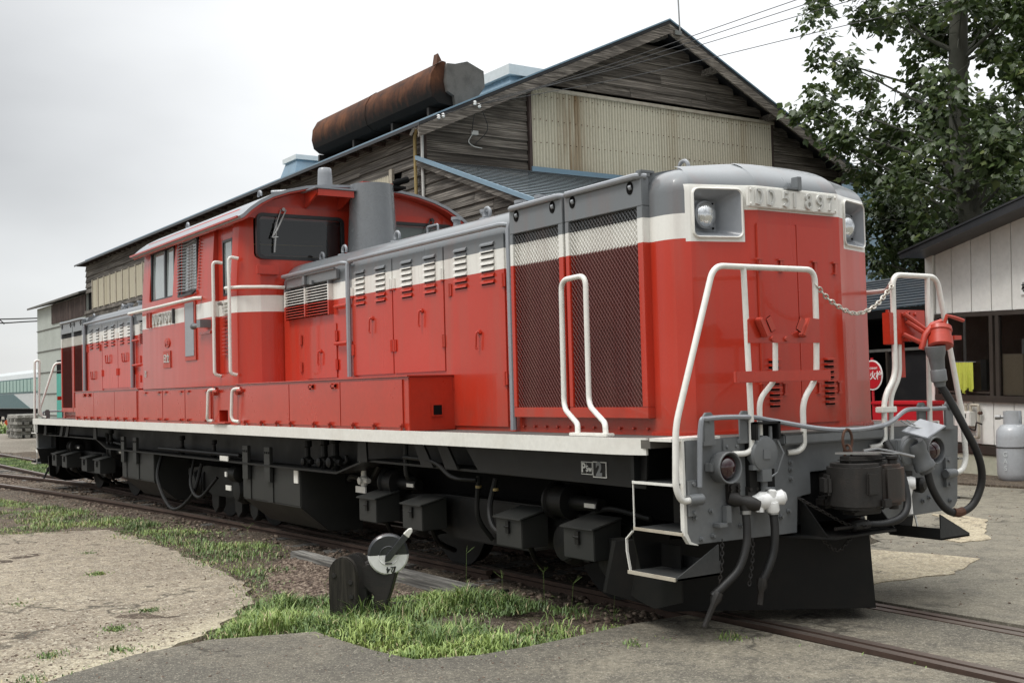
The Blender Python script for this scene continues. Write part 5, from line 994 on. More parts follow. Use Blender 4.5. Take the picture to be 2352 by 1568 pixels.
def halfdisc(a0, a1, name, mat, lab):
    g = G(); k = 20; R0 = .146; q = np.linspace(a0, a1, k)
    prof = [(-.03, R0 - .012), (-.022, R0), (.018, R0), (.03, R0 - .012)]
    vs = []
    for h, r in prof: vs += [dc + dn * h + du * (r * math.cos(t_)) + dv * (r * math.sin(t_)) for t_ in q]
    fs = [(i * k + j, i * k + j + 1, (i + 1) * k + j + 1, (i + 1) * k + j) for i in range(3) for j in range(k - 1)] + [tuple(range(3 * k, 4 * k)), tuple(range(k - 1, -1, -1)), (0, k, 2 * k, 3 * k, 4 * k - 1, 3 * k - 1, 2 * k - 1, k - 1)]
    g.add(vs, fs); return build(g, name, mat, pl_, label=lab, sharp=40)
halfdisc(math.pi + .02, 2 * math.pi - .02, 'weight_half', 'whitegloss', 'white enamelled lower half of the weight'); halfdisc(0, math.pi, 'weight_half', 'blackgloss', 'black upper half of the weight')
ring = [dc + dn * .031 + du * (.072 * math.cos(q)) + dv * (.072 * math.sin(q)) for q in np.linspace(math.pi, 2 * math.pi, 20)]
build(G().tube(ring, .004, 6), 'cast_ring', 'whitegloss', pl_); ring = [dc + dn * .031 + du * (.06 * math.cos(q)) + dv * (.06 * math.sin(q)) for q in np.linspace(0, math.pi, 16)]; build(G().tube(ring, .004, 6), 'cast_ring', 'blackgloss', pl_)
text('24', .062, .003, 'number_24', 'blackgloss', dc + dn * .033 - dv * .105 + du * .012, -du, -dv, pl_, .001)
g = G(); g.obox(dc + dn * .034 - dv * .062, (.008, .05, .008), Matrix((dn, du, dv)).transposed()); build(g, 'cast_bar', 'duct_end', pl_)
g = G(); a, b_ = dc + dn * .045 + du * -.005 - dv * .02, dc + dn * .05 + du * .125 + dv * .135; ld = (b_ - a).normalized(); lw = ld.cross(dn)
g.add([p + dn * t_ for t_ in (-.014, .014) for p in (a - ld * .035, a + lw * .022, b_ + lw * .022, b_ - lw * .022, a - lw * .022)], [(0, 1, 2, 3, 4), (9, 8, 7, 6, 5)] + [(i, (i + 1) % 5, (i + 1) % 5 + 5, i + 5) for i in range(5)]); build(g, 'lever_arm', 'blackgloss', pl_, bevel=.003)
g = G(); g.add([p + dn * t_ for t_ in (-.017, .017) for p in (b_ + lw * .024, b_ + ld * .055 + lw * .016, b_ + ld * .068, b_ + ld * .055 - lw * .016, b_ - lw * .024)], [(0, 1, 2, 3, 4), (9, 8, 7, 6, 5)] + [(i, (i + 1) % 5, (i + 1) % 5 + 5, i + 5) for i in range(5)]); build(g, 'lever_tip', 'white', pl_, bevel=.004)
g = G(); g.cyl((-2.2, -2.3, .0), (-2.35, -.9, -.06), .018); g.cyl(dc - dn * .03, (-2.20, -2.22, .30), .03); build(g, 'throw_rod', 'ironrust', pl_)

# ================================================================== ENGINE SHED
XG = -13.75; Y0 = 5.0; YR = 10.98; Y1 = 17.0; ZE = 6.62; ZR = 9.40
shed = thing('engine_shed', (-27, 11, 0), 'big weathered timber engine shed with a steep gable and cream corrugated panel behind the engine', 'shed')
def roofz(y): return 6.70 + (y - 4.9) * .4595 if y < YR else 9.495 - (y - YR) * .4595
# dark core behind the boards
g = G(); g.prism([(Y0 + .06, -.1), (Y0 + .06, 6.62), (YR, 9.28), (Y1 - .06, 6.62), (Y1 - .06, -.1)], 'x', -39.2, XG - .05); build(g, 'wall_core', 'dark', shed)
# gable boards
random.seed(11); pt = .205
pm = {}
def plankmesh(length, h, axis, mat, key):
    if key in pm: return pm[key]
    t_, b_ = .010, .052
    if axis == 'y': g = G(); g.add([(0, 0, 0), (0, length, 0), (0, length, h), (0, 0, h), (b_, 0, 0), (b_, length, 0), (t_, length, h), (t_, 0, h)], [(0, 1, 2, 3), (4, 7, 6, 5), (0, 4, 5, 1), (3, 2, 6, 7), (0, 3, 7, 4), (1, 5, 6, 2)])
    else: g = G(); g.add([(0, 0, 0), (length, 0, 0), (length, 0, h), (0, 0, h), (0, -b_, 0), (length, -b_, 0), (length, -t_, h), (0, -t_, h)], [(0, 1, 2, 3), (4, 7, 6, 5), (0, 4, 5, 1), (3, 2, 6, 7), (0, 3, 7, 4), (1, 5, 6, 2)])
    pm[key] = meshof(g, 'plank', mat, (0, 0, 0)); return pm[key]
z = 4.30
def gspans(z):
    """clear spans of boarding at height z on the gable"""
    lim = (z + .12 - 6.62) / .4595; a = Y0 if lim < 0 else 5.0 + lim; b_ = Y1 if lim < 0 else 17.0 - lim
    if z < 7.60: return [(a, 7.42), (14.50, b_)]
    return [(a, b_)]
while z < 9.0:
    for a, b_ in gspans(z):
        y = a
        while y < b_ - .1:
            ln = min(random.choice((1.2, 1.8, 2.4, 3.0, 3.6)), b_ - y)
            if b_ - y - ln < .4: ln = b_ - y
            o = place(plankmesh(1.0, pt + .02, 'y', 'planky', 'gy'), 'plank', (XG + .0 + random.uniform(-.004, .006), y + .003, z + random.uniform(-.006, .006)), shed, rot=(random.uniform(-.004, .004), 0, 0), scale=(1, ln - .006, 1)); y += ln
    z += pt
# long side boards
z = 2.6
while z < 6.50:
    x = -39.2
    while x < XG - .3:
        ln = min(random.choice((2.4, 3.0, 3.6, 4.2)), XG - x)
        if XG - x - ln < .5: ln = XG - x
        xx = x; x += ln
        if z < 5.45 and xx < -31 : continue
        if 4.8 < z < 5.80 and -18.2 < xx < -15.3: ln = min(ln, 2.2)
        place(plankmesh(1.0, pt + .02, 'x', 'plank', 'gx'), 'plank', (xx + .003, Y0 + random.uniform(-.006, .004), z + random.uniform(-.006, .006)), shed, rot=(0, random.uniform(-.003, .003), 0), scale=(ln - .006, 1, 1))
    z += pt
build(G().box(XG - .02, XG + .02, Y0, Y1, -.1, 4.32), 'lower_boarding', 'planky', shed); build(G().box(-28, XG, Y0 - .03, Y0 + .05, -.1, 2.62), 'lower_boarding', 'plank', shed)
# corrugated sheets
def corr(width, h, name, mat, axis, pitch=.076, amp=.019):
    g = G(); n_ = int(width / pitch) * 6; vs = []
    for i in range(n_ + 1):
        t_ = i / n_ * width; d_ = amp * math.cos(2 * math.pi * t_ / pitch)
        vs += ([(d_, t_, 0), (d_, t_, h)] if axis == 'y' else [(t_, -d_, 0), (t_, -d_, h)])
    g.add(vs, [(2 * i, 2 * i + 2, 2 * i + 3, 2 * i + 1) for i in range(n_)]); return meshof(g, name, mat, (0, 0, 0), 60, flip=False)
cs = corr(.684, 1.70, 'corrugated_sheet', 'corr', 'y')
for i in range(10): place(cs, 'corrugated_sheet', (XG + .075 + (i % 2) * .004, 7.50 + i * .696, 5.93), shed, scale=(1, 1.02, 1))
g = G()
for zr in (6.02, 6.55, 7.02, 7.52):
    for k in range(46):
        g.lathe((XG + .094, 7.56 + k * .152, zr + random.uniform(-.01, .01)), (1, 0, 0), [(0, .012), (.012, .010)], 5)
o = build(g, 'sheet_nail', 'rust', shed); o['kind'] = 'stuff'
for (a, b_, c_, d_) in ((7.40, 14.56, 7.625, 7.70),): build(G().box(XG + .03, XG + .13, a, b_, c_, d_), 'head_trim', 'cream', shed, bevel=.006)
build(G().box(XG + .03, XG + .11, 7.42, 7.49, 5.93, 7.63), 'side_trim', 'plankz', shed); build(G().box(XG + .03, XG + .11, 14.46, 14.53, 5.93, 7.63), 'side_trim', 'plankz', shed)
build(G().prism([(Y0 + .01, 5.98), (Y0 - .10, 5.98), (Y0 - .10, -.1), (Y0 + .01, -.1)], 'x', XG - .02, XG + .07) if False else G().box(XG - .04, XG + .05, Y0 - .06, Y0 + .04, -.1, 6.60), 'corner_board', 'plankz', shed)
# roof: two slopes, blue sheet over dark edge
for sgn in (-1, 1):
    ya = 4.62 if sgn < 0 else 17.36
    za = roofz(ya) if sgn < 0 else 9.495 - (ya - YR) * .4595
    g = G(); g.prism([(ya, za - .075), (YR, 9.42), (YR, 9.485), (ya, za - .01)], 'x', -39.5, XG + .50); build(g, 'roof_deck', 'blackroof', shed)
    in_ = .40 if sgn < 0 else .10; yi = ya - sgn * in_; zi = za + in_ * .4595
    g = G(); g.prism([(yi, zi - .008), (YR, 9.487), (YR, 9.520), (yi, zi + .025)], 'x', -39.5, XG + .52); build(g, 'roof_sheet', 'bluesheet', shed)
    g = G(); w_ = .21; g.prism([(ya, za - .085 - w_), (YR, 9.40 - w_), (YR, 9.41), (ya, za - .085)], 'x', XG + .45, XG + .50); build(g, 'barge_board', 'planky', shed)
for x in np.arange(-39.3, XG, .6): build(G().box(x, x + .08, 4.66, 5.02, 6.50, 6.58), 'rafter_end', 'plankz', shed)
g = G(); g.box(XG - .1, XG + .48, 16.9, 17.95, 6.50, 6.72); build(g, 'eave_beam', 'planky', shed, bevel=.01)
for y, z in ((10.9, 9.18), (12.4, 8.6), (14.3, 7.75), (7.2, 7.52)): build(G().box(XG - .1, XG + .45, y - .06, y + .06, z - .07, z + .07), 'purlin_end', 'planky', shed)
# side panels
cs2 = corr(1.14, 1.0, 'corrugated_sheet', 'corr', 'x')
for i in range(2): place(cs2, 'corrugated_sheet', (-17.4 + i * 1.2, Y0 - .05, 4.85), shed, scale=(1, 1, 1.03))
build(G().box(-15.02, -14.90, Y0 - .09, Y0 - .03, 4.8, 5.98), 'side_trim', 'cream', shed)
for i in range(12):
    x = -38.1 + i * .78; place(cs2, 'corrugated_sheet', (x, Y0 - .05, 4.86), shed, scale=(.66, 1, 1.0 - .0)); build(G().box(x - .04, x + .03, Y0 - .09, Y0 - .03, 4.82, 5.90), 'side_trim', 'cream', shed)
build(G().box(-39.2, -28, Y0 - .10, Y0 - .02, 4.70, 4.82), 'sill_board', 'plank', shed)
build(G().box(-39.2, -28, Y0 - .06, Y0, 2.5, 4.70), 'lower_cladding', 'plank', shed)
# pipes and fittings on the corner
build(G().tube(fillet([(-13.62, 4.90, 3.2), (-13.64, 4.90, 6.50), (-13.80, 4.84, 6.60), (-13.9, 4.80, 6.45)], .06), .030, 8), 'downpipe', 'whitepipe', shed)
build(G().tube(fillet([(-13.86, 4.88, 3.2), (-13.88, 4.88, 6.42), (-13.78, 4.88, 6.58), (-13.70, 4.9, 6.5)], .06), .034, 8), 'conduit_pipe', 'gold', shed)
g = G(); g.box(XG + .02, XG + .09, 6.05, 6.20, 6.55, 6.63); g.tube(spline([(XG + .06, 6.07, 6.55), (XG + .07, 5.98, 6.40), (XG + .06, 6.1, 6.32), (XG + .05, 6.3, 6.30)], 6), .010, 6); build(g, 'wall_lamp', 'whitepipe', shed)
for y, z in ((5.04, 6.68), (5.14, 6.72), (5.86, 7.04), (5.96, 7.00)): build(G().lathe((XG + .52, y, z - .03), (0, 0, 1), [(0, .02), (.02, .04), (.04, .025), (.06, .04), (.08, .02)], 10), 'insulator', 'whitegloss', shed)
for pts in ([(XG + .5, 5.9, 7.0), (XG + .3, 5.95, 6.75), (XG + .1, 6.05, 6.6)], [(XG + .5, 6.0, 7.0), (XG + .35, 6.25, 6.62), (XG + .1, 6.1, 6.35)]): build(G().tube(spline(pts, 6), .008, 5), 'loose_wire', 'rubber', shed)
g = G(); g.cyl((XG + .54, 11.24, 9.22), (XG + .54, 11.16, 12.0), .017, n=6); g.box(XG + .48, XG + .56, 11.08, 11.28, 9.17, 9.27); build(g, 'aerial_pole', 'steel', shed)
# lean-to roof against the gable
lean = thing('lean_to', (-11.5, 7, 0), 'low lean-to with a ribbed pale blue roof built against the shed gable', 'lean-to')
ZL = lambda x: 5.98 - (x - XG) * .362
ya, yb, xb = 4.86, 11.2, -9.0
st_ = .185; nst_ = int((xb - XG - .1) / st_)
for i in range(nst_):
    xa_ = XG + .1 + i * st_; build(G().add([(xa_, ya, ZL(xa_) - .004), (xa_ + st_, ya, ZL(xa_ + st_) + .018), (xa_ + st_, yb, ZL(xa_ + st_) + .018), (xa_, yb, ZL(xa_) - .004), (xa_ + st_, ya, ZL(xa_ + st_) - .004), (xa_ + st_, yb, ZL(xa_ + st_) - .004)], [(0, 1, 2, 3)]).add([(xa_ + st_, ya, ZL(xa_ + st_) + .018), (xa_ + st_, ya, ZL(xa_ + st_) + .006), (xa_ + st_, yb, ZL(xa_ + st_) + .006), (xa_ + st_, yb, ZL(xa_ + st_) + .018)], [(0, 1, 2, 3)], 1), 'roof_strip', ['blueroof', 'blackroof'], lean, flip=False)  # riser faces coloured black as painted shadow lines under each lap
g = G(); g.prism([(XG, ZL(XG) + .05), (xb, ZL(xb) + .05), (xb, ZL(xb) - .03), (XG, ZL(XG) - .03)], 'y', 4.80, 4.86); build(g, 'roof_edge', 'bluesheet', lean)
g = G(); g.prism([(XG, ZL(XG) - .032), (xb, ZL(xb) - .032), (xb, ZL(xb) - .15), (XG, ZL(XG) - .15)], 'y', 4.83, 4.875); build(g, 'barge_board', 'plank', lean)
build(G().box(XG + .04, XG + .14, 7.45, 11.2, 5.90, 6.03), 'flashing', 'bluesheet', lean)
zz = 3.0; i = 0
while zz < 5.80:
    xe = XG + (5.98 - .18 - zz) / .362; xe = min(xe, -9.05); x = XG + .06
    while x < xe - .1:
        ln = min(random.choice((1.8, 2.4, 3.0)), xe - x); place(plankmesh(1.0, pt + .02, 'x', 'plank', 'gx'), 'plank', (x + .003, 4.98 + random.uniform(-.004, .004), zz - .0), lean, scale=(ln - .006, 1, 1)); x += ln
    zz += pt
for yy_ in (4.95, 8.0, 11.0): build(G().box(-9.25, -9.13, yy_, yy_ + .12, -.1, ZL(-9.2) - .05), 'lean_to_post', 'plankz', lean)
build(G().prism([(XG + .06, 0), (XG + .06, 5.75), (-9.05, 4.15), (-9.05, 0)], 'y', 4.99, 5.1), 'wall_core', 'plank', lean)
# rear annex
ann = thing('annex', (-44, 6, 0), 'pale clad annex with dark upper boards at the far end of the engine shed', 'annex')
g = G(); g.prism([(5.0, -.1), (5.0, 5.50), (9, 6.6), (13, 5.5), (13, -.1)], 'x', -47.7, -39.25); build(g, 'wall', 'palewall', ann)
g = G(); g.prism([(4.7, 5.48), (9, 6.68), (9, 6.76), (4.7, 5.56)], 'x', -48.3, -39.2); g.prism([(13.3, 5.48), (9, 6.68), (9, 6.76), (13.3, 5.56)], 'x', -48.3, -39.2); build(g, 'roof', 'duct_end', ann)
for zz in (.9, 1.8, 2.7, 3.6, 4.5): build(G().box(-47.72, -39.3, 4.965, 4.998, zz, zz + .03), 'joint_strip', 'duct_end', ann)
for i in range(26): 
    x = -44.85 + i * .215; place(meshof(G().box(0, .20, -.03, 0, 0, .80), 'upright_board', 'plankz', (0, 0, 0)) if i == 0 else _ub, 'upright_board', (x, 4.99, 4.68), ann, scale=(1, 1, random.uniform(.97, 1.0)))
    if i == 0: _ub = bpy.data.objects[-1].data if False else [o for o in ann.children if o.name.startswith('upright_board')][0].data
build(G().box(-44.1, -39.5, 4.98, 5.02, -.05, 3.15), 'door_opening', 'dark', ann); build(G().box(-44.0, -42.6, 4.95, 4.975, -.05, 2.6), 'teal_door', 'green', ann)
# smoke duct on the roof
duct = thing('smoke_duct', (-16.5, 5.9, 7.1), 'long rusty smoke duct resting along the shed roof edge', 'duct')
pf = [(5.72, 7.08), (5.36, 7.12), (5.22, 7.22), (5.17, 7.42), (5.20, 7.66), (5.32, 7.86), (5.46, 7.95), (5.54, 7.94)]
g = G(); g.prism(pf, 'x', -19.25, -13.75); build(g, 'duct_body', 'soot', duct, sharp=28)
for x in (-16.55,): build(G().prism([(y - .01 if y < 5.5 else y, zz + (.008 if zz > 7.6 else -.006)) for y, zz in pf], 'x', x, x + .035), 'duct_seam', 'soot', duct, sharp=28)
g = G(); g.prism([(5.52, 7.89), (5.48, 7.55), (5.52, 7.34), (5.66, 7.27), (5.70, 7.02), (6.05, 7.0), (6.20, 7.30), (6.38, 7.52), (6.36, 7.84), (5.98, 7.985), (5.70, 7.90)], 'x', -14.7, -13.66); build(g, 'duct_end_box', 'duct_end', duct, sharp=28)
g = G(); g.prism([(5.42, 7.93), (5.34, 8.07), (5.30, 7.86)], 'x', -13.86, -13.70); build(g, 'bent_lip', 'rust', duct)
g = G(); g.lathe((-14.5, 6.30, 7.75), (-.2, .6, .25), [(0, .16), (.30, .17), (.31, .13)], 16); build(g, 'flue_stub', 'blackroof', duct)
g = G(); 
for x in (-19.3, -17.5, -15.7, -14.2): g.box(x, x + .08, 5.35, 6.3, 6.85, 7.10)
build(g, 'duct_cradle', 'ironrust', duct)
def cowl(x, y, zb, s, lab):
    t_ = thing('roof_cowl', (x, y, zb), lab, 'roof vent', 'roof vents on the shed')
    g = G(); w0, w1 = .95 * s, .62 * s; h = .75 * s; g.add([(x - w0, y - w0, zb - .2), (x + w0, y - w0, zb - .2), (x + w0, y + w0, zb - .2), (x - w0, y + w0, zb - .2), (x - w1, y - w1, zb + h), (x + w1, y - w1, zb + h), (x + w1, y + w1, zb + h), (x - w1, y + w1, zb + h)], [(0, 1, 5, 4), (1, 2, 6, 5), (2, 3, 7, 6), (3, 0, 4, 7), (4, 5, 6, 7)]); build(g, 'cowl_base', 'bluesheet', t_)
    w = .72 * s; g = G().box(x - w, x + w, y - w, y + w, zb + h + .002, zb + h + .20 * s); g.add([(x - w, y - w, zb + h + .2 * s), (x + w, y - w, zb + h + .2 * s), (x + w, y + w, zb + h + .2 * s), (x - w, y + w, zb + h + .2 * s), (x, y, zb + h + .32 * s)], [(0, 1, 4), (1, 2, 4), (2, 3, 4), (3, 0, 4)]); build(g, 'cowl_cap', 'whitesheet', t_)
cowl(-15.45, 8.45, 7.38, 1.1, 'blue roof vent with a white cap nearest the gable'); cowl(-23.2, 6.75, 7.26, .62, 'blue roof vent with a white cap further back, left of the rusty duct')

# ================================================================== SMALL OFFICE (right)
AN = math.radians(-11.5)
off = thing('office_building', (-5.757, 10.064, 0), 'small cream panelled office with brown windows and black sloping roof edge', 'building', local=True)
off.rotation_mode = 'XYZ'; off.matrix_world = Matrix.Translation((-5.757, 10.064, 0)) @ Matrix.Rotation(AN, 4, 'Z') @ Matrix.Rotation(math.radians(1.7), 4, 'Y')
# local frame: x along the wall, -y towards the tracks
build(G().box(-.76, 5, .06, .12, -.1, 1.12), 'wall_core', 'found', off); build(G().prism([(-.62, 2.5), (5, 2.5), (5, 4.72), (-.62, 3.48)], 'y', .06, .12), 'upper_wall_core', 'panelwall', off)
sx = [-.575, -.215, .195, .60, 1.0, 1.41, 1.82, 2.23, 2.64, 3.05, 3.46]
for a, b_ in zip(sx[:-1], sx[1:]):
    zt = lambda x: 3.50 + (x + .575) * .222 if x < 9 else 0
    g = G().prism([(a + .008, 2.545), (b_ - .008, 2.545), (b_ - .008, zt(b_)), (a + .008, zt(a))], 'y', .0, .055); build(g, 'wall_panel', 'panelwall', off, bevel=.003)
    g = G().box(a + .006, b_ - .006, .0, .055, .50, 1.155); build(g, 'lower_panel', 'panelwall', off, bevel=.003)
build(G().box(-.775, -.60, -.03, .14, -.05, 3.60), 'corner_post', 'white', off, bevel=.006)
build(G().prism([(-.77, 3.52), (5, 4.83), (5, 4.66), (-.77, 3.44)], 'y', -.55, -.50), 'barge_board', 'blackroof', off)
build(G().prism([(-.79, 3.55), (5, 4.865), (5, 4.835), (-.79, 3.52)], 'y', -.57, 6), 'roof', 'blackroof', off)
build(G().prism([(-.76, 3.50), (5, 4.80), (5, 4.72), (-.76, 3.46)], 'y', -.50, .055), 'soffit', 'blackroof', off)
build(G().box(-.60, 5, -.045, .06, .345, .475), 'skirting_strip', 'brownframe', off, bevel=.004)
build(G().box(-.76, 5, -.02, .06, -.1, .335), 'plinth', 'found', off, bevel=.006)
fr = []
wn_ = build(G().box(-.58, 5, -.03, .05, 2.47, 2.535).box(-.58, 5, -.05, .05, 1.155, 1.25), 'window_frame', 'brownframe', off, bevel=.003)
for x in (-.56, .60, .72, 1.9, 3.0): build(G().box(x - .035, x + .035, -.028, .04, 1.25, 2.47), 'window_mullion', 'brownframe', off)
for a, b_ in ((-.52, .04), (.04, .60), (.72, 1.9), (1.93, 3.0)):
    build(G().box(a, b_, -.012, -.006, 1.25, 2.47) if False else G().quad((a, .0, 1.25), (b_, .0, 1.25), (b_, .0, 2.47), (a, .0, 2.47)), 'window_pane', 'glass', off, flip=False)
build(G().box(.02, .06, -.012, .012, 1.25, 2.47), 'sash_bar', 'steel', off); build(G().box(-.5, .6, -.004, .014, 1.28, 1.31), 'sash_bar', 'brownframe', off)
build(G().prism([(-.1, .06), (4.83, .06), (5.2, 6), (-.1, 6)] if False else [(.06, -.1), (6, -.1), (6, 4.80), (.06, 4.72)], 'x', 4.95, 5.0), 'side_wall', 'panelwall', off); build(G().box(-.74, -.70, .12, 6, -.1, 3.44), 'side_wall', 'panelwall', off)
# room behind the glass
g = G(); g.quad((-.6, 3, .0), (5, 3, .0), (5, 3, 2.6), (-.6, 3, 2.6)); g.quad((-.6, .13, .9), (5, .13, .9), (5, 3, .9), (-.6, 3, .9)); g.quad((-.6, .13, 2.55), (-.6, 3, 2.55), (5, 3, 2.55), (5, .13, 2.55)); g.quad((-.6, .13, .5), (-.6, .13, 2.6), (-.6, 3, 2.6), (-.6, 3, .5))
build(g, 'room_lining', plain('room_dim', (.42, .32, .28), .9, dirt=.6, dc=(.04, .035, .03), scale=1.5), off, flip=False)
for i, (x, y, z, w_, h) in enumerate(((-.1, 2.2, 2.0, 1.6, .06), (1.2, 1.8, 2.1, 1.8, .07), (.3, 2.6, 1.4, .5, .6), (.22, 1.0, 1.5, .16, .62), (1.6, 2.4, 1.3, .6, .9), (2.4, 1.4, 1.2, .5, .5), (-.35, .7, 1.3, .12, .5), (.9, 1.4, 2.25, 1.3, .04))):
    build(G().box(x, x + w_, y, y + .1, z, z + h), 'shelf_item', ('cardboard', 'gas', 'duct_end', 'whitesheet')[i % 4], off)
def ofc(o, lab, cat, group=None):
    """give a thing that belongs to the office front its own place in the world"""
    return tag(o, lab, cat, group)
def othing(name, loc, lab, cat):
    o = bpy.data.objects.new(name, None); COL.objects.link(o); ORG[o.name] = (0, 0, 0)
    o.matrix_world = off.matrix_world @ Matrix.Translation(loc); ORG[o.name] = tuple(loc); return tag(o, lab, cat)
bd = othing('tan_board', (.88, .05, 1.26), 'plain tan board leaning inside the office window', 'board'); build(G().box(.615, 1.145, .045, .065, 1.262, 1.885), 'board_panel', 'cardboard', bd)
pp = othing('white_card', (1.3, .05, 1.26), 'small white card at the right edge inside the office window', 'card'); build(G().box(1.17, 1.5, .05, .056, 1.30, 1.52), 'card_sheet', 'white', pp)
tw = othing('yellow_towel', (.1, -.06, 1.3), 'yellow towels hung over a rail at the office window', 'towel')
g = G(); vs = []; k = 26
for lay, (xa, xb, zb) in enumerate(((-.13, .10, 1.30), (.06, .275, 1.335))):
    g = G(); vs = []
    for i in range(k + 1):
        x = xa + (xb - xa) * i / k; f_ = .014 * math.sin(i * .9 + lay * 2) + .008 * math.sin(i * 2.1)
        for j in range(9): zz = 1.76 - (1.76 - zb + .03 * math.sin(i * .35 + lay)) * j / 8; vs.append((x + .012 * j / 8 * lay, -.055 - lay * .02 + f_ * (.25 + j / 8), zz))
    fs = [(i * 9 + j, (i + 1) * 9 + j, (i + 1) * 9 + j + 1, i * 9 + j + 1) for i in range(k) for j in range(8)]
    n0 = len(vs); vs += [(x, y + .006, zz) for x, y, zz in vs]; fs += [tuple(n0 + q for q in f_[::-1]) for f_ in fs]
    g.add(vs, fs); build(g, 'towel_fold', 'yellow', tw, sharp=80)
build(G().cyl((-.16, -.05, 1.765), (.31, -.05, 1.765), .008), 'towel_rail', 'steel', tw)
sg_ = othing('name_board', (1.5, -.02, 2.75), 'small white sign on the cream panels at the right edge', 'sign'); s1 = build(G().box(1.185, 2.1, -.025, -.002, 2.755, 2.965), 'sign_plate', 'whitegloss', sg_, bevel=.003)
text('検修室', .145, .004, 'sign_letters', 'dark', (1.43, -.028, 2.860), (1, 0, 0), (0, 0, 1), sg_, .003)
# gas meter and pipes
mt_ = othing('gas_meter', (.2, -.1, .6), 'white gas meter with grimy cream pipes on the office wall', 'meter')
build(G().box(.035, .26, -.14, -.01, .77, 1.0), 'meter_case', 'white', mt_, bevel=.012); build(G().box(.07, .18, -.146, -.14, .90, .96), 'meter_dial', 'dark', mt_); build(G().box(.08, .15, -.146, -.14, .80, .85), 'meter_dial', 'duct_end', mt_)
build(G().tube(fillet([(.20, -.06, .98), (.20, -.06, 1.10), (.36, -.06, 1.10), (.36, -.06, .60), (.04, -.06, .60)], .02), .022, 8), 'meter_pipe', 'cream', mt_); build(G().tube(fillet([(.10, -.06, .98), (.10, -.06, 1.12)], .02), .022, 8), 'meter_pipe', 'cream', mt_)
build(G().cyl((.10, -.06, 1.09), (.10, -.06, 1.12), .03), 'pipe_union', 'cream', mt_); build(G().cyl((.20, -.06, 1.0), (.20, -.06, 1.03), .03), 'pipe_union', 'cream', mt_); build(G().cyl((.36, -.06, .98), (.42, -.06, .98), .025), 'pipe_union', 'rust', mt_)
build(G().tube(spline([(.09, -.08, .72), (.20, -.10, .735), (.36, -.14, .72), (.50, -.25, .82), (.62, -.35, .855), (.78, -.42, .84)], 8), .013, 8), 'gas_hose', 'rubber', mt_)
build(G().cyl((.10, -.07, .79), (.11, -.07, .50), .012), 'meter_pipe', 'ironrust', mt_)
gc = thing('gas_cylinder', (-4.50, 9.42, -.05), 'grey gas cylinder standing against the office wall', 'gas cylinder')
cx_, cy_ = -4.50, 9.42
g = G(); g.lathe((cx_, cy_, .02), (0, 0, 1), [(0, .20), (.03, .225), (.10, .237), (.62, .237), (.72, .225), (.79, .17), (.82, .09)], 36); build(g, 'cylinder_body', 'gas', gc, sharp=40)
g = G(); g.lathe((cx_, cy_, -.05), (0, 0, 1), [(0, .19), (.09, .19), (.10, .18)], 30); build(g, 'foot_ring', 'gas', gc)
for k in range(8): q = math.radians(-170 + k * 24); build(G().lathe((cx_ + .189 * math.cos(q), cy_ + .189 * math.sin(q), .0), (math.cos(q), math.sin(q), 0), [(0, .014), (.003, .014)], 8), 'foot_hole', 'dark', gc)
g = G(); 
for a0, a1 in ((200, 345), (20, 165)):
    q = [math.radians(t_) for t_ in np.linspace(a0, a1, 14)]; vs = [(cx_ + r * math.cos(t_), cy_ + r * math.sin(t_), zz) for zz in (.82, 1.02) for r in (.125,) for t_ in q]; g.add(vs + [(cx_ + (x - cx_) * .94, cy_ + (y - cy_) * .94, zz) for x, y, zz in vs], [(i, i + 1, i + 15, i + 14) for i in range(13)] + [(i + 28, i + 42, i + 43, i + 29) for i in range(13)] + [(i + 14, i + 15, i + 43, i + 42) for i in range(13)])
build(g, 'valve_guard', 'gas', gc); g = G(); g.lathe((cx_, cy_, .84), (0, 0, 1), [(0, .04), (.10, .035), (.12, .05), (.15, .05)], 10); g.lathe((cx_ - .02, cy_ - .03, .93), (-.9, -.4, 0), [(0, .025), (.12, .025), (.13, .035), (.2, .035)], 10); build(g, 'valve', 'steel', gc)
build(G().tube([(cx_ + .241 * math.cos(q), cy_ + .241 * math.sin(q), .50) for q in np.linspace(0, 2 * math.pi, 31)[:-1]], .008, 6, closed=True), 'retaining_chain', 'ironrust', gc)
text('G\nA\nS', .10, .002, 'stencil', 'whitesheet', (cx_ + .015, cy_ - .242, .30), (1, 0, 0), (0, 0, 1), gc)
# entrance annex left of the office
ent = thing('entrance_annex', (-8.2, 12.3, 0), 'dark entrance lean-to with a ribbed slate blue roof beside the office', 'annex', local=True); ent.matrix_world = Matrix.Translation((-5.757, 10.064, 0)) @ Matrix.Rotation(AN, 4, 'Z')
g = G(); k = 12
for i in range(k): 
    z0, z1 = 2.78 + i * .066, 2.78 + (i + 1) * .066; y0, y1 = .6 + i * .17, .6 + (i + 1) * .17
    build(G().add([(-7, y0, z0 + .022), (-.78, y0, z0 + .022), (-.78, y1 + .02, z1 + .004), (-7, y1 + .02, z1 + .004), (-7, y0, z0), (-.78, y0, z0)], [(0, 1, 2, 3), (4, 5, 1, 0)]), 'roof_strip', 'darkroof', ent, flip=False)
build(G().box(-7, -.78, .58, .70, 2.62, 2.775), 'eave_fascia', 'dark', ent)
build(G().box(-7, -.78, 1.9, 2.0, -.05, 2.7), 'back_wall', 'dark', ent)
build(G().box(-7, -.78, .60, 1.9, 2.60, 2.65), 'canopy', 'dark', ent); build(G().box(-7, -.78, .75, .80, 2.02, 2.07), 'door_head', 'duct_end', ent)
for x in (-1.55, -1.42, -1.28, -1.0, -2.6, -4.0): build(G().box(x, x + .045, .74, .80, 0, 2.03), 'door_stile', 'brownframe' if x < -1.5 else 'duct_end', ent)
build(G().box(-2.6, -.8, .81, .82, 0, 2.02), 'door_glass', 'blackroof', ent)
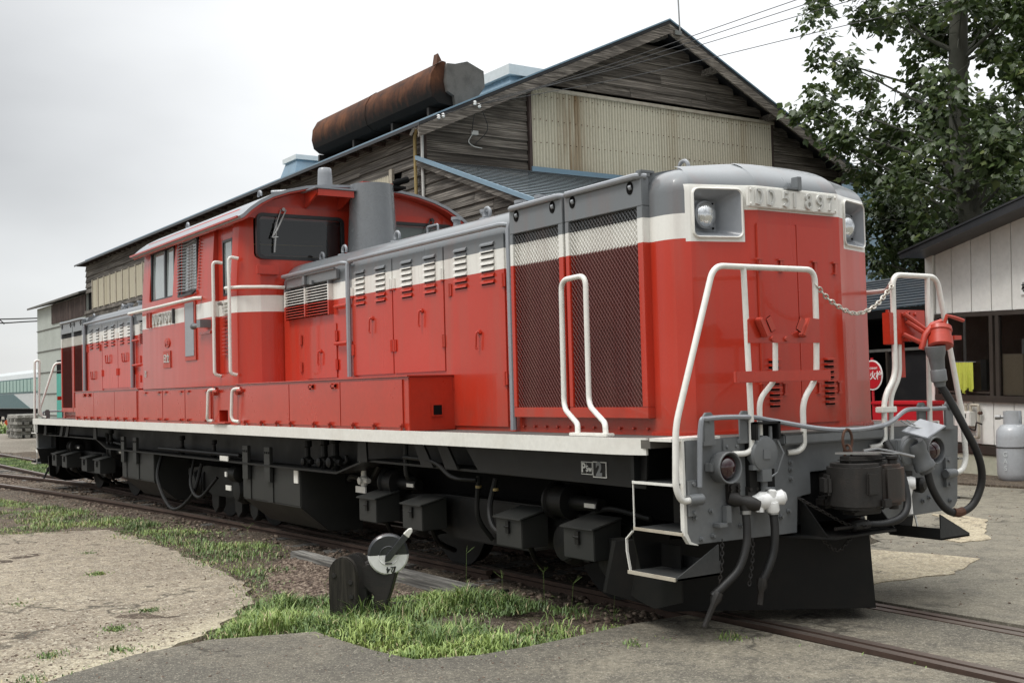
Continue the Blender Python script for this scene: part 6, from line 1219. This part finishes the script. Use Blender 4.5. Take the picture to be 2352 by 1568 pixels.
hyd = thing('hydrant_sign', (0, 0, 0), 'round red hydrant sign seen past the nose of the engine', 'sign', local=True); hyd.matrix_world = ent.matrix_world.copy()
g = G().lathe((-1.96, -.10, 1.60), (0, -1, 0), [(0, .262), (.01, .262)], 36); build(g, 'sign_disc', 'whitegloss', hyd); build(G().lathe((-1.96, -.111, 1.60), (0, -1, 0), [(0, .235), (.004, .235)], 36), 'sign_face', 'signred', hyd)
text('消火栓', .155, .004, 'sign_letters', 'whitegloss', (-1.935, -.118, 1.585), (1, 0, 0), (0, 0, 1), hyd, .003); text('HYDRANT', .055, .004, 'sign_letters', 'whitegloss', (-1.94, -.118, 1.715), (1, 0, 0), (0, 0, 1), hyd)
build(G().cyl((-1.99, -.08, -.05), (-1.99, -.08, 1.9), .025), 'sign_post', 'signred', hyd)
rbx = thing('hose_box', (0, 0, 0), 'red fire hose box standing behind the engine buffer', 'box', local=True); rbx.matrix_world = ent.matrix_world.copy()
build(G().box(-1.38, -.20, -.62, -.20, -.05, 1.10), 'hose_box_body', 'signred', rbx, bevel=.015); build(G().box(-1.40, -.18, -.64, -.18, 1.102, 1.165), 'hose_box_lid', 'signred', rbx, bevel=.015)

# ================================================================== FAR LEFT: train, sleepers, cone, blue building
tr = thing('passenger_train', (-90, 13.5, 0), 'long silver and dark green passenger coach standing in the far yard', 'train')
prt = [(12.0, .95), (12.0, 3.15), (12.15, 3.55), (12.6, 3.82), (13.5, 3.9), (14.4, 3.82), (14.85, 3.55), (15, 3.15), (15, .95)]
build(G().prism(prt, 'x', -112, -60), 'coach_body', 'trainwhite', tr, sharp=20)
build(G().box(-112, -60, 11.98, 11.995, 2.08, 3.18), 'window_band', 'traingreen', tr)
for i in range(40): build(G().box(-111.6 + i * 1.28, -110.55 + i * 1.28, 11.955, 11.978, 2.2, 3.1), 'coach_window', 'trainglass', tr)
g = G(); g.prism([(-112, .96), (-112, 1.55), (-100, .96)], 'y', 11.97, 11.995); g.prism([(-97, .98), (-84, .98), (-90, 2.05), (-104, 2.05), (-104, 1.6)], 'y', 11.97, 11.995); build(g, 'livery_patch', 'traingreen', tr)
build(G().box(-112, -60, 12.2, 14.8, .3, .94), 'coach_underframe', 'dark', tr)
for x in (-98, -94.5, -82, -78): build(G().cyl((x, 12.2, .43), (x, 12.5, .43), .43), 'coach_wheel', 'dark', tr)
sm = meshof(G().box(-1.05, 1.05, -.11, .11, 0, .135), 'stacked_sleeper', 'stackwood', (0, 0, 0), bevel=.01)
GS = 'stacks of old sleepers in the yard'
for s_, (bx_, by_, cnt) in enumerate(((-51.4, 5.6, 7), (-54.6, 6.2, 7))):
    st = thing('sleeper_stack', (bx_, by_, -.14), ('nearer, taller looking stack of grey sleepers beside the annex', 'further stack of grey sleepers, partly behind the nearer one')[s_], 'sleeper stack', GS)
    for r in range(cnt):
        for c_ in range(6 if r % 2 == 0 else 3):
            if r % 2 == 0: place(sm, 'stacked_sleeper', (bx_ + random.uniform(-.08, .08), by_ - .85 + c_ * .34, -.14 + r * .15), st, rot=(0, 0, random.uniform(-.03, .03)))
            else: place(sm, 'stacked_sleeper', (bx_ - .8 + c_ * .8, by_ + random.uniform(-.05, .05), -.14 + r * .15), st, rot=(0, 0, math.pi / 2))
cn = thing('traffic_cone', (-71, 8.1, -.15), 'tipped orange and white traffic cone lying in the far yard', 'cone')
build(G().lathe((-71.3, 8.0, .15), (.9, .1, -.05), [(0, .10), (.3, .24)], 14), 'cone_tip', 'orange', cn); build(G().lathe((-70.95, 8.04, .13), (.9, .1, -.05), [(0, .25), (.35, .34)], 14), 'cone_band', 'white', cn); build(G().lathe((-70.5, 8.09, .12), (.9, .1, -.05), [(0, .36), (.05, .38)], 14), 'cone_foot', 'orange', cn)
bb = build(G().box(-32, -25, 29, 36, -.1, 9.9), 'blue_building', 'bluesheet'); tag(bb, 'tall pale blue clad building beyond the shed on the right', 'building')
sc_ = thing('scaffolding', (-30, 34.8, 9), 'grey tube scaffolding rising behind the shed roof', 'scaffold')
for y, zt in ((33.6, 13.7), (34.5, 14.05), (34.93, 14.2), (35.37, 14.3), (35.8, 13.75), (36.7, 14.0)): build(G().cyl((-30, y, 8), (-30, y, zt), .028, n=6), 'scaffold_pole', 'steel', sc_)
for a, b_ in (((33.6, 13.2), (34.5, 13.5)), ((34.5, 13.45), (36.7, 13.1)), ((34.5, 12.6), (35.4, 12.85)), ((34.5, 12.55), (36.0, 12.4)), ((35.0, 11.9), (36.7, 11.8)), ((34.5, 12.0), (36.0, 11.9))): build(G().cyl((-30, *a), (-30, *b_), .022, n=6), 'scaffold_rail', 'steel', sc_)

# ================================================================== VEGETATION
def numesh(name, V, F, mat, tone=None, loc=(0, 0, 0), nper=3, smooth=False):
    me = bpy.data.meshes.new(name); V = np.asarray(V, np.float32); F = np.asarray(F, np.int32)
    me.vertices.add(len(V)); me.vertices.foreach_set('co', V.ravel()); me.loops.add(F.size); me.loops.foreach_set('vertex_index', F.ravel())
    me.polygons.add(len(F)); me.polygons.foreach_set('loop_start', np.arange(len(F), dtype=np.int32) * F.shape[1])
    me.materials.append(M[mat]); me.update(calc_edges=True); me.validate()
    if tone is not None:
        a = me.attributes.new('tone', 'FLOAT', 'POINT'); a.data.foreach_set('value', np.asarray(tone, np.float32))
    if smooth: me.polygons.foreach_set('use_smooth', np.ones(len(F), bool))
    o = bpy.data.objects.new(name, me); COL.objects.link(o); o.location = loc; ORG[o.name] = tuple(loc); return o
def inpoly(P, x, y):
    c = np.zeros(len(x), bool); n = len(P)
    for i in range(n):
        (xa, ya), (xb, yb) = P[i], P[i - 1]
        k = ((ya > y) != (yb > y)) & (x < (xb - xa) * (y - ya) / (yb - ya + 1e-9) + xa); c ^= k
    return c
def edge_dist(P, x, y):
    d = np.full(len(x), 9.)
    for i in range(len(P)):
        a, b_ = np.array(P[i - 1]), np.array(P[i]); ab = b_ - a; t_ = np.clip(((x - a[0]) * ab[0] + (y - a[1]) * ab[1]) / (ab @ ab), 0, 1)
        d = np.minimum(d, np.hypot(x - a[0] - t_ * ab[0], y - a[1] - t_ * ab[1]))
    return d
def vnoise(x, y, s, seed): return .5 + .25 * (np.sin(x * s + seed) + np.sin(y * s * 1.2 + seed * 2.3 + 1.5 * np.sin(x * s * .7))) + .12 * np.sin(x * s * 3.1 + y * s * 2.3 + seed)
def grass(P, n, hmin, hmax, z, seed, thr=.35, name='grass', wid=.0042, dry=.1, shift=0):
    x0, y0 = np.min(P, 0); x1, y1 = np.max(P, 0); x = rng.uniform(x0, x1, n); y = rng.uniform(y0, y1, n)
    d = edge_dist(P, x, y); k = inpoly(P, x, y) & (vnoise(x, y, 3.1, seed) + rng.uniform(-.25, .25, n) > thr) & (d + rng.uniform(-.02, .22, n) * vnoise(x, y, 9, seed + 5) > .06)
    x, y, d = x[k], y[k], d[k]; n = len(x)
    sp = (d < .16) & (rng.uniform(0, 1, n) < .35); x = x + np.where(sp, rng.normal(0, .07, n), 0); y = y + np.where(sp, rng.normal(0, .07, n), 0)
    # tufts: pull blades towards random tuft centres
    tx, ty = np.round(x / .045 + rng.normal(0, .25, n)) * .045, np.round(y / .045 + rng.normal(0, .25, n)) * .045
    x = x * .62 + tx * .38; y = y * .62 + ty * .38
    h = (hmin + (hmax - hmin) * rng.uniform(0, 1, n) ** 1.6) * np.clip(.45 + d / .35, .45, 1.) * np.clip(.25 + 1.25 * vnoise(x, y, 7, seed + 1) * (.55 + .9 * vnoise(x, y, 17, seed + 3)), .25, 1.9)
    a = rng.uniform(0, 2 * np.pi, n); lean = rng.uniform(.25, 1.15, n) * h; w = wid * rng.uniform(.6, 1.3, n); b2 = a + np.pi / 2
    V = np.zeros((n, 5, 3)); dx, dy = np.cos(a), np.sin(a); wx, wy = np.cos(b2) * w, np.sin(b2) * w
    zz = np.full(n, z)
    V[:, 0] = np.stack([x - wx, y - wy, zz], 1); V[:, 1] = np.stack([x + wx, y + wy, zz], 1)
    mx_, my_ = x + dx * lean * .35, y + dy * lean * .35; V[:, 2] = np.stack([mx_ + wx * .8, my_ + wy * .8, zz + h * .62], 1); V[:, 3] = np.stack([mx_ - wx * .8, my_ - wy * .8, zz + h * .62], 1)
    V[:, 4] = np.stack([x + dx * lean, y + dy * lean, zz + h * (1 - .25 * (lean / h) ** 2)], 1)
    i = np.arange(n)[:, None] * 5; F = np.concatenate([i + [0, 1, 2], i + [0, 2, 3], i + [3, 2, 4]])
    t_ = np.clip(.24 + shift + .45 * vnoise(x, y, 4, seed + 2) + rng.normal(0, .13, n), 0, .86); t_[rng.uniform(0, 1, n) < dry] = 1.
    o = numesh(name, V.reshape(-1, 3), F, 'grass', np.repeat(t_, 5)); o['kind'] = 'stuff'; return o
P1 = [(-3.1, -2.75), (-3.8, -2.48), (-4.9, -2.33), (-6.1, -2.28), (-7.6, -2.2), (-8.9, -2.28), (-9.45, -3.45), (-16, -5.1), (-26, -6.0), (-26, -4.2), (-16, -2.55), (-11, -1.62), (-8, -1.28), (-6.2, -1.22), (-5.2, -1.42), (-4.5, -1.75), (-3.7, -2.2)]
P2 = [(-3.25, -2.55), (-2.75, -3.05), (-2.2, -3.45), (-1.95, -3.46), (-1.72, -2.87), (-1.28, -2.84), (-.60, -2.75), (-.45, -2.38), (-.46, -1.77), (-.53, -1.2), (-.9, -.95), (-2.3, -1.15), (-2.6, -1.55), (-2.9, -2.05)]
grass(P1, 230000, .015, .065, -.05, 1.3, .40, dry=.12, shift=.06)
grass(P2, 74000, .02, .105, -.05, 2.1, .40, dry=.08)
P2b = [(-1.95, -3.46), (-1.72, -2.87), (-1.28, -2.84), (-.60, -2.75), (-.45, -2.38), (-.46, -1.9), (-1.2, -2.1), (-2.0, -2.4), (-2.6, -2.9), (-2.2, -3.42)]
grass(P2b, 26000, .025, .095, -.03, 4.1, .28, dry=.04, shift=.27)
grass([(-30, -.35), (-21, -.35), (-21, .45), (-30, .5)], 26000, .02, .06, -.06, .4, .1, dry=.05)
grass([(-60, 5.5), (-80, 6), (-80, 11), (-56, 11)], 9000, .1, .3, -.16, .9, .1, wid=.05)
# small tufts on the apron and in cracks
for (x, y, r, n) in ((-5.4, -3.3, .12, 420), (-3.3, -3.45, .10, 700), (-2.75, -3.85, .09, 600), (-4.3, -4.2, .14, 300), (-2.2, -4.4, .10, 420), (.02, -1.28, .12, 260), (.20, -.98, .13, 300), (.55, -.82, .10, 180), (-6.9, -3.0, .1, 200), (1.25, -.75, .2, 60), (-2.05, -4.0, .1, 300), (-1.65, -4.62, .16, 240), (-.05, -1.55, .1, 160)):
    q = [(x + r * math.cos(a) * random.uniform(.6, 1.2), y + r * .8 * math.sin(a) * random.uniform(.6, 1.2)) for a in np.linspace(0, 6.28, 9)[:-1]]
    o = grass(q, n, .015, .055 if x < -.5 else .085, -.02, x, -.5, 'grass_tuft')
grass([(-1.36, -4.70), (-1.46, -4.72), (-2.02, -3.9), (-2.0, -3.5), (-1.9, -3.5), (-1.9, -3.9)], 700, .01, .05, -.02, 5.5, -.2, 'grass_tuft', dry=.25)
grass([(-9.3, -3.6), (-9.6, -3.3), (-9.1, -2.2), (-6.0, -2.15), (-3.8, -2.38), (-3.0, -2.62), (-2.6, -3.0), (-2.75, -3.2), (-3.3, -2.82), (-3.95, -2.62), (-6.1, -2.42), (-8.8, -2.45)], 9000, .01, .045, -.02, 6.5, .42, 'grass_tuft', dry=.25)
# tall seed stems standing above the grass
def stem(x, y, h, lab):
    g = G(); tp = Vector((x + random.uniform(-.03, .03), y + random.uniform(-.03, .03), -.06 + h)); g.tube([(x, y, -.07), tuple(tp)], .0010, 4)
    for k in range(random.randint(3, 5)):
        a = random.uniform(0, 6.28); g.tube([tuple(tp), tuple(tp + Vector((math.cos(a) * .07, math.sin(a) * .06, .05)))], .0008, 4)
    for k in range(3):
        a = random.uniform(0, 6.28); zz = random.uniform(.01, h * .25); p = Vector((x, y, -.06 + zz)); q = p + Vector((math.cos(a) * .06, math.sin(a) * .06, .05)); r_ = q + Vector((math.cos(a) * .05, math.sin(a) * .05, -.01)); w = Vector((-math.sin(a), math.cos(a), 0)) * .003
        g.add([p, q - w, r_, q + w], [(0, 1, 2, 3)])
    o = build(g, 'weed_stem', M['grass'], flip=False); a = o.data.attributes.new('tone', 'FLOAT', 'POINT'); a.data.foreach_set('value', np.full(len(o.data.vertices), .55, np.float32)); tag(o, lab, 'weed', 'tall grass stems by the track')
for x, y, h in ((-5.75, -1.75, .28), (-5.6, -1.85, .22), (-6.3, -1.8, .18), (-2.75, -1.75, .36), (-2.95, -1.7, .26), (-2.3, -1.32, .34), (-1.5, -1.15, .27), (-1.25, -1.1, .22), (-.9, -1.0, .24), (-2.55, -2.35, .2), (-6.9, -1.9, .15), (-7.6, -1.8, .15), (-1.9, -1.25, .2), (-3.1, -1.5, .22)):
    k_ = stem_i = globals().get('stem_i', -1) + 1
    stem(x, y, h, ('tall branching seed stem left of the board, by the fuel tank', 'shorter seed stem just right of the tall one by the fuel tank', 'low seed stem at the far edge of the pebbles', 'tall bare seed stem rising behind the point lever weight', 'forked seed stem above the board behind the lever', 'tall seed stem beside the board right of the lever', 'seed stem below the third sand box', 'short seed stem between the third and fourth sand boxes', 'seed stem below the fourth sand box', 'short seed stem at the foot of the point lever', 'small seed stem beside the curved rail left of the pebbles', 'smallest seed stem beside the curved rail', 'short seed stem in the grass right of the lever bracket', 'short seed stem between lever and curved rail')[k_])
# stones: ballast along the rails and around the lever
def stones(P, n, r0, r1, z, name, flat=.55):
    x0, y0 = np.min(P, 0); x1, y1 = np.max(P, 0); x = rng.uniform(x0, x1, n); y = rng.uniform(y0, y1, n); k = inpoly(P, x, y); x, y = x[k], y[k]; n = len(x)
    ico = [(0, 0, 1), (.89, 0, .45), (.28, .85, .45), (-.72, .53, .45), (-.72, -.53, .45), (.28, -.85, .45), (.72, .53, -.45), (-.28, .85, -.45), (-.89, 0, -.45), (-.28, -.85, -.45), (.72, -.53, -.45), (0, 0, -1)]
    fc = [(0, 1, 2), (0, 2, 3), (0, 3, 4), (0, 4, 5), (0, 5, 1), (1, 6, 2), (2, 7, 3), (3, 8, 4), (4, 9, 5), (5, 10, 1), (6, 7, 2), (7, 8, 3), (8, 9, 4), (9, 10, 5), (10, 6, 1)]
    B_ = np.array(ico); r = r0 + (r1 - r0) * rng.uniform(0, 1, n) ** 2.2; sc = np.stack([r * rng.uniform(.7, 1.5, n), r * rng.uniform(.6, 1.1, n), r * flat * rng.uniform(.6, 1.2, n)], 1)
    V = B_[None] * (1 + rng.uniform(-.25, .25, (n, 12, 1))) * sc[:, None]; a = rng.uniform(0, 6.28, n); c_, s_ = np.cos(a)[:, None], np.sin(a)[:, None]
    X_ = V[..., 0] * c_ - V[..., 1] * s_ + x[:, None]; Y_ = V[..., 0] * s_ + V[..., 1] * c_ + y[:, None]; V = np.stack([X_, Y_, V[..., 2] + z + (sc[:, 2] * .3)[:, None]], 2)
    F = (np.arange(n)[:, None, None] * 12 + np.array(fc)[None]).reshape(-1, 3); o = numesh(name, V.reshape(-1, 3), F, 'stone'); o['kind'] = 'stuff'
stones([(-4.9, -1.9), (-3.7, -2.35), (-2.7, -2.35), (-2.6, -1.6), (-3.9, -1.5), (-5.2, -1.5)], 9000, .006, .024, -.045, 'bark_litter')
stones([(-22, -4.5), (-12, -2.3), (-6, -1.7), (-2, -1.2), (-.6, -1.1), (-.6, .6), (-6, .6), (-22, .4)], 26000, .006, .032, -.08, 'ballast')
stones([(-40, -3.4), (-22, -2.8), (-22, 1.0), (-40, 1.4)], 4000, .02, .05, -.10, 'ballast')
stones([(-10, -8), (-1.3, -5), (-1.9, -3.9), (-3.2, -2.9), (-6, -2.4), (-9, -2.4), (-9.4, -3.5), (-14, -6)], 1500, .003, .010, -.020, 'gravel')
stones([(-.3, -6), (6, -6), (6, 1), (-.3, -1)], 700, .002, .007, -.006, 'gravel'); stones([(-6, 8.6), (2, 8.6), (2, 9.9), (-6, 9.9)], 1500, .01, .035, .0, 'gravel')
stones([(-9.3, -3.7), (-9.7, -3.2), (-9.1, -2.1), (-6.0, -2.05), (-3.8, -2.3), (-3.0, -2.5), (-2.5, -3.0), (-1.8, -3.5), (-1.3, -4.7), (-1.55, -4.75), (-2.2, -3.6), (-2.9, -3.2), (-3.4, -2.9), (-6.1, -2.5), (-8.8, -2.55)], 6000, .003, .014, -.03, 'loose_grit', .6)
stones([(-9, -8), (-1.4, -4.7), (-1.9, -3.9), (-2.3, -3.4), (-3.2, -2.9), (-6, -2.4), (-8.8, -2.4), (-9.4, -3.5), (-13, -6)], 5200, .003, .011, -.021, 'loose_grit', .6)
stones([(-2.2, -3.5), (-1.5, -4.7), (-2.4, -5.3), (-3.6, -4.2), (-2.6, -3.3)], 1500, .003, .012, -.021, 'loose_grit', .6)
stones([(-1.6, -4.5), (-1.75, -3.95), (-1.85, -3.5), (-1.62, -2.95), (-1.2, -2.95), (-.5, -2.85), (-.35, -2.4), (-.35, -1.7), (-.4, -1.0), (.1, -1.0), (.2, -2.6), (-.6, -3.3), (-1.2, -4.6)], 1100, .003, .009, -.006, 'loose_grit', .6)
stones([(-.9, .8), (8, 1.0), (6, 8), (-3, 8.5), (-6, 8.4), (-3, 4)], 1500, .004, .014, -.009, 'loose_grit', .6)
# trees
def leaves(cl, n_per, name, parent, size, seed, dark=0.):
    r_ = np.random.default_rng(seed); V = []; F = []; T = []; k = 0
    shp = np.array([(0, 0, 0), (.42, .30, .03), (.40, .62, -.02), (.22, .60, .0), (0, 1.05, -.10), (-.22, .60, .0), (-.40, .62, -.02), (-.42, .30, .03)])
    for (cx, cy, cz, R0) in cl:
        sub = r_.normal(0, 1, (7, 3)); sub /= np.linalg.norm(sub, axis=1)[:, None]; sub = sub * R0 * r_.uniform(.3, 1.0, (7, 1)); m_ = int(n_per * (R0 / .5) ** 2)
        for i in range(m_):
            c_ = sub[r_.integers(7)]; p = np.array([cx, cy, cz]) + c_ + r_.normal(0, R0 * .26, 3); s = size * r_.uniform(.45, 1.25)
            if abs(p[0] + 8.2) < .40 and p[1] < 14.0 and r_.uniform() < .55: continue
            out_ = p - np.array([cx, cy, cz]); az = np.arctan2(out_[1], out_[0]) + r_.normal(0, .9); dr = r_.uniform(.25, 1.35)
            ax = np.array([math.cos(az) * math.cos(dr), math.sin(az) * math.cos(dr), -math.sin(dr)]); sd_ = np.array([-math.sin(az), math.cos(az), 0]); rl = r_.normal(0, .5); nn = np.cross(sd_, ax); sd2 = sd_ * math.cos(rl) + nn * math.sin(rl); nn = np.cross(sd2, ax)
            v = p + s * (shp[:, 0:1] * sd2 * .9 + shp[:, 1:2] * ax + (shp[:, 2:3] - .16 * np.abs(shp[:, 0:1]) * -1) * nn)
            V.append(v); F += [(k, k + 1, k + 2), (k, k + 2, k + 3), (k, k + 3, k + 4), (k, k + 4, k + 5), (k, k + 5, k + 6), (k, k + 6, k + 7)]; k += 8; T += [min(1, max(0, r_.normal(.42, .22) - dark))] * 8
    V = np.concatenate(V); o = numesh(name, V, F, 'leaf', T); p = ORG[parent.name]; o.parent = parent; o.location = (-p[0], -p[1], -p[2]); o['kind'] = 'stuff'; return o
TA = [(-11.63, 13.31, 7.3, 0.45), (-12.1, 14.23, 8.0, 0.4), (-11.23, 13.71, 7.55, 0.45), (-12.05, 14.41, 9.56, 0.4), (-12.02, 14.48, 8.86, 0.35), (-10.71, 12.8, 9.44, 0.3), (-9.8, 12.64, 7.86, 0.45), (-11.35, 15.11, 8.18, 0.4), (-10.76, 13.38, 6.61, 0.4), (-10.23, 13.3, 6.78, 0.45), (-10.73, 14.01, 6.2, 0.5), (-11.18, 15.11, 6.67, 0.5), (-10.48, 14.03, 9.34, 0.45), (-10.36, 14.52, 9.2, 0.4), (-8.91, 13.05, 8.91, 0.5), (-9.48, 14.5, 8.95, 0.55), (-9.37, 15.2, 8.65, 0.6), (-8.97, 14.17, 7.86, 0.55), (-10.02, 14.82, 7.17, 0.6), (-9.43, 14.61, 7.3, 0.6), (-7.74, 12.79, 6.95, 0.6), (-10.42, 14.87, 6.6, 0.55), (-9.64, 14.37, 5.85, 0.55), (-9.42, 13.5, 5.57, 0.4), (-7.9, 12.69, 5.91, 0.65), (-9.44, 15.2, 7.0, 0.6), (-8.13, 14.02, 6.68, 0.6), (-8.85, 14.76, 6.29, 0.6), (-8.79, 15.24, 6.14, 0.6), (-7.98, 14.74, 7.95, 0.6), (-8.06, 15.36, 8.6, 0.6), (-6.88, 13.78, 8.27, 0.55), (-8.3, 15.0, 8.79, 0.6), (-7.04, 13.93, 7.02, 0.5), (-8.27, 15.41, 6.87, 0.55), (-7.8, 15.24, 6.31, 0.55), (-6.96, 12.89, 5.74, 0.6), (-6.62, 13.01, 5.3, 0.6), (-8.54, 13.25, 4.97, 0.6), (-9.5, 15.5, 5.64, 0.6), (-7.84, 13.91, 5.25, 0.6), (-8.93, 14.48, 9.15, 0.6), (-7.78, 13.5, 8.65, 0.6), (-6.87, 14.12, 7.58, 0.6), (-6.51, 13.76, 6.63, 0.6), (-6.21, 13.65, 8.14, 0.6), (-6.92, 14.36, 5.8, 0.6), (-10.66, 14.35, 7.35, 0.3), (-10.96, 15.31, 7.14, 0.5)]
TB = [(-13.69, 18.2, 5.64, 0.6), (-13.48, 18.82, 5.87, 0.6), (-13.79, 18.64, 5.0, 0.6), (-13.23, 18.98, 5.18, 0.7), (-11.88, 18.18, 5.28, 0.7), (-10.29, 16.91, 5.09, 0.7), (-10.77, 18.65, 5.58, 0.6), (-10.25, 18.91, 5.83, 0.6), (-10.03, 18.76, 6.19, 0.6), (-11.97, 17.92, 4.64, 0.6), (-13.14, 18.28, 4.47, 0.5), (-12.81, 17.03, 4.38, 0.5), (-11.58, 18.58, 4.74, 0.6), (-10.11, 17.93, 4.93, 0.6), (-13.01, 17.21, 6.13, 0.5), (-12.06, 16.66, 6.05, 0.55), (-12.8, 18.63, 6.09, 0.6), (-9.73, 18.97, 6.16, 0.7), (-9.79, 16.72, 6.17, 0.7), (-11.81, 18.5, 6.47, 0.7)]
TA += [(-10.5, 13.6, 10.3, .6), (-9.2, 14.4, 10.6, .7), (-8.1, 13.6, 10.4, .7), (-6.8, 14.4, 10.2, .7), (-8.4, 14.2, 11.6, .7), (-5.9, 14.2, 9.2, .6), (-11.6, 14.2, 10.2, .45)]
t1 = thing('broadleaf_tree', (-8.1, 14, -.1), 'tall tree with big drooping leaves and a bare grey trunk behind the office roof', 'tree')
g = G(); tp = spline([(-8.05, 14, -.1), (-8.1, 14, 2), (-8.12, 14, 4.6), (-8.3, 14.02, 6.8), (-8.18, 14, 9), (-8.25, 14.1, 11.4)], 5); g.tube(tp, [.30 - .17 * i / (len(tp) - 1) for i in range(len(tp))], 14); build(g, 'trunk', 'bark', t1, sharp=60)
random.seed(5)
for (x, y, z, r) in TA[::2]:
    zb = max(3.2, min(10.2, z - .9 - .25 * abs(x + 8.1))); b0 = Vector((-8.15, 14, zb)); e_ = Vector((x, y, z)); md_ = b0.lerp(e_, .5) + Vector((random.uniform(-.2, .2), random.uniform(-.2, .2), -.05))
    pp_ = spline([b0, md_, e_], 5); g = G(); g.tube(pp_, [.042 - .034 * i / (len(pp_) - 1) for i in range(len(pp_))], 6)
    for q in range(4):
        a = pp_[random.randint(5, len(pp_) - 1)]; d = Vector((random.uniform(-1, 1), random.uniform(-1, 1), random.uniform(-.9, .5))).normalized() * r * 1.1; g.tube([a, a + d * .5 + Vector((0, 0, .05)), a + d], [.012, .008, .004], 4)
    build(g, 'limb', 'bark', t1, sharp=60)
leaves(TA, 185, 'crown', t1, .185, 21)
t2 = thing('dense_tree', (-11.5, 18, -.1), 'darker dense tree filling the gap between the engine nose and the office roof', 'tree')
g = G(); g.tube([(-11.5, 18, -.1), (-11.4, 18, 3), (-11.2, 18.1, 6.2)], [.22, .18, .08], 10)
build(g, 'trunk', 'bark', t2, sharp=60)
for (x, y, z, r) in TB: build(G().tube([(-11.4, 18, max(1.5, z - 1.6)), ((x - 11.4) / 2, (y + 18) / 2, z - .3), (x, y, z)], [.05, .03, .01], 5), 'limb', 'bark', t2, sharp=60)
leaves(TB, 330, 'crown', t2, .15, 22, .16)
leaves([(x, y + 1.2, z - .5, r) for x, y, z, r in TB] + [(-13 + i * .7, 19.5, 3.6 + .3 * (i % 3), .8) for i in range(9)], 200, 'crown', t2, .17, 23, .28)
hz = thing('bush_row', (-9, 22, -.1), 'dark bushes closing the view behind the dense tree', 'bush')
leaves([(-16 + i * 1.0, 22 + (i % 2), 1.2 + 1.5 * (i % 3), 1.0) for i in range(16)], 70, 'bush_leaves', hz, .22, 24, .25)
# overhead wires
def wire(pts, r, lab, group):
    g = G().tube(spline(pts, 8), r, 5); tag(build(g, 'overhead_wire', 'rubber', sharp=60), lab, 'wire', group)
GW = 'wires running from the shed gable over the office'
for a, b_, lab in (((5.06, 6.72), (5.62, 6.56), 'lowest starting wire from the shed corner, highest in the sky'), ((5.16, 6.76), (6.10, 6.65), 'second wire from the shed corner'), ((5.88, 7.07), (6.72, 6.74), 'third wire, from the insulator higher on the barge board'), ((5.98, 7.04), (6.86, 6.46), 'lowest of the four wires crossing the gable')):
    wire([(XG + .52, a[0], a[1]), (-9.2, (a[0] + b_[0]) / 2, (a[1] + b_[1]) / 2 - .07), (-5, b_[0], b_[1]), (4, b_[0] + (b_[0] - a[0]) * 1.05, b_[1] + (b_[1] - a[1]) * 1.05 + .12)], .006, lab, GW)
GW2 = 'thin wires low behind the shed eave'
for i, z in enumerate((8.05, 8.25, 8.75, 8.95)): wire([(-20, 20, z - .35), (-20, 30, z), (-19, 44, z + .5)], .012, ('lowest', 'second lowest', 'second highest', 'highest')[i] + ' of the thin level wires between the shed eave and the tree', GW2)
GW3 = 'railway wires at the far left'
for a, b_, q_ in ((5.87, 5.94, 'upper'), (5.66, 5.78, 'lower')): wire([(-60, 3, a - .04), (-60, 5.7, a), (-60, 7.5, b_), (-60, 12, b_ + .2)], .035, q_ + ' grey overhead railway wire ending behind the annex', GW3)
wire([(-60, 5.5, 6.1), (-60, 5.62, 5.9), (-60, 5.85, 5.68), (-60, 5.9, 5.6)], .03, 'short droppers hanging between the far railway wires', GW3)
